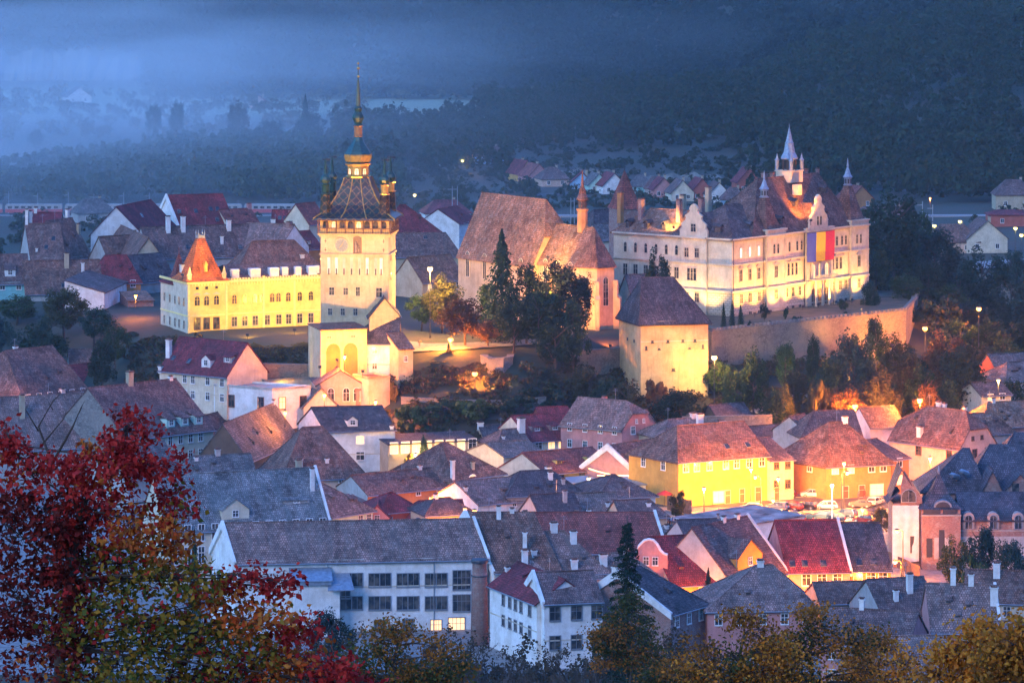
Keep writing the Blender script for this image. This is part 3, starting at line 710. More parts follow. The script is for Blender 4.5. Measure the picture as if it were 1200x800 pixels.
    for a, l, t_ in ((R(60), 1.15, .05), (R(-130), .8, .07)):
        hd.poly([(4.35+l*math.cos(a), -.26, z(40.3)+l*math.sin(a)), (4.35-t_*math.sin(a), -.26, z(40.3)+t_*math.cos(a)), (4.35-.2*math.cos(a), -.26, z(40.3)-.2*math.sin(a)), (4.35+t_*math.sin(a), -.26, z(40.3)-t_*math.cos(a))])
    hd.build('clock_hand', M['gold'], ck)
    nb = MB().box(6.75, 6.95, -.3, 0, z(38.7), z(42)).box(8.25, 8.45, -.3, 0, z(38.7), z(42)).box(6.75, 8.45, -.35, 0, z(38.65), z(38.9))
    nb.box(6.95, 8.25, -.03, -.0, z(38.9), z(41.7)); nb.extrude([(.85*math.cos(i*math.pi/8), .6*math.sin(i*math.pi/8)) for i in range(9)], lambda p, q, y: (7.6+p, y, z(41.7)+q), -.02, -.3)
    ni = nb.build('niche', m_plain('niche_stone', (.25, .16, .1), .8), root)
    MB().lathe([(.28, z(38.95)), (.33, z(39.3)), (.25, z(39.9)), (.36, z(40.3)), (.3, z(40.55)), (.12, z(40.65)), (.2, z(40.8)), (.18, z(41.05)), (.02, z(41.15))], 8, 7.35, -.2).lathe([(.22, z(38.95)), (.2, z(39.5)), (.25, z(39.8)), (.1, z(39.95)), (.15, z(40.1)), (.02, z(40.25))], 8, 7.9, -.2).build('wooden_figure', m_plain('painted_wood', (.3, .22, .16), .7), ni)
    for px in (385.5, 394.5, 403.5, 412.5, 422, 431, 441, 447.5):
        x = (px-375.7)/5.75; white = px in (385.5, 394.5, 431, 447.5)
        k = MB().box(x-.3, x+.3, -.04, 0, z(34.6), z(37.8)).build('arrow_slit', WM['white'] if white else M['stonetrim'], root)
        MB().box(x-.13, x+.13, -.06, -.041, z(34.3), z(35.6)).build('opening', M['dark'], k)
    for px, py, ww, hh in ((389, 341, 1.0, 1.5), (405.5, 341, .9, 1.4), (420, 341, .8, 1.8), (445, 342, 1.2, 1.9), (387, 365, .8, 1.3), (402, 365, .8, 1.3), (417, 365, .8, 1.3)):
        x = (px-375.7)/5.75; inst('window', win_mesh(ww, hh, M['stonetrim'], M['glass']), root, (x, 0, z(P(px, py, Y0).z)-hh/2))
    for zz in (33, 37): MB().box(w+.02, w+.05, 3, 3.8, z(zz), z(zz)+1.6).build('side_window', M['glass'], root)
    # iron wall anchors
    for x_ in (1.0, 13.0):
        for zz in (39.4, 41.2): MB().box(x_-.05, x_+.05, -.08, 0, z(zz)-.4, z(zz)+.4).box(x_-.25, x_+.25, -.08, -.02, z(zz)-.05, z(zz)+.05).build('wall_anchor', M['dark'], root)
clock_tower()
# ------------------------------------------------------------------ yellow palace
def yellow_palace():
    A = XY(220, 835); B0 = 17.2; ang = math.atan2(.42, .906)
    root = empty('palace', (A[0], A[1], B0), ang, 'yellow palace with corner pavilion, orange truncated roof and arched upper windows', 'palace')
    H = 11.7; Ym = M['stonetrim']
    lem = WM['lemon']; crm = WM['cream']
    MB().box(9, 31.5, .5, 16, 0, H).build('wall', lem, root)
    MB().box(0, 9, 0, 9, 0, H+.6).build('pavilion_wall', lem, root)
    MB().box(.02, 9, 9, 17, 0, H-.6).build('side_wing_wall', crm, root)
    fa = MB().box(-.05, -.001, 0, 9, 0, H+.6); fa.build('side_facing', crm, root)
    tr = MB()
    for z0, z1, p in ((4.9, 5.2, .12), (H+.1, H+.6, .3), (1.2, 1.4, .1)):
        tr.box(9, 31.6, .5-p, .5, z0, z1); tr.box(-p, 9+p, -p, 0, z0, z1); tr.box(-p, -.051, 0, 17, z0, z1)
    for x in (0.0, 8.5, 17.2, 24.3, 31.0): tr.box(x, x+.5, (.5 if x > 8.6 else 0)-.18, (.5 if x > 8.6 else 0), 1.4, H+(1.2 if x > 9 else .1))
    for i in range(34):
        x = 9.3+i*.66; tr.box(x, x+.34, .5-.25, .5+.2, H+.62, H+1.0); tr.box(x, x+.3, .5-.16, .5, H-.45, H+.08)
    for i in range(13): x = .2+i*.7; tr.box(x, x+.32, -.16, 0, H-.45, H+.08)
    tr.build('cornice', m_plain('yellow_trim', (.8, .66, .25), .8), root)
    def U(px, v=.5):
        X = (px-600)/F; o = Vector(A)+Vector((-.42, .906))*v; return (X*o.y-o.x)/(.906-X*.42)
    wf = m_plain('yellow_surround', (.72, .52, .12), .8)
    for px in (231, 242, 253.5):
        inst('window', win_mesh(1.15, 2.0, wf, M['glass'], True), root, (U(px, 0), 0, 7.2)); inst('window', win_mesh(1.25, 2.3, M['brown'], M['glass']), root, (U(px, 0), 0, 2.2))
        inst('window', win_mesh(.7, .6, wf, M['glass'], False, 1, 1), root, (U(px, 0), 0, 10.6))
        MB().poly([(U(px, 0)-.95, -.1, 9.45), (U(px, 0)+.95, -.1, 9.45), (U(px, 0), -.1, 10.0)]).build('pediment', M['stonetrim'], root)
    for px in (274.5, 286.7, 299, 306.7, 318.7, 326, 337.5, 351, 364): inst('window', win_mesh(1.05, 1.9, wf, M['glass'], True), root, (U(px), .5, 7.2))
    for px in (274.5, 286.7, 299, 313, 326.5, 338, 351, 364): inst('window', win_mesh(1.15, 2.0, M['stonetrim'], M['glass']), root, (U(px), .5, 2.4))
    for i, y in enumerate((2, 5, 7.6, 11, 14.5)):
        inst('window', win_mesh(.9, 1.8, M['stonetrim'], M['glass'], True), root, (-.05 if y < 9 else .02, y, 7.0), -math.pi/2); inst('window', win_mesh(.9, 1.7, M['stonetrim'], M['glass']), root, (-.05 if y < 9 else .02, y, 2.2), -math.pi/2)
    # roofs
    pr = MB(); c = 4.5
    lv = [(5.0, 12.3), (3.9, 13.2), (2.5, 16.2), (.75, 21.2)]
    for a, zz in lv: pr.v += [(c+sx*a, c+sy*a, zz) for sx, sy in ((-1, -1), (1, -1), (1, 1), (-1, 1))]
    for j in range(3):
        for i in range(4): i2 = (i+1) % 4; pr.f.append((j*4+i, j*4+i2, j*4+4+i2, j*4+4+i))
    pr.f += [(3, 2, 1, 0), (12, 13, 14, 15)]; ro = pr.build('pavilion_roof', RM['orange'], root)
    cr = MB().box(c-.8, c+.8, c-.8, c-.7, 21.2, 21.8).box(c-.8, c+.8, c+.7, c+.8, 21.2, 21.8).box(c-.8, c-.7, c-.8, c+.8, 21.2, 21.8).box(c+.7, c+.8, c-.8, c+.8, 21.2, 21.8)
    for sx in (-.72, .72):
        for sy in (-.72, .72): cr.lathe([(.13, 21.1), (.1, 21.9), (.16, 22.1), (.03, 23.0)], 6, c+sx, c+sy)
    cr.build('roof_cresting', M['zinc'], ro)
    for x, y in ((.6, .4), (8.4, .4)): MB().lathe([(.5, 12.3), (.5, 13.6), (.65, 13.7), (.4, 14.1), (.06, 15.4)], 6, x, y).build('pinnacle', m_plain('pinnacle_stone', (.55, .42, .2), .8), root)
    MB().box(c-.35, c+.35, 1.0, 2.4, 14.2, 15.6).poly([(c-.5, .9, 15.6), (c+.5, .9, 15.6), (c, .9, 16.6)]).slab((c-.5, .9, 15.6), (c-.5, 2.6, 15.6), (c, 2.9, 16.6), (c, .9, 16.6), .06).slab((c+.5, .9, 15.6), (c+.5, 2.6, 15.6), (c, 2.9, 16.6), (c, .9, 16.6), .06).build('dormer', M['gold'], ro)
    rb = MB()
    rb.slab((-.3, 8.7, 11.1), (-.3, 17.3, 11.1), (4, 15, 13.4), (4, 11, 13.4)); rb.slab((-.3, 17.3, 11.1), (9.3, 17.3, 11.1), (7, 15, 13.4), (4, 15, 13.4)); rb.slab((9.3, 17.3, 11.1), (9.3, 8.7, 11.1), (7, 11, 13.4), (7, 15, 13.4)); rb.slab((-.3, 8.7, 11.1), (9.3, 8.7, 11.1), (7, 11, 13.4), (4, 11, 13.4)); rb.poly([(4, 11, 13.4), (7, 11, 13.4), (7, 15, 13.4), (4, 15, 13.4)])
    rb.build('side_roof', RM['maroon'], root)
    MB().lathe([(2.0, 12.6), (1.7, 13.2), (.1, 17.6), (.06, 18.8)], 4, 2.2, 11.5, math.pi/4).build('pyramid_roof', RM['red'], root)
    mr = MB(); mr.slab((9, .9, H+.6), (31.5, .9, H+.6), (29, 8, H+3.2), (11, 8, H+3.2)); mr.slab((31.5, 15.8, H+.6), (9, 15.8, H+.6), (11, 8, H+3.2), (29, 8, H+3.2)); mr.slab((31.6, .9, H+.6), (31.6, 15.8, H+.6), (29, 8, H+3.2), (29, 8, H+3.2)); mr.build('main_roof', RM['brown'], root)
    for x, y, wd in ((11.5, 2.2, 1.6), (16.0, 2.2, 2.2), (20.4, 2.2, 2.0), (23, 2.4, 1.4), (26, 2.2, 1.3), (29.3, 2.2, 1.9), (30.6, 2.6, 1.0)): chimney(root, x, y, H+.6, H+2.6, wd, WM['white'], M['white'])
    chimney(root, 1.6, 6.8, 12, 15.6, 1.5, WM['white'])
    return root
yellow_palace()
# ------------------------------------------------------------------ monastery church
def reparent(o, root):
    m = Matrix.Translation(root.location) @ Matrix.Rotation(root.rotation_euler.z, 4, 'Z'); c = Matrix.Translation(o.location) @ Matrix.Rotation(o.rotation_euler.z, 4, 'Z')
    o.parent = root; x = m.inverted() @ c; o.location = x.translation; o.rotation_euler = (0, 0, x.to_euler().z)
ch, cw, chh, crise, cb = house('big gothic church with very steep rusty tiled nave roof', (537, 296), (625, 308), 32.2, 12.8, 230.7, 'church', 'rust', hr=4.5, t=.42, name='church', cat='church', gut=False, win={'f': [.13, .36, .6, .84]}, rows=1, ws=(1.3, 5.5), wz=2.2, frame='stonetrim', arch=True, over=.5, amp=.1)
ap, aw, ah, arise, ab = house('choir', (631, 305.5), (674, 311), 32.6, 10, 264.6, 'church', 'rust', name='choir', gut=False, win={'f': [.2, .55, .88]}, rows=1, ws=(1.2, 5.5), wz=2.2, frame='stonetrim', arch=True, amp=.1)
for k in ('label', 'category'): del ap[k]
reparent(ap, ch)
L = aw; pts = [(L-.3, 0), (L+.2, 0), (L+4.2, 2.7), (L+4.2, 7.3), (L+.2, 10), (L-.3, 10)]
MB().prism(pts, 0, ah).build('apse_wall', WM['church'], ap)
a8 = MB(); q8 = [(L+.1, -.5), (L+4.8, 2.4), (L+4.8, 7.6), (L+.1, 10.5)]
for p_, n_ in zip(q8, q8[1:]): a8.slab((*p_, ah-.3), (*n_, ah-.3), (L+.2, 5, ah+arise+.05), (L+.2, 5, ah+arise+.05), .2, amp=.03)
a8.build('apse_roof', RM['maroon' if False else 'brown'], ap)
for (p_, n_) in (((L+.2, 0), (L+4.2, 2.7)), ((L+4.2, 2.7), (L+4.2, 7.3))):
    dv = Vector(n_)-Vector(p_); mm = (Vector(p_)+Vector(n_))/2
    inst('apse_window', win_mesh(1.3, 6.0, M['stonetrim'], M['glass'], True, 2, 4), ap, (mm.x, mm.y, ah-8.5), math.atan2(dv.y, dv.x))
for (x, y, an) in ((L+.2, 0, -70), (L+4.2, 2.7, -30), (L+4.2, 7.3, 30), (L*.35, 0, -90), (L*.7, 0, -90)):
    bt = MB().box(-.1, 1.5, -.4, .4, 0, ah-7).box(-.1, .9, -.38, .38, ah-7, ah-3.2); bt.slab((1.6, .5, ah-7), (1.6, -.5, ah-7), (.85, -.5, ah-6.2), (.85, .5, ah-6.2), .1)
    o_ = bt.build('buttress', WM['church'], ap); o_.location = (x, y, 0); o_.rotation_euler = (0, 0, R(an))
tu = 9.3; tz = ah+arise
MB().lathe([(1.15, tz-1.2), (1.1, tz+3.3), (1.3, tz+3.5), (1.35, tz+3.9)], 8, tu, 5).build('ridge_turret', m_wall('turret_brick', (.5, .26, .12), .3), ap)
MB().lathe([(1.0, tz+3.9), (.9, tz+4.0), (.9, tz+5.6), (1.35, tz+5.8), (1.2, tz+6.3), (.75, tz+7.2), (.7, tz+8.0), (.35, tz+8.6), (.1, tz+12.2)], 8, tu, 5).build('turret_cap', RM['brown'], ap)
for i in range(8):
    a = i*math.pi/4+math.pi/8; MB().box(-.25, .25, -.06, .02, 0, 1.1).build('turret_opening', M['dark'], ap).matrix_basis = Matrix.Translation((tu+.86*math.cos(a), 5+.86*math.sin(a), tz+4.3)) @ Matrix.Rotation(a+math.pi/2, 4, 'Z')
# ------------------------------------------------------------------ bastion tower
bs, bw, bh, br, bb = house('square stone bastion tower, floodlit yellow, under a dark hipped roof', (751, 376.5), (830, 374.5), 25.1, 13.5, 325, 'bastion', 'dark', hl=2.5, hr=5, sk=-1.0, name='bastion_tower', cat='tower', gut=False, over=.6)
for u_, z_, ww, hh in ((.17, 12.4, .5, .5), (.4, 12.4, .55, .55), (.62, 12.4, .55, .55), (.8, 12.4, .55, .55), (.08, 11.0, .4, .8), (.27, 11, .5, .3), (.72, 11, .5, .3), (.92, 11, .4, .8), (.48, 6.6, .7, .5), (.45, 2.5, 1.0, .6)):
    MB().box(-ww/2, ww/2, -.1, 0, 0, hh).box(-ww/2-.12, ww/2+.12, -.16, 0, -.14, 0).build('arrow_slit', M['dark'], bs).location = (u_*bw, 0, z_+.4)
for v_ in (.3, .6): MB().box(-.12, 0, -.3, .3, 0, .6).build('arrow_slit', M['dark'], bs).location = (-1.0*v_, v_*13.5, 12.5)
# ------------------------------------------------------------------ town hall (large castle-like building)
def town_hall():
    A = XY(858, 850); B0 = 20.3; ca, sa = .622, .783; ang = math.atan2(sa, ca)
    root = empty('town_hall', (A[0], A[1], B0), ang, 'large floodlit palace with ornate gables, steep brown roofs and a white central spire', 'palace')
    H = 16.9
    def U(px, v=0):
        X = (px-600)/F; o = Vector(A)+Vector((-sa, ca))*v; return (X*o.y-o.x)/(ca-X*sa)
    def V(px, u=0):
        X = (px-600)/F; o = Vector(A)+Vector((ca, sa))*u; return (X*o.y-o.x)/(-sa-X*ca)
    EndU = U(1014); LV = V(719); pv1 = (U(896), U(918)); pv2 = (U(994.5), EndU+.3); pc = (U(942), U(973)); lp = (V(830), V(801))
    Wc = WM['citadel']
    b = MB().box(0, EndU, 0, 16, 5.4, H).box(0, 14, 16, LV, 5.4, H); b.build('wall', Wc, root)
    g = N('rusticated_stone'); uv = g.uv(); br = g.n('ShaderNodeTexBrick'); g.l(uv, br.inputs['Vector'])
    for k, v in (('Scale', 1.0), ('Mortar Size', .05), ('Brick Width', 1.1), ('Row Height', .5)): br.inputs[k].default_value = v
    br.inputs['Color1'].default_value = (.68, .58, .42, 1); br.inputs['Color2'].default_value = (.58, .5, .36, 1); br.inputs['Mortar'].default_value = (.22, .18, .13, 1)
    g.col(g.mix(g.ramp(g.noise(g.obj(), .5, 5), [(.4, 0), (.7, .4)]), br.outputs[0], (.35, .3, .22))); g.set(Roughness=.9); g.bump(br.outputs['Fac'], .8, -.1); RU = g.m
    MB().box(-.12, EndU+.12, -.12, 16, 0, 5.4).box(-.12, 14, 16, LV+.1, 0, 5.4).build('ground_floor_wall', RU, root)
    for nm, (a, c), hh in (('corner_pavilion', pv1, H+1.0), ('corner_pavilion', pv2, H+1.0), ('central_pavilion', pc, H+.3)):
        pb = MB().box(a, c, -.7, -.13, 0, hh).box(a-.2, c+.2, -1.0, 1.5, hh, hh+.35)
        po = pb.build(nm, Wc, root)
        for sd in (0, 1):
            qb = MB()
            for k in range(int(hh/1.0)):
                wq = .8 if k % 2 else .55
                if sd: qb.box(c-wq, c+.02, -.78, -.7, k*1.0, k*1.0+.88)
                else: qb.box(a-.02, a+wq, -.78, -.7, k*1.0, k*1.0+.88)
            if not sd: qb.box(a-.01, a+.5, -.74, -.7, 0, hh)
            else: qb.box(c-.5, c+.01, -.74, -.7, 0, hh)
            qb.build('quoin_strip', M['stonetrim'], po)
    MB().box(-.7, -.13, lp[0], lp[1], 0, H+.2).build('side_pavilion', Wc, root)
    tr = MB(); 
    for z0, z1, p in ((.9, 1.1, .2), (5.3, 5.75, .3), (11.2, 11.5, .25), (H-.15, H+.2, .55)):
        segs = [0, pv1[0], pv1[1], pc[0], pc[1], pv2[0], EndU+.3]
        for i in range(6):
            q = .7 if i in (1, 3, 5) else .13
            tr.box(segs[i]-(.0 if i else p), segs[i+1], -q-p, -q+.05, z0, z1)
        for y0, y1, q in ((0, lp[0], .13), (lp[0], lp[1], .7), (lp[1], LV, .13)): tr.box(-q-p, -q+.05, y0, y1, z0, z1)
    for k in range(110): x = .2+k*.46; tr.box(x, x+.2, -.45, 0, H-.55, H-.16) if x < EndU else None
    for k in range(66): y = .2+k*.46; tr.box(-.45, 0, y, y+.2, H-.55, H-.16) if y < LV else None
    tr.build('cornice', M['stonetrim'], root)
    ar1 = win_mesh(.75, 2.1, M['stonetrim'], M['glass'], True, 1, 2); sq2 = win_mesh(1.15, 2.4, M['stonetrim'], M['glass'], False, 2, 2); sq1 = win_mesh(1.1, 2.0, M['stonetrim'], M['glass'], False, 2, 2); bs_ = win_mesh(1.1, .8, M['stonetrim'], M['glass'], False, 2, 1)
    lt3 = win_mesh(.85, 2.1, M['stonetrim'], M['litwhite'], True, 1, 2); tri = win_mesh(.8, 2.6, M['stonetrim'], M['glass'], False, 1, 2)
    def wf(me, px, z, q=-.13 if False else 0, hood=False):
        x = U(px); inst('window', me, root, (x, q, z))
        if hood: 
            hb = MB().box(-1.0, 1.0, -.35, 0, 0, .18); hb.extrude([(-1.0, .18), (1.0, .18), (0, .75)], lambda p, z_, y: (p, y, z_), 0, -.25); h_ = hb.build('window_hood', M['stonetrim'], root); h_.location = (x, q, z+2.75)
    for px in (868, 878.5, 889): wf(lt3, px, 12.8); wf(sq2, px, 7.7, 0, True); wf(sq1, px, 2.9, -.13); wf(bs_, px, .05, -.13)
    for px in (904, 908.6): wf(ar1, px, 12.9, -.7)
    for px in (906.5, 1003.5): wf(sq2, px, 7.7, -.7, True); wf(sq1, px, 2.9, -.7)
    for px in (920, 925, 934, 939, 976, 980.5, 986.5, 991): wf(ar1, px, 12.9)
    for c0 in (928.5, 980.5):
        for dx in (-4.6, 0, 4.6): wf(tri, c0+dx, 7.6)
        x = U(c0); hb = MB().box(-3.0, 3.0, -.35, 0, 0, .2); hb.extrude([(-1.4, .2), (1.4, .2), (0, 1.1)], lambda p, z_, y: (p, y, z_), 0, -.25); h_ = hb.build('window_hood', M['stonetrim'], root); h_.location = (x, 0, 10.45)
    for px in (921, 928.5, 936.5, 977, 984, 990.5): wf(sq1, px, 2.9, -.13); wf(bs_, px, .05, -.13)
    for px in (1001, 1005.5): wf(ar1, px, 12.9, -.7)
    # central portal
    po = MB().box(pc[0]+1, pc[1]-1, -2.6, -.7, 5.9, 6.2)
    for x in (pc[0]+1.4, (pc[0]+pc[1])/2-1.3, (pc[0]+pc[1])/2+1.3, pc[1]-1.4): po.lathe([(.35, 0), (.28, .4), (.24, 5.4), (.36, 5.9)], 10, x, -2.3)
    for i in range(20): x = pc[0]+1.2+i*(pc[1]-pc[0]-2.4)/19; po.box(x-.06, x+.06, -2.55, -2.45, 6.2, 7.0)
    po.box(pc[0]+1, pc[1]-1, -2.6, -2.4, 7.0, 7.15); po.box(pc[0]+1, pc[1]-1, -2.8, -.7, 0, .3)
    for x in (pc[0]+1.6, pc[1]-1.6, (pc[0]+pc[1])/2): po.lathe([(.3, 6.2), (.25, 6.5), (.22, 9.6), (.35, 9.9)], 10, x, -1.1)
    pp = po.build('portal', M['stonetrim'], root)
    cxp = (pc[0]+pc[1])/2
    for dx in (-2.6, 0, 2.6):
        inst('entrance_door', win_mesh(1.7, 3.8, M['stonetrim'], M['brown'], True, 2, 2), pp, (cxp+dx, -.72, .35))
        inst('balcony_door', win_mesh(1.3, 3.2, M['stonetrim'], M['lit'], True, 2, 2), pp, (cxp+dx, -.72, 6.3))
    # windows of the side facade
    def ws_(me, px, z, q=0): inst('window', me, root, (-q, V(px), z), -math.pi/2)
    for px in (733, 745, 757, 769, 781, 793): ws_(ar1, px, 12.8); ws_(sq2, px, 7.7); ws_(sq1, px, 2.9, .13)
    for px in (807, 819): ws_(sq1, px, 12.6, .7); ws_(sq1, px, 2.9, .7)
    for px in (809.5, 813, 816.5): ws_(tri, px, 7.6, .7)
    # roofs
    def hipr(nm, x0, x1, y0, y1, z0, rx0, rx1, ry, z1, mat='brown', ydir=False, base=None):
        m = MB()
        if not ydir: a, c, d_, e = (x0, y0, z0), (x1, y0, z0), (x1, y1, z0), (x0, y1, z0); r0, r1 = (rx0, ry, z1), (rx1, ry, z1)
        else: a, c, d_, e = (x0, y0, z0), (x1, y0, z0), (x1, y1, z0), (x0, y1, z0); r0, r1 = (ry, rx0, z1), (ry, rx1, z1)
        if not ydir: m.slab(a, c, r1, r0); m.slab(c, d_, r1, r1); m.slab(d_, e, r0, r1); m.slab(e, a, r0, r0)
        else: m.slab(e, a, r0, r1); m.slab(a, c, r0, r0); m.slab(c, d_, r1, r0); m.slab(d_, e, r1, r1)
        for p, q in ((a, r0), (c, r1 if not ydir else r0), (d_, r1), (e, r0 if not ydir else r1), (r0, r1)): m.tube([p, q], .14, 5)
        return m.build(nm, RM[mat], root)
    rl = hipr('main_roof', 7, EndU-4, -.5, 16.5, H, 21, U(958, 8), 8, 28.6)
    hipr('corner_roof', -.6, 17, -.55, 16.5, H-.02, 8.5, 14, 8, 23.6, 'purple')
    hipr('end_roof', EndU-12, EndU+.5, -.4, 16.5, H-.04, EndU-9, EndU-5, 8, 24, 'brown')
    lr = hipr('side_roof', -.6, 14.5, 9, LV+.5, H-.06, 14, LV-5, 7, 22.0, 'rust', True)
    # corner turrets
    def turret(x, y, r0, z0, z1, z2):
        t = MB(); t.lathe([(r0, z0), (r0*.86, z0+1), (.95, z1)], 4, x, y, math.pi/4); o = t.build('turret_roof', RM['brown'], root)
        MB().lathe([(1.05, z1), (1.1, z1+.2), (.85, z1+.3), (.85, z1+1.7), (1.15, z1+1.9)], 8, x, y, R(22.5)).build('turret_lantern', M['zinc'], o)
        for i in range(8):
            a = i*math.pi/4; MB().box(-.2, .2, -.03, .03, 0, 1.0).build('opening', M['dark'], o).matrix_basis = Matrix.Translation((x+.82*math.cos(a), y+.82*math.sin(a), z1+.5)) @ Matrix.Rotation(a+math.pi/2, 4, 'Z')
        MB().lathe([(1.15, z1+1.9), (.75, z1+2.5), (.2, z2-1.2), (.28, z2-1.0), (.05, z2+.8)], 8, x, y, R(22.5)).build('turret_spire', M['zinc'], o)
    turret((pv1[0]+pv1[1])/2-.3, 2.4, 3.6, H+1.35, 25.0, 30.2); turret((pv2[0]+pv2[1])/2-.3, 2.4, 3.9, H+1.35, 25.8, 31.2)
    # ornate gables
    def ornate(nm, fn, w, h, t=.6):
        hw = w/2; right = [(hw, 0), (hw, h*.2), (hw*.86, h*.28), (hw*.9, h*.4), (hw*.62, h*.5), (hw*.55, h*.58), (hw*.62, h*.66), (hw*.35, h*.74), (hw*.26, h*.8), (hw*.32, h*.88), (hw*.2, h*.97), (0, h*1.03)]
        prof = right+[(-x, y) for x, y in right[::-1][1:]]
        m = MB().extrude(prof, fn, 0, t); o = m.build(nm, M['stonetrim'] if False else Wc, root); return o
    gx = U(956)
    og = ornate('ornate_gable', lambda p, z_, y: (gx+p, -.9+y, H+.2+z_), 7.2, 7.6); inst('gable_window', win_mesh(.8, 2.0, M['stonetrim'], M['glass'], True, 1, 2), og, (gx-.6, -.9, H+1.2)); inst('gable_window', win_mesh(.8, 2.0, M['stonetrim'], M['glass'], True, 1, 2), og, (gx+.6, -.9, H+1.2))
    MB().slab((gx-2.6, -.4, H+2), (gx-2.6, 5, H+2), (gx, 7, H+6), (gx, -.4, H+6), .2, amp=0).slab((gx+2.6, -.4, H+2), (gx+2.6, 5, H+2), (gx, 7, H+6), (gx, -.4, H+6), .2, amp=0).build('gable_roof', RM['brown'], og)
    for sx in (-3.4, 3.4): MB().lathe([(.4, H+.2), (.3, H+2.0), (.45, H+2.1), (.1, H+3.0)], 6, gx+sx, -.6).build('pinnacle', M['stonetrim'], og)
    gy = (lp[0]+lp[1])/2
    og = ornate('ornate_gable', lambda p, z_, y: (-.9+y, gy+p, H+.2+z_), 7.4, 7.0); inst('gable_window', win_mesh(1.3, 1.7, M['stonetrim'], M['glass'], False, 2, 2), og, (-.9, gy, H+1.3), -math.pi/2)
    MB().slab((-.4, gy-2.8, H+2), (5, gy-2.8, H+2), (6, gy, H+5.3), (-.4, gy, H+5.3), .2, amp=0).slab((-.4, gy+2.8, H+2), (5, gy+2.8, H+2), (6, gy, H+5.3), (-.4, gy, H+5.3), .2, amp=0).build('gable_roof', RM['purple'], og)
    # central lantern and spire
    sx = U(925, 8); sb = MB().box(sx-2.3, sx+2.3, 5.9, 10.1, 27.2, 29.6).box(sx-2.5, sx+2.5, 5.7, 10.3, 29.6, 29.9)
    so_ = sb.build('spire_base', WM['citadel'], root)
    bf = MB()
    for i in range(8): a = i*math.pi/4+R(22.5); bf.tube([(sx+1.5*math.cos(a), 8+1.5*math.sin(a), 29.9), (sx+1.5*math.cos(a), 8+1.5*math.sin(a), 32.4)], .14, 5)
    bf.lathe([(.7, 29.9), (.7, 32.4)], 8, sx, 8); bf.build('belfry', m_plain('belfry_timber', (.1, .05, .03), .7), so_)
    MB().lathe([(1.95, 32.3), (2.0, 32.6), (1.35, 33.8), (.95, 35.8), (1.05, 35.9), (.8, 36.3), (.1, 39.4), (.04, 40.2)], 8, sx, 8, R(22.5)).build('spire', M['zinc'], so_)
    for qx in (-2.1, 2.1):
        for qy in (6.1, 9.9): MB().lathe([(.45, 29.9), (.45, 32.0), (.6, 32.1), (.28, 32.6), (.05, 33.6)], 6, sx+qx, qy).build('pinnacle', M['zinc'], so_)
    MB().box(U(936, 4)-.8, U(936, 4)+.7, 3.6, 5.2, 24.6, 26.9).build('roof_hatch', WM['citadel'], rl)
    for px, py_, v_, wd in ((896, 206, 10, 1.3), (905, 204, 9, 1.0), (944, 202, 9, 1.0), (958, 200, 9, .7)):
        u_ = U(px, v_); Y_ = A[1]+sa*u_+ca*v_; zt = HC-(py_-YH)*Y_/F-B0; chimney(rl, u_, v_, 24, max(zt, 29.6), wd, WM['brick'])
    for y_, x_, zt, mt in ((17, 4, 24.6, 'brick'), (20, 9.5, 25.2, 'tan'), (12.5, 6, 25.0, 'brick'), (27.5, 4, 24.3, 'brick'), (34, 5, 25.4, 'orange'), (13.5, 10, 27.2, 'tan')): chimney(lr, x_, y_, 18.5, zt, 1.2, WM[mt])
    for px, v_, z_ in ((914, 1.2, 19.6), (931, 3.2, 22.8), (965, 1.4, 19.8), (878, 2.4, 19.0), (843, 3.0, 19.0), (966, 4.2, 25.0)):
        u_ = U(px, v_); dm_ = MB().box(u_-.4, u_+.4, v_-.6, v_+.9, z_-.6, z_+.6); dm_.slab((u_-.8, v_-.8, z_+.5), (u_-.8, v_+1.2, z_+.9), (u_, v_+1.6, z_+1.5), (u_, v_-.9, z_+1.2), .05, amp=0).slab((u_+.8, v_-.8, z_+.5), (u_+.8, v_+1.2, z_+.9), (u_, v_+1.6, z_+1.5), (u_, v_-.9, z_+1.2), .05, amp=0)
        dm_.build('roof_dormer', RM['dark'], root)
    for y_ in (12, 19, 24, 29): MB().box(.9, 2.3, y_-.45, y_+.45, H+1.0, H+2.4).slab((.6, y_-.7, H+2.2), (3, y_-.7, H+2.6), (3.2, y_, H+3.2), (.6, y_, H+3.0), .05, amp=0).slab((.6, y_+.7, H+2.2), (3, y_+.7, H+2.6), (3.2, y_, H+3.2), (.6, y_, H+3.0), .05, amp=0).build('roof_dormer', RM['dark'], root)
    for x_ in (0.1, U(893), U(942)-.2): MB().tube([(x_, -.35, H-.1), (x_, -.3, 0)], .09, 6).build('downpipe', M['dark'], root)
    # tricolour
    f0, f1 = U(940.5), U(972.5); fr = empty('flag', (0, 0, 0), ang, 'long blue, yellow and red striped flag hanging on the floodlit palace facade', 'flag')
    Mx = Matrix.Translation((A[0], A[1], B0)) @ Matrix.Rotation(ang, 4, 'Z'); p0 = Mx @ Vector((f0, -1.25, 10.1)); fr.location = p0
    MB().tube([(-.2, 0, 6.5), (f1-f0+.2, 0, 6.5)], .07, 6).build('pole', M['dark'], fr)
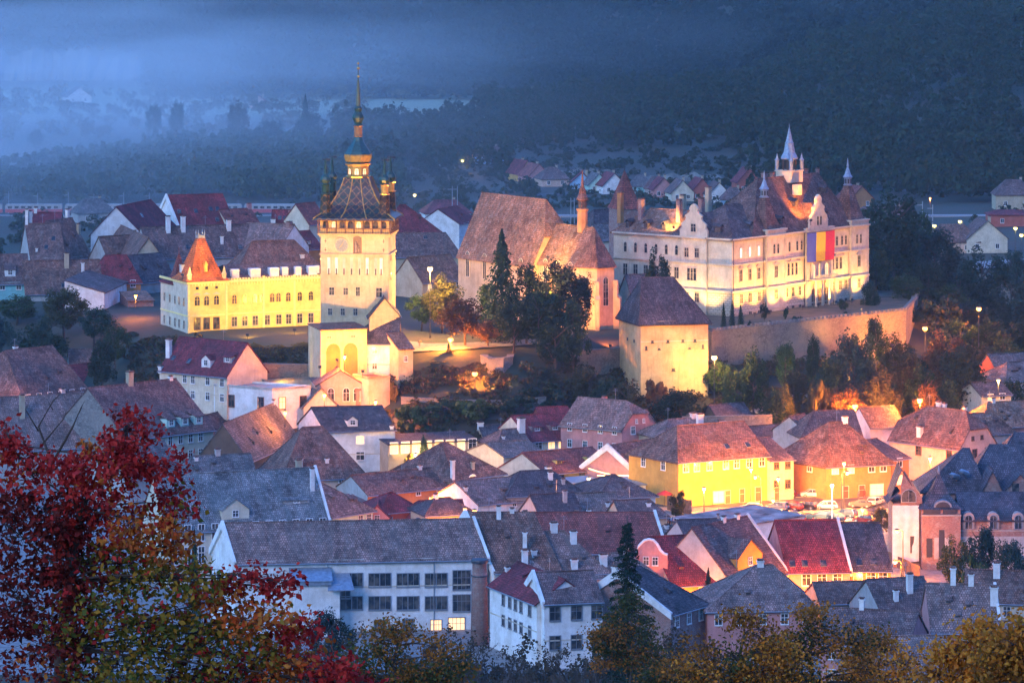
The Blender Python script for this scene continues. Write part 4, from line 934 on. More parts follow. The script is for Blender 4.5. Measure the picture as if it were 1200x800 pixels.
    for i, c_ in enumerate(((.09, .12, .42), (.8, .56, .03), (.62, .03, .06))):
        m = MB(); x0, x1 = (f1-f0)*i/3, (f1-f0)*(i+1)/3; nx, nz = 5, 10
        for j in range(nz+1):
            for k in range(nx+1):
                x = x0+(x1-x0)*k/nx; zz = 6.45*(j/nz); m.v.append((x, -.02+.12*math.sin(x*1.9+zz*.5)*(1-j/nz*.8), zz))
        m.f = [(j*(nx+1)+k, j*(nx+1)+k+1, (j+1)*(nx+1)+k+1, (j+1)*(nx+1)+k) for j in range(nz) for k in range(nx)]
        m.build('stripe', m_plain('flag_cloth_%d' % i, c_, .8, 0, .08), fr, True)
    # floodlights
    def wl(x, y, z_): return Mx @ Vector((x, y, z_))
    n = 0
    where = ['at the flower bed by the corner of the ornate palace', 'in the lawn under the three lit upper windows', 'in front of the first turreted pavilion', 'in the lawn under the first triple window', 'at the portal steps', 'beyond the portal steps', 'in the lawn under the second triple window', 'in front of the far turreted pavilion']
    for x, wv in zip((2, 8, 14.5, 20.5, 26.5, 33.5, 40, 47), where): flood('black floodlight '+wv, wl(x, -4.5, .55), wl(x, 0, 8.5), 40, (1, .5, .09), 105)
    for y, wv in ((5, 'by the plain side wall'), (12.5, 'under the side gable'), (20, 'behind the lone dark tree'), (27, 'near the end of the side wing')): flood('black floodlight at the palace '+wv, wl(-4.5, y, .55), wl(0, y, 8.5), 27, (1, .62, .22), 105)
    flood('small floodlight on the palace cornice beside the ornate gable', wl(U(937), -3.0, H+2.2), wl(U(936, 4), 5, H+8.5), 120, (1, .34, .03), 75, .15)
    flood('small floodlight on the palace cornice lighting the side roof', wl(-.2, lp[1]+2.5, H+1.4), wl(6, lp[1]+9, 20.5), 70, (1, .5, .12), 100, .15)
    return Mx, U, V
TH = town_hall()
# ------------------------------------------------------------------ unfinished brick mansion
def mansion():
    Yb = 650; A = XY(1046, Yb); s = 4600/Yb
    root = empty('brick_mansion', (A[0], A[1], 0), 0, 'unfinished red brick mansion with many steep slate roofs and sheeted corner bay', 'mansion')
    X = lambda px, Y=Yb: (px-600)*Y/F-A[0]
    Z = lambda py, Y=Yb: HC-(py-YH)*Y/F
    br = WM['brick']; sl = RM['slate']
    MB().box(X(1047), X(1078), 0.4, 9, 0, Z(590)).build('bay_wall', br, root)
    c = MB(); 
    n = 10
    for j in range(7):
        for i in range(n+1):
            x = X(1046)+(X(1077)-X(1046))*i/n; z = Z(592)*(1-j/6)+ (0.6*j/6)*(1+ (i/n)); c.v.append((x, .2+.12*math.sin(i*1.7+j*.4)-.05*j*(i/n), z))
    c.f = [(j*(n+1)+i, j*(n+1)+i+1, (j+1)*(n+1)+i+1, (j+1)*(n+1)+i) for j in range(6) for i in range(n)]
    c.build('sheeting', M['cloth'], root, True)
    # arched gable
    g = MB(); x0, x1, xm = X(1056), X(1081), X(1060); zb, zt = Z(590), Z(550)
    g.extrude([(x0, zb), (x1, zb), (x1-.1, zb+1.0), (xm, zt-.2), (x0, zb+3)], lambda p, z_, y: (p, y, z_), .1, .5); g.build('gable_wall', br, root)
    inst('arched_window', win_mesh(2.3, 2.0, M['zinc'], M['glass'], True, 2, 1), root, (X(1065), .1, zb+.3))
    r = MB(); r.slab((x0-1.6, 1, zb+1), (x0-1.6, 8, zb+1), (xm-.5, 8, zt), (xm-.5, -.2, zt), .2, amp=0); r.slab((X(1084), .6, Z(592)), (X(1084), 9, Z(592)), (xm-.4, 8, zt), (xm-.4, -.3, zt), .2, amp=0); r.slab((X(1039), -.6, Z(588)), (X(1039), 6, Z(588)), (X(1055), 6, Z(575)), (X(1055), .6, Z(575)), .2, amp=0)
    r.build('bay_roof', sl, root)
    # turret
    t0, t1 = X(1079), X(1124); tm = (t0+t1)/2
    tw = MB().box(t0, t1, -2.2, 6, 0, Z(600)); tw.box(t0, t1, -2.0, 6, Z(600), Z(594)); tw.build('turret_wall', br, root)
    MB().box(t0+.2, tm-.25, -2.24, -2.0, Z(599.5), Z(594.2)).box(tm+.25, t1-.7, -2.24, -2.0, Z(599.5), Z(594.2)).build('turret_opening', M['dark'], root)
    MB().box(tm-.4, tm+.5, -2.26, -2.2, Z(650), Z(618)).box(X(1066), X(1076), .1, .15, Z(648), Z(628)).box(X(1084), X(1091), -2.26, -2.2, Z(650), Z(628)).build('doorway', M['dark'], root)
    MB().box(tm-1.2, tm-.45, -2.3, -2.2, Z(652), Z(627)).build('stone_jamb', WM['grey'], root); MB().box(tm+.55, tm+1.3, -2.3, -2.2, Z(652), Z(627)).build('stone_jamb', WM['grey'], root); MB().box(t0-.1, t1+.1, -2.35, -2.2, Z(602), Z(600.5)).build('stone_band', WM['grey'], root)
    rr = MB(); w2 = (t1-t0)/2+.5
    prof = [(w2, Z(594.5)), (w2*.72, Z(589)), (w2*.42, Z(579)), (w2*.2, Z(567)), (.05, Z(556))]
    for a, zz in prof: rr.v += [(tm+sx*a, 1.8+sy*a*1.1, zz) for sx, sy in ((-1, -1), (1, -1), (1, 1), (-1, 1))]
    for j in range(4):
        for i in range(4): i2 = (i+1) % 4; rr.f.append((j*4+i, j*4+i2, j*4+4+i2, j*4+4+i))
    rr.f.append((3, 2, 1, 0)); ro = rr.build('turret_roof', sl, root)
    MB().lathe([(.12, Z(557)), (.22, Z(554)), (.03, Z(547))], 6, tm, 1.8).build('finial', M['zinc'], ro)
    ey = MB(); pr = [(1.5*math.cos(i*math.pi/8), 1.15*math.sin(i*math.pi/8)) for i in range(9)]
    ey.extrude(pr, lambda p, z_, y: (tm+.3+p, y, Z(592)+z_), -1.9, .6); ey.build('eyebrow_dormer', M['zinc'], ro)
    MB().extrude([(p[0]*.8, p[1]*.75) for p in pr], lambda p, z_, y: (tm+.3+p, y, Z(592)+z_), -1.93, -1.91).build('dormer_opening', M['dark'], ro)
    # wing
    w0, w1 = t1+.02, X(1225)
    MB().box(w0, w1, -1, 8, 0, Z(607)).build('wing_wall', br, root); MB().box(w0, w1, -1.06, -1, 0, Z(627)).box(w0, w1, -1.1, -1, Z(621), Z(619.5)).build('plinth', WM['grey'], root)
    MB().slab((w0-.1, -1.5, Z(608)), (w1, -1.5, Z(608)), (w1, 4.5, Z(575, 655)), (w0-.1, 4.5, Z(575, 655)), .25, amp=.01).slab((w1, 9, Z(600, 655)), (w0, 9, Z(600, 655)), (w0, 4.5, Z(575, 655)), (w1, 4.5, Z(575, 655)), .25, amp=.01).build('wing_roof', sl, root)
    for px in (1134, 1163, 1192):
        x = X(px); hd = MB().extrude([(-.95, -1.6)]+[(.95*math.cos(math.pi-i*math.pi/6), .3+.85*math.sin(i*math.pi/6)) for i in range(7)]+[(.95, -1.6)], lambda p, z_, y: (x+p, y, Z(607)+z_), -1.35, 1.2)
        ho = hd.build('window_dormer', m_plain('dormer_stone', (.4, .3, .26), .9), root); inst('arched_window', win_mesh(1.1, 2.2, M['zinc'], M['glass'], True, 2, 2), ho, (x, -1.35, Z(607)-1.5))
    # rear roofs
    def hip(nm, pa, pb, pyb, pax, pay, Y, d, ridge=0):
        x0, x1 = X(pa, Y), X(pb, Y); y0, y1 = Y-Yb, Y-Yb+d; z0 = Z(pyb, Y); xm = X(pax, Y); zt = Z(pay, Y+d/2); ym = (y0+y1)/2
        m = MB().slab((x0, y0, z0), (x1, y0, z0), (xm+ridge, ym, zt), (xm, ym, zt), .2, amp=.02).slab((x1, y0, z0), (x1, y1, z0), (xm+ridge, ym, zt), (xm+ridge, ym, zt), .2, amp=.02).slab((x1, y1, z0), (x0, y1, z0), (xm, ym, zt), (xm+ridge, ym, zt), .2, amp=.02).slab((x0, y1, z0), (x0, y0, z0), (xm, ym, zt), (xm, ym, zt), .2, amp=.02)
        m.tube([(x1, y0, z0), (xm+ridge, ym, zt)], .1, 5).tube([(x0, y0, z0), (xm, ym, zt)], .1, 5)
        o = m.build(nm, sl, root); MB().box(x0+.5, x1-.5, y0+.5, y1-.5, 0, z0-.02).build('rear_wall', br, root); return o
    hip('rear_roof', 1078, 1158, 577, 1134, 524.5, 662, 13, 1.0); hip('rear_roof', 1128, 1225, 575, 1166, 520, 668, 14, 4); hip('rear_roof', 1160, 1240, 555, 1195, 506, 684, 14, 4)
    for pa, pb, ptop, Y in ((1151, 1175, 552, 659), (1176, 1215, 556, 659)):
        x0, x1 = X(pa, Y), X(pb, Y); xm = (x0+x1)/2; y = Y-Yb
        gm = MB().poly([(x0, y, Z(577, Y)), (x1, y, Z(577, Y)), (xm, y, Z(ptop, Y))]); go = gm.build('brick_gable', br, root)
        MB().slab((x0-.2, y-.3, Z(577, Y)), (x0-.2, y+7, Z(577, Y)), (xm, y+7, Z(ptop-1, Y)), (xm, y-.3, Z(ptop-1, Y)), .18, amp=0).slab((x1+.2, y-.3, Z(577, Y)), (x1+.2, y+7, Z(577, Y)), (xm, y+7, Z(ptop-1, Y)), (xm, y-.3, Z(ptop-1, Y)), .18, amp=0).build('gable_roof', sl, root)
    MB().box(X(1190, 659)-.6, X(1190, 659)+.6, 8.9, 9, Z(577, 659), Z(566, 659)).build('gable_window', M['glass'], root)
    for i, px in enumerate((1118, 1129)):
        x = X(px, 660); z0 = Z(563-i*4, 663)
        MB().lathe([(.55, -1.6), (.5, .1), (.01, .9)][::1], 8).build('roof_vent', M['zinc'], root).matrix_basis = Matrix.Translation((x, 12.5, z0+1.0)) @ Matrix.Rotation(R(65), 4, 'X') @ Matrix.Rotation(R(-40), 4, 'Y')
mansion()
# ------------------------------------------------------------------ brick factory chimney by the school
def stack():
    p = P(562, 655, 583); b0 = ground(p.x, p.y); root = empty('brick_chimney_stack', (p.x, p.y, b0), 0, 'round brick chimney stack standing against the long white school', 'chimney stack')
    h = p.z-b0; MB().lathe([(1.35, 0), (1.15, h-2.6), (1.18, h-2.4), (1.1, h-2.2), (1.08, h-.6), (1.2, h-.5), (1.2, h)], 16).build('shaft', WM['brick'], root, True)
    MB().lathe([(1.24, h-2.5), (1.28, h-2.4), (1.24, h-2.3)], 16).build('iron_band', M['dark'], root); MB().lathe([(1.26, h-.5), (1.3, h-.2), (1.22, h+.02), (.8, h+.03)], 16).build('iron_band', M['dark'], root)
stack()
# ------------------------------------------------------------------ houses, row by row
h = house
# front rows
h('long white school with brown tiled roof and paired dark windows', (276, 657.5), (571, 652), 11, 12, 610, 'white', 'mauve', sk=-3.2, win={}, name='school', cat='school', fire='lr', over=.5)
SC = [o for o in bpy.data.objects if o.name == 'school'][0]
def school_windows():
    A = SC.location; ang = SC.rotation_euler.z
    for row, (pxs, hh) in enumerate((((412, 445, 478, 511), 1.9), ((412, 445, 478, 511), 1.9))):
        for px in pxs:
            py = (679, 706)[row]; X = (px-600)/F; c, s = math.cos(ang), math.sin(ang); u = (X*A.y-A.x)/(c-X*s); Yw = A.y+s*u; z = HC-(py-YH)*Yw/F-A.z
            for du in (-.85, .85):
                inst('window', win_mesh(1.55, hh, M['grey'], M['glass'], False, 2, 1), SC, (u+du, 0, z-hh/2), 0)
    for px, py, w_, h_ in ((541, 679, 2.6, 2.8), (541, 706, 2.6, 2.4), (535, 732, 2.4, 2.2), (478, 732, 1.6, 1.8), (511, 733, 1.6, 1.8), (445, 733, 1.6, 1.8)):
        X = (px-600)/F; c, s = math.cos(ang), math.sin(ang); u = (X*A.y-A.x)/(c-X*s); Yw = A.y+s*u; z = HC-(py-YH)*Yw/F-A.z
        inst('window', win_mesh(w_, h_, M['grey'], M['lit'] if py > 730 and px in (511, 535) else M['glass'], False, 4, 2), SC, (u, 0, z-h_/2), 0)
    po = MB().box(8.6, 15.5, -3.2, -.02, 0, 8.2).build('annex_wall', WM['white'], SC)
    MB().box(8.2, 14.2, -3.7, -.02, 8.2, 8.9).slab((8.0, -3.9, 8.9), (14.4, -3.9, 8.9), (14.4, 0, 10.3), (8.0, 0, 10.3), .15, amp=0).slab((13.6, -4.6, 7.6), (17.6, -4.6, 7.6), (17.2, -.2, 9.4), (14.0, -.2, 9.4), .15, amp=0).build('annex_roof', M['zinc'], SC)
    inst('window', win_mesh(1.3, 1.8, M['grey'], M['glass']), SC, (16.6, -.02, 5.6)); 
    for v in (.3, .7):
        inst('window', win_mesh(.7, 1.6, M['grey'], M['glass']), SC, (-3.2*v, 12*v, 7.0), math.atan2(-12, 3.2))
    MB().tube([(13.9, -.12, 10.9), (13.9, -.12, 0)], .07).tube([(30, -.12, 10.9), (30, -.12, 0)], .07).build('downpipe', M['grey'], SC)
school_windows()
h('dark brown roofed house joined to the end of the school, tall white chimneys', (579, 668), (658, 668), 9, 16, 600, 'white', 'brown', sk=-8.6, fire='l', ch=((584.5, 592, .45), (615, 622, .15, .75), (628, 598, .6, .8), (600, 604, .5)), win={'f': 4}, rows=1)
h('white house with small front gable and grey brown roof above bare trees', (638, 706), (706, 703), 9.6, 12, 669, 'white', 'purple', win={'f': [.18, .55, .9]}, rows=2, wz=1.6, ws=(1.5, 1.9), fl=4.2, over=.4, fire='l', frame='grey')
h('white side wing with red roof and narrow windows beside the chimney stack', (574, 684), (629, 706), 9.3, 9, 668, 'white', 'maroon', win={'f': [.3, .44, .56, .68, .86]}, ws=(.9, 1.5), rows=2, ch=((589, 665, .3),), frame='grey')
h('brown hipped roof between many white chimneys behind the spruce', (612, 673), (712, 669), 8.6, 15, 622, 'white', 'mauve', hl=5, hr=5, ch=((615, 643, .08, 1.0), (626, 643, .2, .9), (649, 611, .5, 1.2), (672, 621, .35, 1.1), (673, 654, .05, 1.1), (707, 648, .1, 1.3)), win={'f': 3}, rows=1)
h('long red tiled roof ending at the pink scrolled gable', (640, 646), (781, 646), 8, 14, 600, 'pink', 'red', sk=-3.5, fire='r', ch=((676, 598, .6), (690, 596, .55, .7)))
h('roof with grey tiles behind the spruce, low and hipped', (690, 676), (768, 672), 8, 10, 648, 'white', 'mauve', hl=4, hr=3, ch=((733, 640, .5),))
def pinkgable():
    Y = 603; A = P(745, 690, Y); root = empty('scrolled_gable_house', (A.x, A.y, 0), R(-8), 'pink house front with a scrolled white edged gable beside the spruce', 'house')
    zt = P(0, 632, Y).z; zb = P(0, 652, Y).z; w = 4.9; prof = [(0, zb-.5), (0, zb+.3), (.5, zt-1.0), (1.3, zt-.2), (2.0, zt), (2.7, zt-.1), (3.3, zt-.7), (3.8, zb+1.0), (4.3, zb+.5), (w, zb+.3), (w, zb-.5)]
    MB().box(0, w, 0, 6, 0, zb-.5).extrude(prof, lambda p, z, y: (p, y, z), 0, .5).build('wall', WM['pink'], root)
    t = MB(); t.tube([(p, .1, z+.1) for p, z in prof[1:-1]], .22, 6); t.build('gable_edge', M['white'], root)
    for x in (1.6, 3.0): inst('window', win_mesh(.8, 1.2, M['white'], M['glass']), root, (x, 0, zb-1.2))
    MB().slab((0, .5, zb-.5), (0, 9, zb-.5), (w/2, 9, zt-1.2), (w/2, .5, zt-1.2), .2).slab((w, .5, zb-.5), (w, 9, zb-.5), (w/2, 9, zt-1.2), (w/2, .5, zt-1.2), .2).build('roof', RM['red'], root)
pinkgable()
h('house with dark roof and bare white gable beside the big spruce', (786, 718), (828, 706), 7.5, 15, 664, 'brick', 'dark', sk=-5, fire='l', hr=4, ch=((766, 662, .85, 1.4),), rows=1, win={'f': 3})
h('red brown roof with an orange lit wall behind the small bare spruce', (788, 684), (857, 680), 6, 14, 627, 'orange', 'maroon', lw='grey', sk=-2.4, fire='r', win={'f': [.5, .8]}, rows=1, frame='white')
h('dark roofed house with a broad gabled dormer above a lit orange wall', (858, 683), (922, 668), 6, 14, 611, 'orange', 'purple', lw='grey', sk=-1.5, fire='r', win={'f': [.3, .6]}, rows=1, dm=((.45, 1.2, 6.6, 1.9, 'g', 'ochre'),), ch=((864, 604, .5), (848, 604, .5)), frame='white')
h('pink house with white round arched doorway under a plain maroon roof', (923, 668), (996, 667), 6, 14, 609, 'pink', 'maroon', sk=-1.8, fire='r', win={'f': [.3, .55, .8]}, rows=1, sky_=((.1, .12), (.3, .12), (.6, .12)), ws=(1.3, 1.9), wz=1.4)
h('end house with dark roof, two skylights and a yellow orange front', (997, 666), (1044, 666), 6, 14, 612, 'ochre', 'dark', lw='grey', sk=-2.4, win={'f': [.18, .5, .8]}, rows=1, sky_=((.25, .12), (.6, .14)), ws=(1.3, 1.9), wz=1.4)
h('big pyramid roofed house, purple grey tiles, above the brown trees', (829, 714), (958, 712), 7, 15, 662, 'pink', 'mauve', hl=8.2, hr=5.5, ch=((891, 655, .5, 1.1),), win={'f': 5}, rows=1)
h('house with brown roof and stone gable strip, chimneys at its ridge', (1036, 722), (1102, 718), 6, 13, 677, 'grey', 'purple', ch=((1066, 671, .3, 1.0), (1050, 690, .2)), win={'f': 2})
h('mauve tiled roof crowned by a white plastered ridge and three chimneys', (1092, 738), (1172, 740), 6, 14, 684, 'pink', 'mauve', sk=-2, ch=((1117, 664, .5, .9), (1138, 671, .5, .9), (1178, 686, .3, 1.3)), fire='r', win={'f': 3})
h('roof with grey lead chimney box at the frame edge', (1130, 703), (1230, 706), 6, 11, 668, 'cream', 'brown', ch=((1168, 658, .4, 1.2),), win={'f': 3})
h('low old house with long pale ridge line above the orange bushes', (962, 752), (1064, 758), 6, 13, 714, 'pink', 'purple', fire='', ch=((1010, 700, .5),), win={'f': 4})
h('small low brown roof beyond the pyramid roofed house', (962, 706), (1034, 704), 5.5, 10, 681, 'tan', 'brown', sky_=((.7, .5),), win={'f': 2})
h('brown roof in the corner with two skylights', (1150, 770), (1260, 772), 6, 12, 728, 'pink', 'mauve', win={'f': 3}, sky_=((.3, .5), (.5, .5)))
h('lilac roofed house showing between the brown treetops', (1000, 792), (1120, 790), 7, 13, 745, 'pink', 'mauve', hl=5, win={'f': 4})
# rows behind the school
h('huge grey blue tiled roof with a white coped end beside the school', (196, 622), (386, 612), 9, 18, 552, 'cream', 'pale', fire='r', dm=((.43, 1.3, 4.6, 1.6, 'g', 'cream'), (.83, 3.4, 4.4, .5, 's', 'grey')), win={'f': 12}, ws=(1.0, 2.6), wz=.5, rows=2, fl=3.6, ch=((350, 538, .6, 1.1, 'tan'), (366, 548, .3)))
h('slate blue side roof with pale green wall beside the big grey roof', (388, 604), (437, 596), 6, 12, 561, 'mint', 'grey', sk=-4, hr=6, win={'f': [.7, .9]}, rows=1)
h('small mint green annex with lean-to roof', (414, 596), (440, 592), 4, 5, 583, 'mint', 'grey', kind='shed', win={'f': 2}, rows=1, ws=(.8, .9), wz=.6)
h('little pink gabled house with one round window', (428, 605), (456, 605), 4.5, 12, 592, 'pink', 'maroon', 'gablef', win={'f': 1}, ws=(.8, 1), rows=1, ch=((457, 584, .5),), wz=.3)
h('maroon roof with a dark ridge seam behind the little pink gable', (446, 600), (492, 596), 5, 9, 577, 'red', 'maroon', hl=4, hr=3)
h('rusty roof with two blue glass panels and a triangular lit gable', (482, 607), (546, 605), 4, 8, 586, 'ochre', 'maroon', sky_=((.1, .5),), hl=2)
h('lit yellow triangular gable between two maroon roofs', (478, 611), (497, 611), 3.2, 7, 598, 'ochre', 'maroon', 'gablef', win={'f': 1}, ws=(.7, .7), rows=1, litpos=(('f', 0, 0),), wz=-.8)
h('narrow dark roof with chimneys above the school ridge', (500, 603), (556, 600), 6, 9, 583, 'tan', 'dark', hl=3, hr=3, ch=((511, 578, .5),))
h('mansard like hipped roof, brown tiles, over a peach coloured wall', (331, 561), (429, 556), 6, 15, 500, 'peach', 'brown', hl=6, hr=6, ch=((383, 538, .15, .8), (351, 536, .1, 1.2, 'grey')), win={'f': [.7, .9]}, ws=(.8, .8), rows=1, wz=.8)
h('weathered timber barn with long low roof', (291, 538), (350, 512), 6.5, 10, 484, 'wood', 'grey', ch=((340, 478, .5),))
h('lower brown shed roof beside the timber barn', (276, 547), (332, 541), 4, 7, 527, 'white', 'purple', win={'f': 2}, rows=1, ws=(.8, .8), wz=.5)
h('tall white house with plain dark maroon roof and one lit window', (381, 504), (463, 502), 8.6, 12, 476, 'white', 'dark', sk=-3.6, fire='', win={'f': [.5]}, litpos=(('f', 0, 0),), ws=(1.5, 1.5), wz=2.0, rows=2, fl=3.1, dm=((.42, .8, 1.9, 1.3, 'g', 'white'),), ch=((459, 532, .0),), wallf=None)
h('grey plastered gable behind the tall white house', (356, 476), (396, 476), 10.5, 12, 455, 'grey', 'grey', 'gablef', sk=-1)
h('white flat roofed modern villa with big square windows', (319.5, 460), (364, 457), 13.2, 12, 450, 'white', 'zinc', 'flat', sk=-7.2, win={'f': [.25, .8], 'l': [.3, .8]}, ws=(1.3, 2.2), rows=1, wz=2.2, litpos=(('f', 0, 0),), frame='brown', name='villa', cat='villa')
h('low dark flat roof with skylight strip behind the modern villa', (310, 450), (372, 446), 13.4, 8, 440, 'grey', 'dark', 'flat', name='flat_roofed_house')
h('peach coloured hall with shallow front gable and arched openings', (371, 451), (427, 450), 14.2, 12, 433.5, 'peach', 'mauve', 'gablef', win={'f': [.3, .62, .84]}, ws=(1.2, 2.6), rows=1, wz=2.0, arch=True, frame='peach' if False else 'white', over=.3, name='hall', cat='hall')
h('pinkish flat roofed pavilion with glass front and stone panel', (418, 461), (480, 456), 12.4, 9, 450, 'pink', 'dark', 'flat', win={'f': [.35, .75]}, ws=(2.2, 2.0), rows=1, wz=1.0, name='pavilion', cat='pavilion')
h('small white flat box above the peach hall', (432, 447), (457, 445), 15, 6, 440, 'peach', 'brown', 'flat', name='flat_roofed_house')
h('cream house with dark red roof, white dormer and lit orange front', (187, 432), (266, 440), 16, 12, 398, 'cream', 'maroon', hl=0, win={'f': [.38, .5, .72, .93]}, rows=2, dm=((.64, 1.0, 2.4, 1.7, 'g', 'white'), (.9, 2.2, 2.2, 1.2, 's', 'grey')), ch=((184, 397, .2, 1.2), (172, 428, 0, 1)), sky_=((.1, .35), (.35, .3)), litpos=())
h('white gabled wing of three storeys with one attic window', (281, 433), (306, 430), 15.2, 10, 411, 'white', 'maroon', 'gablef', sk=-3, win={'f': [.35]}, ws=(.9, 1.3), rows=3, wz=.2, fl=3.4)
h('orange plastered house with heart emblem under a dark patched roof', (26, 464), (103, 455), 8.8, 16, 409, 'ochre', 'purple', hl=5, sk=-6, win={'f': 6}, rows=1, ws=(1.1, 1.0), wz=.35, ch=((18, 405, .6, 1.0), (73, 456, .0, 1.2)))
h('sky blue house with small maroon roof', (104, 452), (140, 447), 8, 10, 426, 'blue', 'maroon', sk=-2, win={'f': [.25, .6]}, ws=(1.0, 1.2), rows=1, wz=.8, sky_=((.5, .4),))
h('dark roof behind the sky blue house', (82, 428), (133, 427), 11.5, 10, 409, 'grey', 'brown')
h('yellow house with three pale green dormers and grey gable end', (148, 513), (250, 501), 9, 17, 449, 'cream', 'purple', sk=-5, win={'f': [.5, .62, .74, .86]}, rows=2, lw='greystone', dm=((.55, .8, 2.0, 1.6, 's', 'mint'), (.71, .8, 2.0, 1.6, 's', 'mint'), (.87, .8, 2.0, 1.6, 's', 'mint')), ch=((152, 435, .5, 1.4, 'tan'), (200, 452, .5, .9, 'white')), wmargin=.3)
h('broad mauve roof behind the red leaved tree', (-30, 529), (116, 521), 7, 18, 464, 'grey', 'mauve', hl=4, ch=((26, 462, .3, 1.1, 'tan'), (101, 480, .4, .9)))
h('maroon roofed lean-to beside the broad mauve roof', (95, 500), (125, 497), 6, 10, 466, 'grey', 'brown', ch=((104, 480, .4, 1.0, 'grey'),))
h('dark low roof at the foot of the yellow dormer house', (250, 513), (296, 500), 5, 9, 484, 'grey', 'dark')
h('small shed with pinkish wall under a dark roof', (252, 533), (284, 523), 3.5, 6, 511, 'pink', 'brown', win={'f': 2}, rows=1, ws=(.9, 1.2), wz=.6, ch=((288, 512, .4),))
h('blue grey roof row behind the huge tiled roof', (214, 560), (300, 556), 6, 9, 533, 'tan', 'grey', hl=3, ch=((255, 525, .5, 1.1, 'grey'), (230, 540, .4)))
h('grey roof at the garden wall beside the crimson treetop', (150, 560), (215, 552), 6, 12, 520, 'grey', 'grey')
h('low brown roof with orange lit wall beside the olive house', (431, 579), (529, 569), 4, 11, 552, 'orange', 'brown', lw='grey', win={'f': [.6, .85]}, rows=1, ws=(.9, .9), wz=.6, ch=((492, 548, .5),))
h('olive house with dark pyramid roof and arched lit doorway', (529, 561), (590, 553), 5.2, 13, 518, 'tan', 'brown', hl=6, hr=6, sk=-5, win={'f': [.4]}, rows=1, ws=(1.9, 2.6), wz=1.0, litpos=(('f', 0, 0),), arch=True, ch=((517, 538, .0, .8), (554, 540, .1, .7, 'tan')))
h('small house with dark roof and white chimney next to the restaurant', (570, 519), (612, 517), 5, 9, 497, 'tan', 'dark', ch=((556, 503, .5, 1.2),))
h('restaurant kitchen roof, nearly flat and dark, with garden lamps', (455, 520), (560, 515), 6.4, 9, 507, 'tan', 'dark', 'shed', win={'f': 8}, rows=1, lit=.6, ws=(1.5, 2.0), wz=.8, name='restaurant', cat='restaurant')
h('tall white chimneyed house between the maroon roofs', (584, 522), (622, 519), 6, 8, 503, 'cream', 'purple', hl=3, ch=((622, 489, .4, 1.5), (590, 512, .2, .6)))
h('small orange lit roof on a glazed veranda', (578, 500), (604, 499), 6.4, 6, 487, 'ochre', 'orange', hl=2, hr=2, win={'f': 3}, rows=1, ws=(.9, 1), wz=.5, lit=.6)
h('maroon roofed restaurant with warm lit windows and two dormers', (622, 516), (682, 512), 6, 12, 485, 'cream', 'maroon', sk=-2.5, hr=3, win={'f': [.15, .4, .6, .8]}, rows=1, ws=(1.4, 1.5), wz=1.1, litpos=(('f', 0, 1), ('f', 0, 2)), dm=((.25, 2.0, 2.2, .9, 's', 'brick'), (.6, 2.0, 2.2, .9, 's', 'brick')), name='restaurant', cat='restaurant')
h('maroon roof rising behind the restaurant dormers', (640, 504), (692, 502), 7, 10, 476, 'red', 'maroon', hr=3, sk=-1)
h('glazed dining terrace glowing gold beside the pink house', (673, 515), (706, 514), 5.6, 6, 507, 'ochre', 'dark', 'shed', win={'f': 5}, rows=1, ws=(1.0, 1.8), wz=.7, lit=1, name='dining_terrace', cat='terrace')
h('cream house with two lit windows and a lilac roof', (590, 534), (640, 531), 4.6, 10, 517, 'cream', 'mauve', sk=-3.4, win={'f': [.35, .75]}, rows=1, ws=(1.3, 1.6), wz=.9, litpos=(('f', 0, 0), ('f', 0, 1)))
h('long red roof over a cream yellow wall with three brown windows', (641, 554), (722, 547), 4, 11, 527, 'yellow', 'red', lw='cream', sk=-4, win={'f': [.2, .5, .8]}, rows=1, ws=(1.1, 1.2), wz=.7, frame='brown', dm=((.3, 2.0, 1.4, .6, 's'), (.75, 2.2, 1.4, .6, 's')), ch=((638, 546, 0, 1.1), (626, 548, 0, 1.1)))
h('tall pink house with half hipped gable and a patch of bare plaster', (729, 502), (771, 498), 9, 13, 471, 'pink', 'mauve', 'gablef', hl=3.0, t=.55, sk=-5.2, win={'f': [.3], 'l': [.15, .4, .65, .88]}, rows=3, ws=(.9, 1.4), wz=.5, fl=3.2, ch=((719, 464, .85, .9, 'pink'), (756, 480, .15, .9, 'pink')), wfl=(('f', .4, .8, .4, .7), ('f', .6, .8, .4, .7)))
h('low pink tavern with two gabled dormers and plain purple roof', (744, 551), (793, 543), 4.6, 11, 518, 'red', 'brown', lw='pink', sk=-2.6, fire='l', dm=((.3, 1.4, 1.6, 1.2, 'g'), (.7, 1.4, 1.6, 1.2, 'g')), win={'f': [.15, .45, .75]}, rows=1, ws=(1.2, 1.3), wz=.8, lit=.7, name='tavern', cat='tavern')
h('long two storey yellow house with shop door facing the square', (795, 540), (901, 532), 8.6, 14, 497, 'ochre', 'brown', sk=-2.5, hl=5, win={'f': [.08, .2, .34, .52, .64, .78, .92], 'l': [.3, .7]}, rows=1, ws=(1.1, 1.5), wz=1.3, fl=3.4, sky_=((.62, .3), (.85, .3)), ch=((820, 484, .7, 1.3),), frame='white', doors=((.44, 2.2, 2.0, 1), (.54, 1.1, 2.4, 0), (.70, 1.0, 2.5, 0), (.88, 1.2, 2.6, 0)))
h('narrow pale pink house with brown shutters at the end of the yellow one', (902, 539), (930, 537), 7.6, 13, 513, 'peach', 'purple', sk=-3, win={'f': [.28, .75]}, rows=2, ws=(1.0, 1.5), wz=1.0, fl=3.6, frame='brown', doors=((.3, 1.0, 2.3, 0),))
h('roof of pale tiles behind the yellow house ridge', (778, 513), (830, 509), 8, 10, 491, 'tan', 'mauve', hl=4, ch=((821, 483, .5, 1.2),))
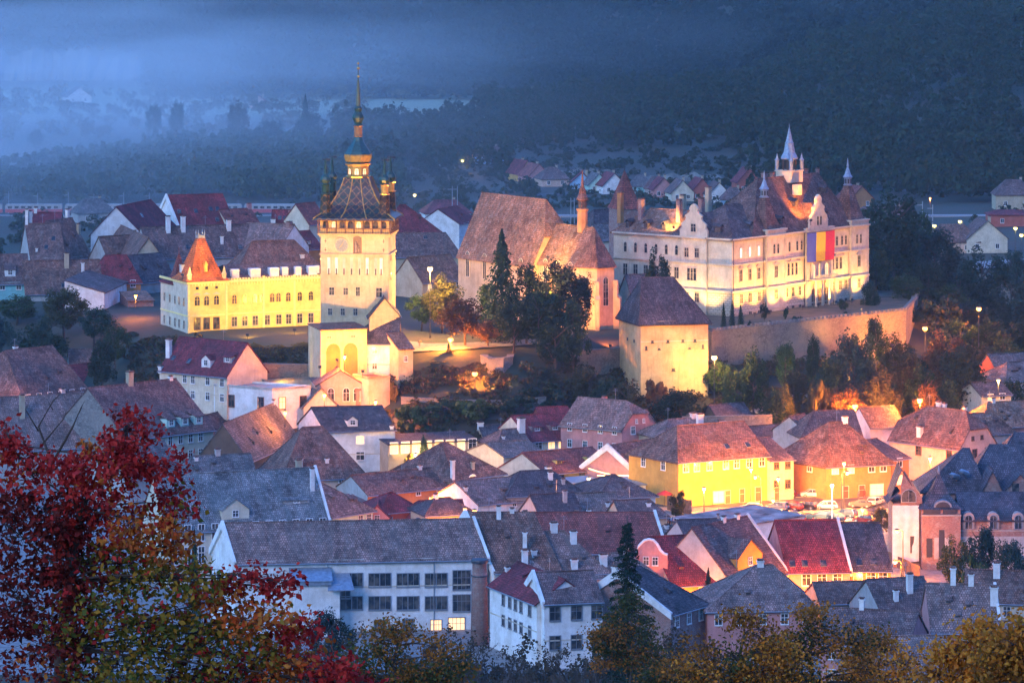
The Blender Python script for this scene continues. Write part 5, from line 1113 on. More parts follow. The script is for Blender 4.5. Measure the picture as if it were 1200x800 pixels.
h('small white cottage behind the yellow house', (888, 512), (927, 509), 6, 8, 498, 'white', 'dark', win={'f': [.35, .7]}, rows=1, ws=(1.0, 1.2), wz=.8)
h('tiny white gabled house between brown roofs', (934, 505), (946, 505), 8, 8, 494, 'white', 'purple', 'gablef', win={'f': 1}, ws=(.7, 1), rows=1, wz=.5)
h('brown roof next to the tiny white gable', (945, 506), (962, 503), 8, 8, 486, 'grey', 'purple')
h('dark roofed shed under the terrace slope', (842, 491), (882, 488), 8, 7, 473, 'wood', 'dark')
h('orange corner house with big brown hipped roof on the square', (968, 545), (1044, 541), 6.4, 14, 495, 'orange', 'brown', hl=6, hr=4, sk=-4.6, win={'f': [.14, .38, .7, .88], 'l': [.25, .7]}, rows=1, ws=(1.2, 1.4), wz=.9, litpos=(('f', 0, 0), ('f', 0, 1)), ch=((990, 487, .5, 1.1),), doors=((.3, 1.1, 2.2, 0), (.78, 2.6, 1.9, 1), (.55, 1.1, 2.2, 0)))
h('narrow orange annex with lit shop door beside the corner house', (1045, 538), (1065, 535), 6.8, 12, 515, 'orange', 'purple', sk=-4.5, win={'f': [.45]}, rows=2, ws=(1.3, 1.5), wz=.8, fl=3.2, litpos=(('f', 1, 0),))
h('dark roof rising behind the orange corner house', (940, 511), (1010, 509), 8, 11, 481, 'grey', 'purple', hl=4)
h('large cream pink house with dark shutters and long hipped roof', (1042, 513), (1125, 524), 7.4, 10.5, 478, 'peach', 'brown', hr=3.0, t=.5, hl=5, win={'f': [.42, .85], 'r': [.4, .75]}, rows=1, ws=(1.2, 1.6), wz=1.6, frame='brown', ch=((1078, 499, .1, 1.2), (1100, 470, .6, 1.0), (1107, 472, .6, .8)), wfl=(('r', .35, 1.0, .6, .7), ('r', .6, 1.0, .6, .7)))
h('brown roof behind the cream pink house near the slope lamps', (1020, 500), (1060, 498), 8, 10, 476, 'white', 'purple')
h('rusty roofed house at the frame edge below the dark trees', (1150, 500), (1215, 497), 8, 11, 471, 'pink', 'rust', hl=4, ch=((1164, 466, .5),), win={'f': 3})
h('dark brown roof beyond the cream pink house', (1128, 508), (1190, 506), 7, 10, 484, 'grey', 'brown', hr=3, ch=((1131, 476, .5),))
h('small house with lit window among the dark valley trees', (1150, 463), (1185, 461), 9, 9, 447, 'cream', 'purple', win={'f': [.3, .7]}, rows=1, litpos=(('f', 0, 0),), ws=(1.2, 1.2), wz=.5)
h('red walled house with blue grey roof on the far side of the valley trees', (1170, 436), (1215, 434), 10, 10, 414, 'red', 'grey', win={'f': 2}, rows=1)
h('pale house at the frame edge with lilac hipped roof', (1180, 446), (1230, 442), 9, 10, 424, 'peach', 'mauve', hl=4)
# middle front: roofs between school and square
h('pale lilac roof with white gable wall in the middle of the roofs', (560, 590), (631, 584), 5, 12, 561, 'white', 'mauve', sk=-2.5, win={'f': [.6, .85]}, rows=1, ws=(.7, .7), wz=.6, ch=((545, 588, .3, .7),))
h('orange lit little house under the pale lilac roof', (546, 594), (566, 596), 3.6, 6, 585, 'ochre', 'mauve', hl=2)
h('dark slate roof with stepped ridge beside the pale lilac roof', (595, 580), (682, 576), 6, 11, 551, 'grey', 'dark', hl=4, hr=4, ch=((645, 552, .3, .9), (660, 560, .2, .7, 'grey')))
h('grey slate roof with low stone wall', (634, 606), (684, 603), 5, 10, 578, 'grey', 'dark', hl=0, ch=((662, 574, .3, .8, 'grey'),))
h('blue grey pyramid roof over a pale blue wall near the market hall', (702, 583), (768, 580), 5, 13, 556, 'blue', 'purple', hl=6, hr=4, sk=-3)
h('long lean roof slanting down beside the pyramid roof', (672, 605), (728, 603), 4, 10, 577, 'white', 'mauve', hl=0, ch=((712, 588, .2, .7),))
h('brown roof in front of the market hall with one small chimney', (728, 606), (782, 604), 5, 9, 585, 'tan', 'purple', hr=2, ch=((760, 590, .3, .8),))
h('pale blue flat canopy roof by the long red roof', (664, 566), (706, 562), 3.4, 6, 559, 'blue', M['zinc'], 'shed', name='market_canopy', cat='canopy')
h('white kiosk with pale blue roof near the red awnings', (742, 568), (781, 564), 3.4, 7, 558, 'white', M['zinc'], 'shed', win={'f': [.7]}, rows=1, litpos=(('f', 0, 0),), ws=(.8, .9), wz=.5, name='kiosk', cat='kiosk')
h('white flat market hall with rusty patched metal roof', (778, 607), (838, 620), 3.6, 17, 597, 'white', M['patched'], 'shed', win={'f': [.1, .25, .45, .55, .75]}, rows=1, ws=(1.2, 1.8), wz=.5, name='market_hall', cat='market hall', sk=3)
h('small slate roof in front of the market hall', (806, 633), (856, 631), 4, 9, 608, 'grey', 'dark', sk=-1, ch=((842, 602, .5, .5, 'grey'),))
h('lean roof at the foot of the market hall', (770, 632), (800, 630), 3, 6, 616, 'white', 'grey', ch=((781, 617, .4, .7),))
# gatehouse cluster at the foot of the clock tower
gw = h('outer gate wall with tiled coping and wide orange lit arch', (376, 386), (430, 384), 24.6, 9, 378, 'castle', 'brown', 'shed', name='gate_wall', cat='wall', win={'f': [.18, .7]}, ws=(.9, .35), rows=1, wz=1.6, frame='stonetrim')
for x in (2.6, 6.2):  # flat panels on the wall face; the arch hollow's shade is painted into their colour
    pr = [(-1.5, -8)]+[(1.5*math.cos(math.pi-i*math.pi/8), 1.7*math.sin(i*math.pi/8)) for i in range(9)]+[(1.5, -8)]
    MB().extrude(pr, lambda p, z, y: (x+p, y, gw[1]*0+gw[2]-4.6+z), -.06, -.01).build('arch_shade_panel', m_wall('shaded_arch_plaster', (.3, .17, .06), .6), gw[0])
h('white plastered gatehouse with dark hipped roof', (411, 401), (467, 401), 21.6, 11, 373, 'white', 'dark', hl=5, win={'f': [.27, .5]}, rows=2, ws=(.9, 1.1), wz=1.6, fl=3.2, name='gatehouse', cat='gatehouse')
h('tall gabled house glowing yellow against the clock tower foot', (433, 371), (468, 369), 26.5, 11, 349, 'castle', 'dark', 'gablef', sk=5.0, win={'r': [.25, .6]}, rows=2, ws=(.8, 1.3), wz=1.4, fl=3.4)
h('small square stair turret with rusty lean roof beside the gatehouse', (467, 408), (484, 407), 20.8, 5, 390, 'castle', 'rust', 'shed', win={'f': [.5]}, rows=1, ws=(.7, 1), wz=2.2)
# citadel houses, back rows
h('turquoise house with dark roof and white dormer above the hillside trees', (-14, 331), (34, 330), 23.3, 10, 298, 'teal', 'purple', win={'f': [.35, .75]}, rows=2, ws=(1.1, 1.4), wz=1.0, fl=3.6, dm=((.55, 1.0, 2.4, 1.6, 's', 'white'),))
h('wide dark roof edged by a pale blue gutter', (36, 302), (76, 302), 25.5, 12, 262, 'grey', 'purple', sk=-4, hl=0, sky_=((.5, .3), (.75, .55)), ch=((5, 245, .5, .8), (36, 247, .6, .8), (43, 290, .1, .6)))
h('brown roof slope facing the valley beside the blue gutter', (76, 302), (106, 298), 25, 11, 257, 'grey', 'brown', ch=((96, 245, .6, 1.0), (108, 262, .3, 1.0, 'tan')))
h('dark maroon roof flat topped behind tall chimneys', (38, 262), (70, 262), 28, 8, 249, 'grey', 'maroon', ch=((40, 243, .5, .9),))
h('low brown roof above the yellow stone garden wall', (30, 343), (120, 341), 21, 12, 305, 'grey', 'brown', ch=((97, 307, .1, .8), (78, 296, .4, 1.2, 'brown' if False else 'tan')), sky_=((.5, .2),))
h('white walled house with dark lean roof next to the stone garden wall', (122, 342), (149, 329), 23, 9, 322, 'white', 'purple', 'shed')
h('tan house with broad blank gable and small tower room', (108, 287), (152, 309), 25, 9, 268, 'tan', 'brown', win={'r': [.5]}, ws=(.8, 1), rows=1, ch=((133, 258, .5, 1.0, 'tan'), (118, 270, .5, 1, 'tan')))
h('grey roof with maroon end above a glowing orange wall', (104, 330), (165, 329), 23, 9, 299, 'orange', 'maroon', hr=3, hl=4, win={'f': [.85]}, rows=1, ws=(1.1, 1.5), wz=.6)
h('dark barn roof above the parked green van', (150, 352), (180, 351), 20.5, 8, 341, 'brick', 'rust', 'shed', win={'f': [.2]}, rows=1)
h('white gabled house with steep maroon roof', (166, 273), (206, 264), 29, 11, 238, 'white', 'maroon', sk=-6, sky_=((.4, .55),))
h('great steep maroon roof with a row of small skylights', (210, 264), (275, 262), 29, 12, 228, 'white', 'maroon', sk=-3, sky_=((.1, .45), (.4, .45), (.68, .5), (.8, .5), (.72, .15), (.85, .15)), fire='l')
h('long dark roof in front of the great maroon roof, white chimneys', (178, 302), (330, 297), 25.5, 12, 264, 'grey', 'purple', sk=-2, ch=((197, 253, .42, 1.2), (214.5, 253, .42, 1.2), (268, 257, .42, 1.2), (260, 276, .2, .8)), sky_=((.3, .3), (.7, .25)))
h('grey roof below the white gabled house', (128, 306), (178, 303), 24.5, 10, 276, 'grey', 'brown', ch=((158, 270, .4), ))
h('dark low roof between the tan house and the palace', (160, 330), (205, 326), 22, 10, 298, 'grey', 'dark')
h('red brown roof with brick chimney behind the maroon one', (268, 263), (304, 261), 29, 9, 245, 'cream', 'red', ch=((294.5, 238, .5, 1.2, 'pink'),))
h('huge dark hipped roof behind the yellow palace', (270, 333), (395, 329), 25, 15, 282, 'white', 'brown', hl=7, hr=8, ch=((354, 300, .3, 1.1), (319, 312, .1, .7, 'pink')), sky_=((.4, .3), (.6, .3)))
h('maroon roof with two long glass panels', (318, 270), (378, 270), 28, 10, 246, 'cream', 'maroon', ch=((340, 246, .3, 1.0, 'pink'), (350, 243, .5, .6), (318, 256, .2, 1.3)), sky_=((.15, .6), (.25, .6), (.55, .65), (.68, .65)))
h('pink gabled roof with white edge and a brick chimney', (327, 292), (362, 288), 27, 12, 263, 'white', 'mauve', 'gablef', sk=-3, ch=((339, 272, .1, 1.6, 'brick'),))
h('red roof beside the clock tower gallery, orange lit wall', (352, 292), (378, 290), 26, 10, 271, 'orange', 'maroon', dm=((.5, 1.2, 1.6, 1, 's'),))
h('maroon roof peeping out behind the corner turrets of the clock tower', (362, 262), (384, 260), 30, 9, 238, 'cream', 'red')
h('maroon hipped roof between clock tower and church', (455, 272), (517, 271), 28, 13, 240, 'castle', 'maroon', hl=4, hr=8, win={'f': 2}, rows=1)
h('grey brown roof under the great star lamp', (462, 300), (540, 299), 25.5, 11, 273, 'tan', 'purple', hr=3, sky_=((.5, .8),))
h('tan walled house behind the trees beside the big church', (495, 330), (545, 326), 23, 11, 300, 'tan', 'brown', lit=.3, win={'f': 3}, rows=1)
h('white shed with pale roof behind the church', (500, 268), (545, 268), 8, 12, 255, 'white', M['zinc'], name='warehouse', cat='warehouse')
h('white gabled house behind the left slope of the church roof', (538, 262), (560, 258), 14, 12, 243, 'white', 'maroon', sk=-4)
h('dark maroon hipped roof beside the church turret spire', (697, 268), (730, 266), 33, 9, 246, 'brick', 'dark', hl=3)
h('dark blue roof linking church square and the ornate palace', (704, 280), (726, 279), 31, 8, 262, 'cream', 'grey')
h('pale yellow house squeezed between church apse and bastion tower', (724, 345), (742, 352), 24, 9, 322, 'cream', 'mauve', 'gablef', win={'f': 1}, rows=1)
def red_tower():
    Y = 905; p = P(732, 262, Y); z0 = ground(p.x, p.y)-.5; r = empty('church_tower', (p.x, p.y, z0), R(20), 'old tower with tall red pyramid spire behind the ornate palace', 'tower')
    ze = P(0, 243, Y).z-z0; zt = P(0, 200, Y).z-z0; MB().box(-2.8, 2.8, -2.8, 2.8, 0, ze).build('wall', WM['brick'], r)
    MB().lathe([(4.4, ze-.2), (3.7, ze+.8), (.12, zt)], 4, 0, 0, math.pi/4).build('spire', RM['red'], r); MB().lathe([(.1, zt), (.16, zt+.5), (.04, zt+1.4)], 6).build('finial', M['dark'], r)
red_tower()
h('tall orange chimneyed gable next to the red pyramid spire', (738, 262), (764, 262), 34, 6, 250, 'brick', 'dark', ch=((738, 231, .3, 1.2, 'brick'), (754, 233, .4, 1.1, 'brick')))
# ------------------------------------------------------------------ far village and valley
def village(label, px, py, w, dpt, hh, rr, wall_, roof_, rot=0, gf=True, cat='house', Y0=1150, nw=2, lit=False, name='village_house'):
    p = hit(px, py, Y0); root = empty(name, (p.x, p.y, p.z-.3), R(rot), label, cat); b = MB()
    if gf:
        b.prism([(-w/2, 0), (w/2, 0), (w/2, dpt), (-w/2, dpt)], 0, hh); b.poly([(-w/2, 0, hh), (w/2, 0, hh), (0, 0, hh+rr)]); b.poly([(-w/2, dpt, hh), (w/2, dpt, hh), (0, dpt, hh+rr)])
        r = MB(); 
        for s in (-1, 1): r.slab((s*(w/2+.5), -.4, hh-.35), (s*(w/2+.5), dpt+.4, hh-.35), (0, dpt+.4, hh+rr+.1), (0, -.4, hh+rr+.1), .25, 3)
    else:
        b.prism([(-w/2, 0), (w/2, 0), (w/2, dpt), (-w/2, dpt)], 0, hh); hl = min(w, dpt)*.35; y = dpt/2
        r = MB(); A_, B_, C_, D_ = (-w/2-.5, -.5, hh-.2), (w/2+.5, -.5, hh-.2), (w/2+.5, dpt+.5, hh-.2), (-w/2-.5, dpt+.5, hh-.2); e, f_ = (-w/2+hl, y, hh+rr), (w/2-hl, y, hh+rr)
        r.slab(A_, B_, f_, e, .25, 3); r.slab(B_, C_, f_, f_, .25, 3); r.slab(C_, D_, e, f_, .25, 3); r.slab(D_, A_, e, e, .25, 3)
    b.build('wall', WM[wall_], root); ro = r.build('roof', RM[roof_], root)
    for i in range(nw): inst('window', win_mesh(1.1, 1.4, M['white'], M['lit'] if lit else M['glass'], False, 2, 1), root, (-w/2+w*(i+.5)/nw, 0, hh*.35))
    chimney(ro, w*.2, dpt*.6, hh, hh+rr+.8, .8, WM['tan'])
V = [('far pale gabled house under the wooded hill, lamp beside it', 548, 193, 8, 10, 4, 4, 'orange', 'red', 15, True), ('far dark roofed barn on the wooded hillside', 575, 192, 13, 9, 3.5, 4, 'blue', 'purple', 5, False), ('small far house hidden in dark bushes', 560, 184, 9, 8, 3, 3, 'grey', 'grey', 0, False),
 ('far magenta roofed shed at the tree line', 516, 195, 14, 8, 3, 3.5, 'grey', 'maroon', 0, False), ('far cottage with yellow lit gable by the village lamp', 618, 213, 7, 12, 3.5, 5, 'yellow', 'maroon', 25, True), ('far pink cottage in the hillside row', 632, 216, 9, 12, 3.5, 4.5, 'pink', 'red', 20, True),
 ('far brown roofed cottage closing the short row', 651, 219, 11, 11, 3.5, 4.2, 'peach', 'purple', 15, False), ('far low house with red roof and dark windows', 682, 224, 9, 9, 3.3, 4, 'blue', 'maroon', 0, True), ('far mint cottage in front of the woods', 702, 226, 8, 10, 3.5, 4, 'mint', 'grey', 15, True),
 ('far white gabled cottage with twin windows', 720, 228, 9, 12, 3.8, 4.5, 'white', 'maroon', 15, True), ('far blue grey roofed house beside the twin windowed cottage', 751, 228, 9, 9, 3.5, 4, 'teal', 'grey', 0, False), ('far grey cottage near the twin street lamps', 768, 230, 8, 9, 3.5, 4, 'grey', 'purple', 0, False),
 ('far pink red cottage with white base', 778, 232, 8, 10, 3.6, 4.2, 'pink', 'maroon', 10, True), ('far cottage with cream rounded gable', 800, 236, 8.5, 11, 3.6, 4.5, 'cream', 'purple', 10, True), ('far brick red gabled house', 823, 236, 8, 12, 4, 4.6, 'red', 'maroon', 10, True),
 ('far white cottage with half round gable', 843, 238, 8, 11, 3.5, 4.2, 'white', 'purple', 10, True), ('far tall red house above the cottage row', 878, 228, 9, 10, 5, 5, 'red', 'maroon', 10, True), ('far blue walled house low behind the palace roof', 860, 242, 9, 9, 3, 4, 'blue', 'purple', 0, False),
 ('small pale house in the misty fields', 93, 121, 14, 10, 4, 5, 'white', 'grey', 20, True), ('tiny pink house alone in the mist', 303, 127, 10, 8, 3, 4, 'peach', 'red', 0, True), ('tiny white farmhouse in front of the meadow', 462, 168, 9, 8, 3, 4, 'white', 'red', 0, True), ('magenta roofed farmhouse behind the spire', 433, 170, 12, 9, 3, 4, 'peach', 'maroon', 0, False),
 ('white farmhouse with red roof at the wood edge', 565, 146, 10, 9, 3, 4.5, 'white', 'red', 0, True), ('cream manor house with half hipped roof by the far yard', 1157, 297, 13, 12, 5, 5.5, 'cream', 'purple', 8, True), ('long brown roofed house in the far dark valley', 1118, 297, 16, 12, 4, 5, 'peach', 'brown', 0, False),
 ('tall tan house at the frame edge above the far yard', 1190, 247, 14, 12, 6, 5, 'tan', 'purple', 0, False), ('far shop with lilac fascia at the frame edge', 1190, 266, 18, 10, 4.5, 1.2, 'red', 'maroon', 0, False), ('far low dark sheds along the field', 1040, 262, 22, 9, 3, 3, 'grey', 'purple', 0, False), ('distant roof in the trees with warm end wall', 1010, 245, 10, 9, 4, 4.5, 'orange', 'red', 30, True),
 ('grey pitched roof at the railway', 113, 262, 13, 10, 4, 4.5, 'grey', 'grey', 20, False), ('white gabled warehouse behind the maroon roofs near the railway', 525, 262, 16, 12, 4, 4, 'white', 'maroon', 10, False)]
for v in V: village(*v)
# train
def train():
    p = hit(-10, 258, 1380); y = p.y
    tb_ = MB().box(-300, 320, y-3, y+3, -.2, .5); tag(tb_.build('railway_bed', m_plain('ballast', (.3, .27, .26), .9)), 'pale ballast of the railway line', 'railway', kind='structure')
    for i in range(6):
        x = XY(-30, y)[0]+i*21; c = empty('train_carriage', (x, y, .5), 0, ['white and red train carriage at the frame edge', 'second white and red carriage, beside the first', 'train carriage behind the wide dark roof', 'train carriage behind the brown chimneyed roofs', 'last red and white carriage before the grey roof', 'train carriage hidden mostly by the white gabled house'][i], 'train', 'carriages of the train')
        MB().box(-10, 10, -1.4, 1.4, .9, 2.2).build('lower_body', m_plain('red_coach_paint', (.5, .08, .09), .4) if not bpy.data.materials.get('red_coach_paint') else bpy.data.materials['red_coach_paint'], c)
        MB().box(-10, 10, -1.4, 1.4, 2.2, 3.5).box(-9.8, 9.8, -1.2, 1.2, 3.5, 3.9).build('upper_body', WM['grey'], c)
        [MB().box(-9+k*2.3, -7.6+k*2.3, -1.43, -1.4, 2.4, 3.2).build('window', M['glass'], c) for k in range(8)]
        bg_ = MB(); [bg_.lathe([(.45, -.06), (.45, .06)], 10).build('wheel', M['dark'], c) for k in ()]
        MB().box(-8.5, -5.5, -1.1, 1.1, .1, .9).box(5.5, 8.5, -1.1, 1.1, .1, .9).build('bogie', M['dark'], c)
train()
# ------------------------------------------------------------------ foliage
def quads_mesh(name, verts, nq, mats, fs=4):
    me = bpy.data.meshes.new(name); n = nq*fs
    me.vertices.add(n); me.vertices.foreach_set('co', verts.astype('f').ravel())
    me.loops.add(n); me.loops.foreach_set('vertex_index', np.arange(n, dtype='i'))
    me.polygons.add(nq); me.polygons.foreach_set('loop_start', np.arange(0, n, fs, dtype='i')); me.polygons.foreach_set('loop_total', np.full(nq, fs, 'i'))
    me.update(calc_edges=True)
    for m in (mats if isinstance(mats, (list, tuple)) else [mats]): me.materials.append(m)
    return me
def leaf_out(c, nrm, size, rg, asp=.75, jit=.55):
    """leaf clumps that face outward from their bough"""
    n = len(c); m = nrm+rg.normal(size=(n, 3))*jit; m /= np.linalg.norm(m, axis=1)[:, None]
    d = rg.normal(size=(n, 3)); d -= (d*m).sum(1)[:, None]*m; d /= np.linalg.norm(d, axis=1)[:, None]; e = np.cross(m, d); s = size[:, None]
    return np.stack([c-d*s, c+e*s*asp, c+d*s, c-e*s*asp], 1).reshape(-1, 3)
def leaf_quads(c, size, rg, flat=0.0, asp=.6):
    """c: (n,3) centres; size (n,) half length -> (n*4,3) diamond shaped leaves"""
    n = len(c); d = rg.normal(size=(n, 3)); d[:, 2] *= (1-flat); d /= np.linalg.norm(d, axis=1)[:, None]
    e = rg.normal(size=(n, 3)); e -= (e*d).sum(1)[:, None]*d; e /= np.linalg.norm(e, axis=1)[:, None]
    s = size[:, None]; v = np.stack([c-d*s, c+e*s*asp, c+d*s, c-e*s*asp], 1); return v.reshape(-1, 3)
def crown_pts(rg, n, kind='round', clumps=34):
    """points in a unit crown: x,y within radius 1, z 0..1 over the crown's own height"""
    if kind == 'conifer':
        t = rg.random(n)**.75; z = 1-t; tiers = np.floor(z*13)/13; fr = (z-tiers)*13
        r = (1-z)**.85*(1-.35*fr)*(.35+.65*rg.random(n)**.5); a = rg.random(n)*2*np.pi
        lobes = 1+.22*np.sin(a*5+tiers*40)+.15*np.sin(a*3+tiers*91)
        return np.stack([r*lobes*np.cos(a), r*lobes*np.sin(a), z-.05*r], 1), np.stack([np.cos(a), np.sin(a), np.full(n, .9)], 1)
    cc = rg.normal(size=(clumps, 3)); cc /= np.linalg.norm(cc, axis=1)[:, None]; cc *= (.45+.4*rg.random(clumps))[:, None]
    if kind == 'tall': cc[:, :2] *= .8
    cc[:, 2] = cc[:, 2]*.5+.5; cc[:, :2] *= (1-.35*np.clip(cc[:, 2]-.5, 0, 1)*1.4)[:, None]
    sz = .16+.16*rg.random(clumps); k = rg.integers(0, clumps, n)
    d = rg.normal(size=(n, 3)); d /= np.linalg.norm(d, axis=1)[:, None]; rr = rg.random(n)**.42
    p = cc[k]+d*(rr*sz[k])[:, None]*np.array([1, 1, .62]); return p, d
LEAFC = dict(green=[(.022, .045, .018), (.04, .075, .025), (.06, .09, .03)], dark=[(.012, .03, .018), (.022, .045, .025), (.035, .06, .03)], olive=[(.05, .06, .02), (.085, .085, .025), (.12, .1, .03)],
             rust=[(.09, .04, .02), (.15, .07, .03), (.16, .1, .04)], gold=[(.14, .08, .02), (.22, .14, .035), (.12, .11, .03)], blue=[(.02, .045, .035), (.035, .06, .045), (.05, .075, .05)], brown=[(.035, .04, .018), (.06, .048, .02), (.05, .055, .025)])
LM = {k: m_leaf('leaves_'+k, v) for k, v in LEAFC.items()}
TM = {}
for kind, n, s in (('round', 5200, .045), ('tall', 5200, .045), ('conifer', 4600, .05), ('shrub', 1500, .085)):
    for vi in range(3):
        rg = np.random.default_rng(hash((len(kind)*7+vi)) % 1000); c, nn = crown_pts(rg, n, 'round' if kind == 'shrub' else kind, 16 if kind == 'shrub' else 38)
        v = leaf_out(c, nn, s*(.6+.8*rg.random(n)), rg); cq = np.repeat(c, 4, axis=0); v = cq+(v-cq)*np.array([1, 1, {'round': .4, 'tall': .3, 'conifer': .28, 'shrub': .8}[kind]]); me = quads_mesh('crown', v, n, LM['green']); TM[kind, vi] = me
def trunk_mesh(seed):
    r = random.Random(seed); b = MB(); b.tube([(0, 0, 0), (.02, .01, .25), (0, .02, .5), (.01, 0, .8)], [.035, .026, .02, .006], 7)
    for i in range(9):
        a = r.random()*6.28; z = .25+.5*r.random(); l = .25+.2*r.random(); b.tube([(0, 0, z), (math.cos(a)*l*.5, math.sin(a)*l*.5, z+.1), (math.cos(a)*l, math.sin(a)*l, z+.22)], [.013, .009, .003], 5)
    return b.mesh('trunk', M['bark'], True)
TRK = [trunk_mesh(i) for i in range(3)]
TRC = MB().tube([(0, 0, 0), (0, 0, .5), (0, 0, 1)], [.03, .018, .003], 7).mesh('trunk', M['bark'], True)
NT = 0
def tree(label, px, top, Y, wpx, col='green', kind='round', group='trees of the citadel hill', name=None, gz=None, clear=.18, cat='tree'):
    global NT
    x, y = XY(px, Y); g = ground(x, y) if gz is None else gz; H_ = HC-(top-YH)*Y/F-g; w = wpx*Y/F/2
    name = name or {'conifer': 'spruce_tree', 'shrub': 'shrub'}.get(kind, 'broadleaf_tree'); vi = NT % 3; NT += 1
    if kind == 'shrub': clear = 0.02
    if kind == 'conifer': clear = .06
    root = empty(name, (x, y, g-.1), (NT*2.399) % 6.28, label, cat, group)
    if kind == 'conifer': inst('trunk', TRC, root, sc=(H_*.6, H_*.6, H_*.95))
    elif kind != 'shrub': inst('trunk', TRK[vi], root, sc=(w*1.5, w*1.5, H_))
    c = inst('crown', TM[kind, vi], root, (0, 0, H_*clear), sc=(w*1.08, w*1.08, H_*(1-clear)))
    c.material_slots[0].link = 'OBJECT'; c.material_slots[0].material = LM[col]
    return root
T = tree
CH = 'trees of the citadel hill'; VT = 'trees of the dark valley'; ST = 'trees on the slope below the terrace'
for a in [
 ('tall dark spruce rising before the steep church roof', 588, 268, 815, 62, 'dark', 'conifer'), ('dark broad tree in front of the church choir, its top at the eaves', 655, 298, 812, 74, 'blue', 'tall'), ('dark tree before the church nave with gaps lit from behind', 617, 305, 810, 60, 'dark', 'tall'),
 ('dense dark tree between the spruce and the choir tree', 638, 330, 803, 62, 'green', 'tall'), ('low spreading dark tree at the foot of the church trees', 650, 375, 796, 58, 'dark', 'round'), ('dark tree filling the gap before the choir', 632, 338, 800, 60, 'dark', 'round'), ('dark tree leaning over the church garden wall', 672, 345, 800, 46, 'dark', 'round'), ('dark bushy tree at the foot of the spruce', 602, 352, 800, 56, 'dark', 'round'), ('slim dark tree at the nave corner', 574, 328, 822, 40, 'green', 'tall'), ('dark tree under the choir windows with hanging crown', 680, 312, 818, 40, 'blue', 'tall'),
 ('russet round tree glowing over the orange lit road', 545, 345, 807, 62, 'rust', 'round'), ('green tree lit by the great star lamp', 518, 322, 832, 54, 'olive', 'round'), ('green tree next to the tower house, behind the road', 494, 342, 836, 40, 'green', 'round'), ('reddish tree at the orange road edge', 572, 372, 806, 44, 'rust', 'round'),
 ('lone dark round tree in front of the palace side wing', 768, 293, 834, 38, 'dark', 'round'), ('small dark tree at the lit palace facade end', 1020, 326, 874, 26, 'dark', 'round'), ('yellow green tree glowing at the end of the palace', 1027, 290, 905, 40, 'olive', 'round'),
 ('great dark tree behind the far palace turret', 1046, 222, 920, 88, 'dark', 'round'), ('dark tree crown beyond the great one by the palace', 1096, 262, 930, 76, 'blue', 'round'), ('dark tree at the valley edge behind the terrace end', 1062, 318, 890, 56, 'green', 'tall'),
 ('slim young conifer at the palace corner lawn', 848, 353, 826, 9, 'dark', 'conifer'), ('young conifer second from the palace corner lawn', 858, 351, 829, 10, 'dark', 'conifer'), ('small conifer beside the terrace hedge', 868, 356, 832, 10, 'green', 'conifer'), ('small round tree against the first turreted pavilion', 896, 354, 838, 13, 'dark', 'round'),
 ('little tree before the palace portal', 921, 360, 843, 8, 'green', 'shrub'), ('little tree near the second triple window', 988, 350, 858, 14, 'green', 'round')]: T(*a, group=CH, gz=20.55 if a[1] > 840 and a[1] < 1000 and a[3] < 870 else None)
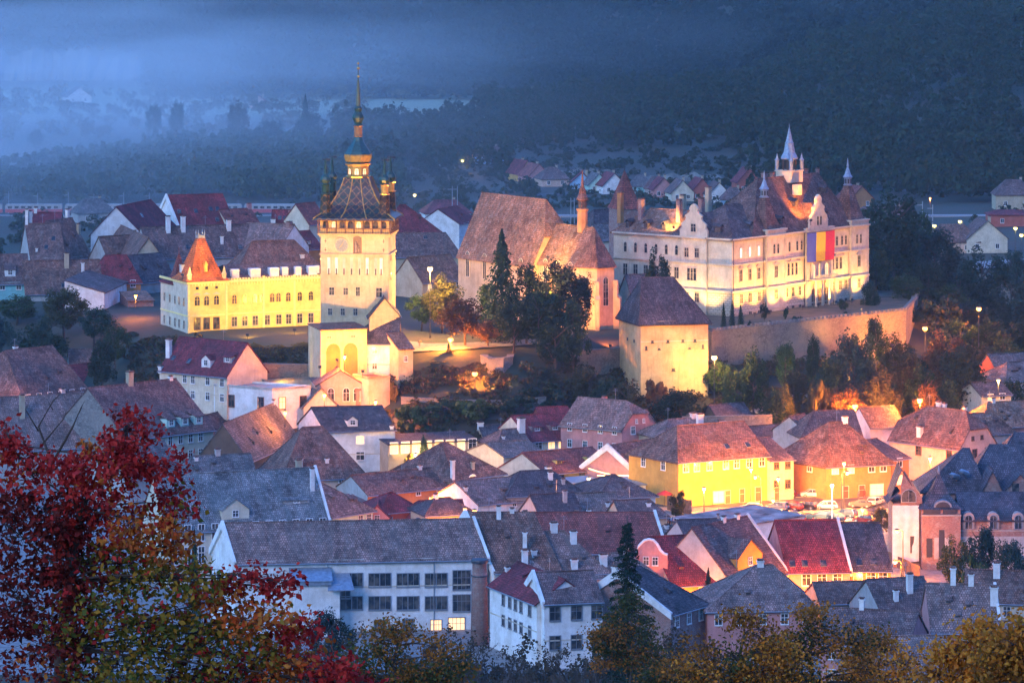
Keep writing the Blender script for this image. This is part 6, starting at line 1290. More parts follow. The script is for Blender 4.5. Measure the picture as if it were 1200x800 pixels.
for a in [
 ('dark rounded tree standing against the lit terrace wall', 1027, 368, 838, 26, 'dark', 'tall'), ('young pale green tree by the lawn lamp under the terrace wall', 920, 393, 812, 20, 'green', 'tall'), ('small dark tree at the lit middle of the terrace wall', 953, 386, 815, 16, 'dark', 'tall'), ('dark bushy tree to the side of the footpath', 883, 408, 795, 30, 'green', 'round'),
 ('big blue green tree on the slope below the terrace', 1000, 382, 802, 44, 'blue', 'round'), ('broad bluish tree beside the lower footpath end', 975, 414, 795, 36, 'dark', 'round'), ('round green tree under the corner of the terrace', 1050, 392, 832, 34, 'olive', 'round'), ('reddish bare looking tree under the wall', 930, 424, 797, 26, 'brown', 'tall'),
 ('brown tree above the two orange slope lamps', 1060, 408, 800, 44, 'brown', 'round'), ('russet tree beside the orange lamp at the terrace end', 1105, 388, 835, 46, 'rust', 'round'), ('tall brown tree over the dark roofs', 1130, 398, 815, 48, 'brown', 'round'), ('pale green poplar shaped tree on the slope', 921, 446, 785, 18, 'olive', 'tall'),
 ('dark tree by the lamp with long rays', 1080, 430, 795, 40, 'green', 'round'), ('orange glowing bushy tree at the first slope lamp', 992, 448, 785, 38, 'rust', 'round'), ('orange glowing tree at the second slope lamp', 1085, 446, 785, 30, 'rust', 'round'), ('dark tree over the slope between both lamps', 1035, 430, 788, 38, 'brown', 'round'),
 ('green bush tree behind the dark shed roof', 858, 430, 790, 24, 'green', 'round'), ('russet scrub tree at the foot of the bastion', 775, 440, 789, 40, 'rust', 'shrub'), ('dark scrub below the bastion corner', 738, 446, 782, 44, 'brown', 'round'), ('dark green tree behind the half hipped pink house', 712, 440, 786, 42, 'dark', 'round'),
 ('olive scrub tree on the slope under the church wall', 690, 425, 791, 40, 'brown', 'round'), ('low dark bush above the maroon restaurant roof', 640, 448, 782, 50, 'dark', 'shrub'), ('dark hedge bush beside the maroon roof', 605, 462, 776, 40, 'dark', 'shrub'), ('dark bush against the long grey wall', 560, 462, 774, 44, 'green', 'shrub'), ('bush at the lane edge below the stone stub', 520, 466, 774, 40, 'dark', 'shrub'), ('bush at the start of the lane hedge', 482, 472, 770, 34, 'green', 'shrub'),
 ('green tree behind the pale tiles of the yellow house', 800, 452, 782, 50, 'dark', 'round'), ('dark tree beside the bastion foot', 842, 420, 800, 28, 'green', 'round'), ('scrubby russet tree on the open slope', 960, 440, 786, 30, 'brown', 'shrub'), ('dark evergreen near the grey valley wall', 905, 452, 782, 24, 'dark', 'round')]: a = list(a); a[4] *= 1.4; T(*a, group=ST)
for a in [
 ('dark tree mass behind the valley lamps, tall', 1150, 292, 960, 78, 'dark', 'round'), ('dark tree near the orange valley lamp', 1110, 330, 905, 60, 'green', 'round'), ('deep blue green tree at the frame edge', 1190, 316, 930, 64, 'blue', 'round'), ('dark tree above the blue grey valley roof', 1160, 372, 880, 54, 'dark', 'round'), ('dark round tree at the foot of the valley', 1135, 350, 900, 56, 'blue', 'round'),
 ('black green tree beside the brown valley tree', 1175, 396, 870, 46, 'green', 'round'), ('tree closing the valley behind the terrace end', 1080, 345, 895, 44, 'dark', 'round'), ('dark bush tree under the far yard', 1120, 296, 1050, 50, 'blue', 'round'), ('low tree beside the far sheds', 1060, 250, 1120, 60, 'dark', 'round'), ('dark tree between terrace end and first valley lamp', 1068, 360, 872, 40, 'dark', 'tall'), ('tall dark tree crowding the terrace corner', 1088, 300, 905, 50, 'dark', 'tall'), ('dark tree over the valley between two lamps', 1125, 372, 868, 44, 'green', 'round'), ('dark mid valley tree with wide crown', 1125, 322, 935, 64, 'dark', 'round'), ('tree at the frame edge above the red walled house', 1195, 372, 885, 50, 'dark', 'round'), ('dark tree low beside the small lit valley house', 1135, 430, 830, 40, 'dark', 'round'), ('brown dusk tree under the orange valley lamp', 1155, 405, 852, 44, 'brown', 'round'), ('dark tree behind the rusty roofed house', 1190, 440, 815, 44, 'dark', 'round'), ('dark bushy tree over the cream pink house', 1112, 440, 795, 40, 'dark', 'round'), ('dark tree screening the terrace corner from below', 1070, 412, 822, 40, 'dark', 'round'), ('blue green tree beneath the terrace middle', 1012, 405, 812, 34, 'blue', 'tall'), ('slope tree in shade between the lamps', 1042, 445, 790, 34, 'dark', 'round'), ('tree behind the great dark one beside the turret', 1068, 240, 960, 60, 'green', 'round'), ('dark tree at the far fields edge', 1025, 258, 985, 50, 'blue', 'round'), ('dark tree in front of the manor house', 1185, 290, 1080, 40, 'dark', 'round')]: T(*a, group=VT)
for a in [
 ('dark round hillside tree under the turquoise house', 20, 345, 872, 60, 'green', 'round'), ('olive topped big tree on the slope above the yellow houses', 75, 333, 858, 66, 'olive', 'round'), ('dark tree filling the slope centre beside the garden wall', 110, 358, 848, 52, 'dark', 'round'), ('dark lower tree above the dark patched roof', 50, 372, 838, 70, 'dark', 'round'), ('dark tree by the descending wall', 135, 378, 826, 38, 'green', 'round'),
 ('dark bushy tree at the frame edge under the turquoise house', -8, 362, 850, 50, 'blue', 'round'), ('red creeper bush beside the cream house', 175, 440, 800, 24, 'rust', 'shrub'), ('dark tree behind the sky blue house', 120, 392, 815, 40, 'dark', 'round')]: T(*a, group='trees of the western slope')
for a in [
 ('yellow green bush on the flat pavilion roof', 462, 443, 783, 12, 'gold', 'shrub'),
 ('little thuja beside the star lamp by the road', 526, 400, 800, 9, 'dark', 'conifer'), ('low hedge at the lit lawn by the gatehouse', 512, 425, 796, 30, 'gold', 'shrub'), ('round bush under the road wall', 499, 443, 790, 16, 'green', 'shrub'), ('terrace hedge of dark box at the palace corner', 880, 374, 828, 26, 'dark', 'shrub'),
 ('terrace hedge of dark box before the portal', 935, 368, 843, 26, 'dark', 'shrub'), ('terrace shrub near the wall end', 985, 362, 856, 24, 'dark', 'shrub'), ('flower bed shrub at the palace corner lawn', 905, 374, 834, 16, 'brown', 'shrub'),
 ('orange lit tree beside the car park and brick mansion', 1033, 588, 676, 26, 'gold', 'tall'), ('grey green bush in front of the mansion wing', 1150, 612, 630, 44, 'blue', 'round'), ('pale olive bush by the mansion turret', 1118, 628, 620, 44, 'olive', 'round'), ('dusty bush at the frame edge below the mansion', 1185, 628, 618, 50, 'blue', 'round'), ('small bush at the mansion fence', 1140, 646, 612, 40, 'green', 'shrub'),
 ('slim evergreen next to the long white school', 228, 620, 575, 30, 'dark', 'conifer'), ('small bare spruce before the orange lit wall', 830, 664, 590, 26, 'brown', 'conifer'), ('green tree in the courtyard by the tall white house', 497, 505, 745, 14, 'dark', 'tall'), ('courtyard shrub lit by restaurant lamps', 478, 528, 745, 26, 'gold', 'shrub'), ('dark courtyard bush beside the tall white house', 508, 534, 744, 24, 'green', 'shrub'),
 ('bush at the annex of the long school', 385, 712, 560, 60, 'blue', 'round'), ('hedge along the tavern entrance', 795, 572, 700, 26, 'brown', 'shrub')]: T(*a, group='garden trees and shrubs')
def hedge(label, p0, p1, z0, h_, th, n, colr, seed):
    a, b_ = Vector((*XY(*p0), z0)), Vector((*XY(*p1), z0)); l = (b_-a).length; g_ = np.random.default_rng(seed); r = empty('hedge', a, math.atan2(b_.y-a.y, b_.x-a.x), label, 'hedge')
    c = np.stack([g_.random(n)*l, g_.random(n)*th, g_.random(n)**.7*h_*(1)], 1); c[:, 2] *= .85+.15*np.sin(c[:, 0]*.9)*np.cos(c[:, 0]*.37+1); nn = np.stack([g_.normal(size=n)*.3, -np.ones(n)*.8, c[:, 2]/h_*1.5], 1)
    inst('foliage', quads_mesh('foliage', leaf_out(c, nn, .16*(.6+.8*g_.random(n)), g_), n, LM[colr]), r); MB().box(0, l, .3, th-.3, 0, h_*.75).build('stem', M['bark'], r)
hedge('long clipped hedge glowing yellow green below the yellow palace', (268, 806), (378, 810), 16.3, 3.2, 2.6, 9000, 'gold', 5)
hedge('dark clipped hedge along the lane under the citadel slope', (470, 775), (640, 774), 5.2, 1.6, 1.4, 5000, 'dark', 6)
# far named trees
for a in [('tall far conifer standing in the mist', 180, 116, 1760, 24, 'blue', 'tall'), ('broader far conifer next to the tall one in the mist', 208, 114, 1750, 26, 'blue', 'tall'), ('round far russet tree in the mist', 278, 119, 1760, 30, 'brown', 'round'), ('far cedar with layered top behind the clock spire', 358, 110, 1780, 20, 'blue', 'conifer'), ('far broad tree under the layered cedar', 366, 130, 1740, 44, 'dark', 'round'),
 ('far tree beside the clock spire', 398, 136, 1720, 30, 'dark', 'round'), ('far round tree between the russet one and the cedar', 318, 138, 1720, 40, 'dark', 'round'), ('far small round tree in the misty field', 43, 150, 1740, 22, 'blue', 'round')]: T(*a, group='far trees in the mist')
# ------------------------------------------------------------------ woods (uncountable): one object each
def woods(name, label, pos, hts, rads, cols, nleaf, seed, leaf=.075):
    rg = np.random.default_rng(seed); base = [crown_pts(rg, nleaf, k, 14) for k in ('round', 'round', 'tall')]; out = []
    for i, (p, h_, r_) in enumerate(zip(pos, hts, rads)):
        c, nn = base[i % 3]; a = rg.random()*6.28; x = c[:, 0]*math.cos(a)-c[:, 1]*math.sin(a); y = c[:, 0]*math.sin(a)+c[:, 1]*math.cos(a)
        q = np.stack([p[0]+x*r_, p[1]+y*r_, p[2]+h_*(.08+.92*c[:, 2])], 1); s = np.full(nleaf, leaf*1.6)*(.5+rg.random(nleaf))*r_
        m_ = np.stack([nn[:, 0]*math.cos(a)-nn[:, 1]*math.sin(a), nn[:, 0]*math.sin(a)+nn[:, 1]*math.cos(a), nn[:, 2]], 1); out.append(leaf_out(q, m_, s, rg, .8, .4))
    v = np.concatenate(out); me = quads_mesh(name, v, len(v)//4, m_leaf(name+'_leaves', cols, .15)); o = bpy.data.objects.new(name, me); COL.objects.link(o); tag(o, label, 'woods', kind='stuff'); return o
rg = np.random.default_rng(3)
def scatter(n, fn):
    out = []
    k = 0
    while len(out) < n and k < n*40:
        k += 1; p = fn()
        if p is not None: out.append((p[0], p[1], ground(*p)))
    return out
def f_right():
    Y = rg.uniform(1440, 2160)
    px = rg.uniform(400, 1290); X = (px-600)*Y/F
    if Y < 1480+ (60 if px < 880 else -40): return None
    py = YH+F*(HC-ground(X, Y))/Y
    if 505 < px < 900 and 178 < py < 246 and Y < 1700 and rg.random() < .93-.5*(px < 600): return None
    if px < 560 and Y > 1850: return None
    if px < 740 and Y > 2000: return None
    return X, Y
pr = scatter(1750, f_right); woods('forest', 'dense dark autumn wood covering the hillside behind the town', pr, rg.uniform(9, 18, len(pr)), rg.uniform(4, 8.5, len(pr)), [(.006, .018, .008), (.014, .03, .01), (.03, .032, .012), (.05, .024, .01)], 230, 11)
def f_left():
    Y = rg.uniform(1440, 1760); px = rg.uniform(-120, 470); X = (px-600)*Y/F
    if Y > 1500+ (px+40)*.75+40: return None
    return X, Y
pl_ = scatter(620, f_left); woods('woodland', 'misty riverside woodland beyond the railway', pl_, rg.uniform(8, 13, len(pl_)), rg.uniform(4.5, 7.5, len(pl_)), [(.02, .04, .022), (.04, .06, .03), (.07, .07, .03)], 170, 12)
def f_mid():
    Y = rg.uniform(1790, 2230); px = rg.uniform(-150, 640); X = (px-600)*Y/F
    if rg.random() < .35 or (px > 430 and Y < 2150): return None
    return X, Y
pm = scatter(260, f_mid); woods('field_trees', 'scattered trees among the misty fields and gardens', pm, rg.uniform(5, 11, len(pm)), rg.uniform(3, 7, len(pm)), [(.04, .06, .03), (.09, .08, .03), (.12, .07, .03)], 150, 13)
def f_far():
    Y = 2200+1500*rg.random()**1.15; px = rg.uniform(-130, 1330); X = (px-600)*Y/F
    py = YH+F*(HC-ground(X, Y)-8)/Y
    if py < -25: return None
    if px < 175 and 52 < py < 108: return None
    return X, Y
pf = scatter(4200, f_far); woods('hill_forest', 'dark forest covering the high hill across the valley', pf, rg.uniform(9, 17, len(pf)), rg.uniform(6, 10, len(pf)), [(.006, .014, .01), (.012, .022, .012), (.022, .022, .012)], 80, 14, .11)
def f_vale():
    Y = rg.uniform(1040, 1640); px = rg.uniform(-100, 1290); X = (px-600)*Y/F
    if 1090 < px and Y < 1330: return None
    if Y > 1400 and not 470 < px < 930: return None
    return X, Y
pvv = scatter(330, f_vale); woods('valley_trees', 'dark gardens and orchards on the valley floor behind the citadel', pvv, rg.uniform(2, 5.5, len(pvv)), rg.uniform(2.5, 5.5, len(pvv)), [(.02, .04, .02), (.04, .055, .025), (.06, .05, .025)], 160, 15)
def f_vb():
    Y = rg.uniform(1400, 1760); px = rg.uniform(440, 960); X = (px-600)*Y/F
    py = YH+F*(HC-ground(X, Y))/Y
    return X, Y
pvb = scatter(420, f_vb); woods('bushes', 'dark gardens and bushes between the hillside cottages', pvb, rg.uniform(1.5, 4.2, len(pvb)), rg.uniform(2, 4.6, len(pvb)), [(.012, .026, .012), (.025, .036, .015), (.04, .03, .014)], 130, 19)
def f_vr():
    X = rg.uniform(72, 175); Y = rg.uniform(835, 1060)
    return None if Y < 905 and X < 92 else (X, Y)
pvr = scatter(420, f_vr); woods('scrub', 'dark tree filled hollow behind the end of the terrace wall', pvr, rg.uniform(3, 9, len(pvr)), rg.uniform(2.2, 4.6, len(pvr)), [(.012, .028, .016), (.028, .04, .018), (.06, .035, .018)], 230, 20)
# undergrowth on the citadel slope
def f_slope():
    px = rg.uniform(150, 1130); Y = rg.uniform(762, 845); X = (px-600)*Y/F; f = lin(X, FRONT)
    if not (f-80 < Y < f-14): return None
    if 360 < px < 560 and Y > 792: return None
    if 120 < px < 420 and Y < 800: return None
    return X, Y
ps_ = scatter(1500, f_slope); woods('undergrowth', 'low autumn scrub and tall grass on the citadel slope', ps_, rg.uniform(.5, 2.2, len(ps_)), rg.uniform(1.2, 3, len(ps_)), [(.05, .035, .02), (.08, .045, .025), (.04, .055, .022), (.1, .05, .02)], 110, 16, .07)
# chalk cliff on the far hill
def cliff():
    b = MB(); n = 90; m = 10
    for j in range(m+1):
        for i in range(n+1):
            px = -60+230*i/n; Y = 2335+2.5*math.sin(i*.9)+1.5*math.sin(i*2.3+j)+rnd.uniform(-2, 2); X = (px-600)*Y/F; top = 98-34*(1-max(0, (px-60)/130)**2)+4*math.sin(i*.31)+2*math.sin(i*.83)+rnd.uniform(-2.5, 2.5); py = 118+(top-118)*j/m
            b.v.append((X, Y+j*5, HC-(py-YH)*Y/F+rnd.uniform(-.6, .6)))
    b.f = [(j*(n+1)+i, j*(n+1)+i+1, (j+1)*(n+1)+i+1, (j+1)*(n+1)+i) for j in range(m) for i in range(n)]
    tag(b.build('cliff', m_stone('chalk_rock', (.2, .21, .2), .12), None, True), 'pale eroded cliff on the far hillside', 'cliff', kind='structure')
cliff()
for lb, px, py, w_, h_ in (('pale bare clay scar behind the hillside cottages', 690, 205, 26, 4), ('larger pale clay scar above the cottage row', 806, 213, 34, 5)):
    p = hit(px, py, 1450); b = MB()
    for j in range(5):
        for i in range(13): b.v.append((p.x-w_/2+w_*i/12, p.y-2+j*1.2+math.sin(i*1.3), p.z-1+h_*j/4*(.55+.45*math.sin(math.pi*i/12))*(.8+.2*math.sin(i*2.1))))
    b.f = [(j*13+i, j*13+i+1, (j+1)*13+i+1, (j+1)*13+i) for j in range(4) for i in range(12)]
    tag(b.build('clay_bank', m_plain('clay', (.15, .145, .12), .9, 0, .5, .3), None, True), lb, 'bank', kind='structure')
# ------------------------------------------------------------------ cars
def car(label, px, py, color, rz, typ='hatch', z=None):
    z = .13 if z is None else z; Y = Yof(py, z); x, y = XY(px, Y)
    root = empty('parked_car', (x, y, z), R(rz), label, 'car', 'cars parked on the square')
    m = bpy.data.materials.get('car_paint_'+color[0]) or m_plain('car_paint_'+color[0], color[1], .25, .3, .04)
    L_, B_ = (4.1, .86) if typ != 'van' else (4.9, .95); top = 1.48 if typ == 'hatch' else 1.42 if typ == 'sedan' else 2.1
    pr = [(-L_/2, .3), (-L_/2-.02, .75), (-L_/2+.15, .92), (L_/2-.95, .95), (L_/2-.1, .8), (L_/2, .55), (L_/2-.03, .28)]
    b = MB(); b.extrude(pr, lambda p, q, t: (p, t, q), -B_, B_)
    gx0, gx1, rx0, rx1 = (-L_/2+.12, L_/2-.95, -L_/2+.45, .35) if typ != 'sedan' else (-L_/2+.6, L_/2-1.05, -L_/2+1.2, .3)
    ti = .17
    for s in (-1, 1):
        for (a0, a1) in ((gx0, rx0), (gx1, rx1), (-.15, -.1)): b.tube([(a0, s*(B_-.02), .93), (a1, s*(B_-ti), top-.04)], .045, 4)
    k = len(b.v); b.v += [(rx0-.05, -B_+ti, top-.06), (rx1+.05, -B_+ti, top-.06), (rx1+.05, B_-ti, top-.06), (rx0-.05, B_-ti, top-.06), (rx0, -B_+ti+.06, top), (rx1-.05, -B_+ti+.06, top), (rx1-.05, B_-ti-.06, top), (rx0, B_-ti-.06, top)]
    b.f += [(k, k+1, k+5, k+4), (k+1, k+2, k+6, k+5), (k+2, k+3, k+7, k+6), (k+3, k, k+4, k+7), (k+4, k+5, k+6, k+7)]; b.build('body', m, root)
    g = MB(); g.v = [(gx0, -B_+.03, .92), (gx1, -B_+.03, .92), (gx1, B_-.03, .92), (gx0, B_-.03, .92), (rx0, -B_+ti, top-.06), (rx1, -B_+ti, top-.06), (rx1, B_-ti, top-.06), (rx0, B_-ti, top-.06)]
    g.f = [(0, 1, 5, 4), (1, 2, 6, 5), (2, 3, 7, 6), (3, 0, 4, 7)]; g.build('window_band', M['glass'], root)
    for sx in (-L_/2+.75, L_/2-.8):
        for sy in (-B_+.05, B_-.05):
            t = MB().lathe([(.2, -.1), (.32, -.1), (.33, 0), (.32, .1), (.2, .1)], 14).build('wheel', M['dark'], root); t.location = (sx, sy, .32); t.rotation_euler = (R(90), 0, 0)
            MB().lathe([(.02, -.115), (.19, -.105), (.19, .105), (.02, .115)], 10).build('rim', M['grey'], t)
    for s in (-1, 1):
        MB().box(L_/2-.12, L_/2+.01, s*.62-.16, s*.62+.16, .6, .74).build('headlight', M['white'], root); MB().box(-L_/2-.03, -L_/2+.05, s*.68-.12, s*.68+.12, .65, .85).build('tail_light', M['red'], root)
    return root
CB = dict(w=('white', (.7, .7, .68)), r=('dark_red', (.12, .015, .02)), b=('blue', (.06, .1, .25)), k=('black', (.02, .02, .025)), s=('silver', (.35, .36, .38)), g=('grey', (.12, .13, .14)), n=('navy', (.03, .045, .09)), t=('teal', (.01, .18, .17)))
for a in [('dark red hatchback parked before the narrow pale pink house', 921, 582, 'r', 180), ('white hatchback parked before the wooden fence', 951, 582, 'w', 180), ('silver hatchback first in the far row, near the market hall', 880, 598, 's', 168), ('blue hatchback behind the silver one', 912, 597, 'b', 150), ('dark red estate between blue and black cars', 928, 597, 'r', 140), ('black hatchback beside the dark red estate', 945, 596, 'k', 150),
 ('white hatchback next to the tall white lamp post', 968, 596, 'w', 180), ('dark grey saloon standing alone under the orange lamps', 1008, 594, 'g', 170, 'sedan'), ('white car behind the market hall edge, front row', 897, 605, 'w', 115), ('white saloon in the front row, nose out', 912, 606, 'w', 100, 'sedan'), ('navy hatchback in the front row centre', 929, 607, 'n', 95), ('small black car low behind the roof ridge', 945, 610, 'k', 100),
 ('grey hatchback in the front row near the lamp post', 964, 608, 'g', 165), ('dark blue car partly hidden by the roof ridge', 979, 610, 'n', 120), ('green grey hatchback right of the lamp post, second row', 991, 605, 'g', 150), ('white car at the edge of the car park by the orange tree', 1026, 591, 'w', 60), ('black van near the car park exit', 1022, 610, 'k', 80, 'van'), ('dark red car at the car park exit', 1013, 612, 'r', 150)]:
    a = list(a); a[3] = CB[a[3]]; a[0] = a[0].replace(' right of', ' beyond'); car(*a)
pg = XY(153, 838); car('teal van parked in the walled yard of the citadel', 153, 372, CB['t'], 95, 'van', z=ground(*pg)+.1)
# ------------------------------------------------------------------ lamps
for a in [('very bright tall floodlight mast between clock tower and church', 504, 314, 822, 'warm', 1400, None, 0, .5), ('bright orange lamp on the citadel road beside the little thuja', 528, 397, 801, 'sodium', 1700), ('orange lantern on a post in front of the stone stub', 556.5, 437, 784, 'sodium', 700),
 ('bright yellow lamp at the corner of the bastion tower', 837, 418, 793, 'warm', 800), ('orange lamp at the end of the terrace wall', 1084, 384, 842, 'sodium', 1600), ('orange lamp among the dark valley trees', 1147, 361, 868, 'sodium', 1200), ('orange lamp glowing in bushes under the slope', 1002, 475, 778, 'sodium', 5200, 5), ('orange lamp just over the brown roofs', 1078, 468, 772, 'sodium', 4600, 5),
 ('small warm lamp at the valley house', 1170, 445, 795, 'warm', 90, 3), ('orange street lamp in front of the mansion', 1090, 536, 706, 'sodium', 380), ('bright white yellow lamp by the market hall', 825, 572, 706, 'warm', 150, None, 0, .3), ('double headed orange lamp before the yellow house', 885, 558, 709, 'sodium', 280, None, 1), ('second orange lamp before the yellow house, small', 880, 549, 713, 'sodium', 200),
 ('orange lamp in front of the corner house', 993, 553, 709, 'sodium', 260, None, -1), ('small orange lamp above the corner house lamp', 989, 542, 713, 'sodium', 200), ('very tall white lamp post in the middle of the car park', 975, 568, 697, 'white', 240, None, 0, .4, 'street lamps', 'white'), ('low orange lamp at the car park edge near the market hall', 906, 585, 712, 'sodium', 90, 2.5), ('orange lamp at the car park corner by the market hall', 897, 594, 700, 'sodium', 110, 3),
 ('low orange lamp beside the dark grey saloon', 1011, 596, 697, 'sodium', 70, 2.5), ('orange lamp before the mansion sheeting', 1051, 621, 640, 'sodium', 80, None, 1), ('orange lamp at the mansion fence foot', 1049, 657, 636, 'sodium', 130, None, 1), ('orange wall lamp between the maroon roofs', 859, 680, 608, 'sodium', 200, 3), ('orange lamp inside the gate arch', 404, 417, 783, 'sodium', 200, 4),
 ('warm lamp under the gatehouse roofs', 478, 427, 798, 'warm', 200, 4), ('small warm lamp beside the clock tower flank', 377, 303, 826, 'warm', 160, 4), ('warm lamp at the lit tavern wall', 758, 557, 731, 'warm', 160, 3), ('warm lamp by the tavern entrance', 771, 556, 733, 'warm', 160, 3), ('ruddy lamp above the tavern awnings', 769, 550, 734, 'sodium', 60, 4), ('orange yard lamp by the white villa', 334, 482, 752, 'sodium', 60, 3), ('orange lamp before the arched peach hall', 440, 470, 772, 'sodium', 200, 4), ('orange lamp over the yard of the peach hall', 380, 462, 770, 'sodium', 120, 5),
 ('golden garden lamp on the restaurant court', 487, 532, 744, 'warm', 90, 3), ('golden lamp near the courtyard evergreen', 521, 530, 744, 'warm', 90, 3), ('orange lamp behind the cream house garden', 205, 450, 792, 'sodium', 260, 4), ('orange lamp low in the western yard', 159, 346, 862, 'sodium', 90, 3), ('orange light in the pale lilac roof yard', 556, 598, 655, 'sodium', 60, 2), ('yellow lamp under the red roof with three windows', 690, 560, 724, 'warm', 60, 2.5), ('lamp in the lane of the low orange wall', 505, 583, 694, 'sodium', 90, 2.5),
 ('lamp in the lane behind the maroon roofs', 490, 608, 655, 'sodium', 140, 2), ('orange lamp in the narrow lane by the cream pink house', 1052, 545, 736, 'sodium', 260, 4), ('orange lamp at the far corner of the yellow house', 912, 560, 714, 'sodium', 220, 6), ('orange lamp in the lane under the spruce side roofs', 820, 700, 596, 'sodium', 160, 3), ('orange lamp beyond the mansion roofs', 1112, 540, 712, 'sodium', 260, 5), ('orange lamp in the lane beside the low tan roofs', 545, 596, 664, 'sodium', 120, 3), ('orange lamp lighting the yellow house with dormers', 238, 538, 735, 'sodium', 260, 3), ('orange lamp by the heart emblem house', 20, 480, 800, 'sodium', 120, 4), ('lamp in the lane of the long maroon roofs', 930, 692, 606, 'sodium', 200, 3), ('lamp at the end house with two skylights', 1020, 693, 605, 'sodium', 260, 3)]:
    lamp(*a)
for a in [('far yellow lamp on the valley road behind the clock tower', 486, 228, 1380, 'yellow', 700), ('far yellow lamp by the valley yard', 1095, 264, 1120, 'yellow', 500), ('far yellow lamp beside the long brown roof', 1125, 259, 1140, 'yellow', 500), ('bright far yellow lamp at the yard edge', 1190, 267, 1150, 'yellow', 900), ('second bright far lamp beside the yard', 1197, 275, 1140, 'yellow', 500), ('far orange lamp over the fields', 1090, 232, 1300, 'sodium', 200),
 ('far orange lamp in the cottage row', 757, 238, 1490, 'sodium', 400), ('far small orange lamp beside the row lamp', 763, 238, 1492, 'sodium', 200), ('far yellow lamp at the village lane', 607, 198, 1560, 'yellow', 260), ('far yellow lamp on the hillside lane', 542, 188, 1590, 'yellow', 500), ('far orange lamp above the palace chimneys', 855, 226, 1500, 'sodium', 160), ('far dim orange lamp on the hill', 525, 178, 1640, 'sodium', 60)]:
    lamp(*a, group='far street lamps')
# small low floodlights by the stone stub and in lawns
YF = (1, .72, .16)
def fl(label, px, py, Y, tpx, tpy, tY, power, color=YF, spot=90, z=None):
    p = P(px, py, Y); g = ground(p.x, p.y)+.6 if z is None else z; t = P(tpx, tpy, tY); flood(label, (p.x, p.y, g), t, power, color, spot)
fl('ground floodlight below the yellow palace pavilion', 235, 405, 817, 243, 355, 835, 46, (1, .5, .02), 105); fl('ground floodlight under the palace facade middle', 290, 402, 822, 295, 355, 841, 40, (1, .5, .02), 110); fl('ground floodlight under the palace facade end', 345, 402, 828, 345, 352, 848, 40, (1, .5, .02), 110)
fl('floodlight on the palace corner for the orange roof', 214, 330, 830, 243, 305, 839, 26, (1, .6, .12), 90, z=31.0)
fl('roof floodlight of the flat pavilion aimed at the clock tower', 425, 448, 768, 415, 330, 800, 240, (1, .5, .09), 75, z=18); fl('high floodlight aimed at the clock tower gallery', 395, 425, 770, 418, 262, 801, 215, (1, .5, .09), 55, z=20); fl('villa roof floodlight aimed at the glazed spire', 375, 440, 758, 418, 205, 806, 200, (1, .62, .2), 35, z=20)
fl('floodlight by the gate lighting the gabled house', 492, 425, 806, 482, 385, 809, 60, (1, .58, .1), 110)
fl('floodlight in the church garden by the nave', 600, 400, 822, 590, 310, 860, 190, (1, .4, .08), 110); fl('floodlight in the church garden by the choir', 652, 400, 824, 655, 320, 845, 150, (1, .38, .07), 110); fl('reddish floodlight at the apse', 715, 395, 818, 705, 340, 838, 90, (1, .22, .05), 100); fl('tall mast floodlight aimed at the church roofs', 640, 330, 800, 640, 270, 852, 300, (1, .42, .12), 80, z=30)
fl('floodlight in the yard behind the choir lighting the nave gable', 642, 300, 838, 640, 290, 850, 45, (1, .66, .1), 120, z=34.0)
fl('golden floodlight at the foot of the bastion front', 800, 458, 787, 792, 415, 801, 26, (1, .38, .01), 120); fl('golden floodlight at the bastion side', 738, 452, 786, 745, 405, 803, 16, (1, .42, .01), 120); fl('floodlight before the bastion aimed at its eaves', 770, 480, 765, 782, 395, 801, 28, (1, .38, .01), 70)
fl('orange floodlight at the terrace wall corner', 1050, 415, 838, 1056, 388, 857, 330, (1, .36, .04), 120); fl('orange floodlight at the terrace wall middle', 995, 415, 828, 990, 392, 846, 160, (1, .42, .08), 120); fl('yellow floodlight in the lawn by the young green tree', 922, 422, 806, 925, 395, 832, 60, (1, .7, .2), 110); fl('orange floodlight along the upper terrace beds', 1010, 372, 848, 960, 372, 850, 60, (1, .3, .08), 130, z=21.8)
fl('yellow floodlight aimed at the clipped hedge of the palace', 325, 430, 790, 322, 408, 807, 60, (1, .72, .12), 140); fl('yellow spotlight at the stone stub', 578, 447, 782, 580, 425, 791, 5, (1, .8, .3), 100); fl('yellow spotlight at the stone stub corner', 598, 449, 783, 597, 425, 792, 5, (1, .8, .3), 100)
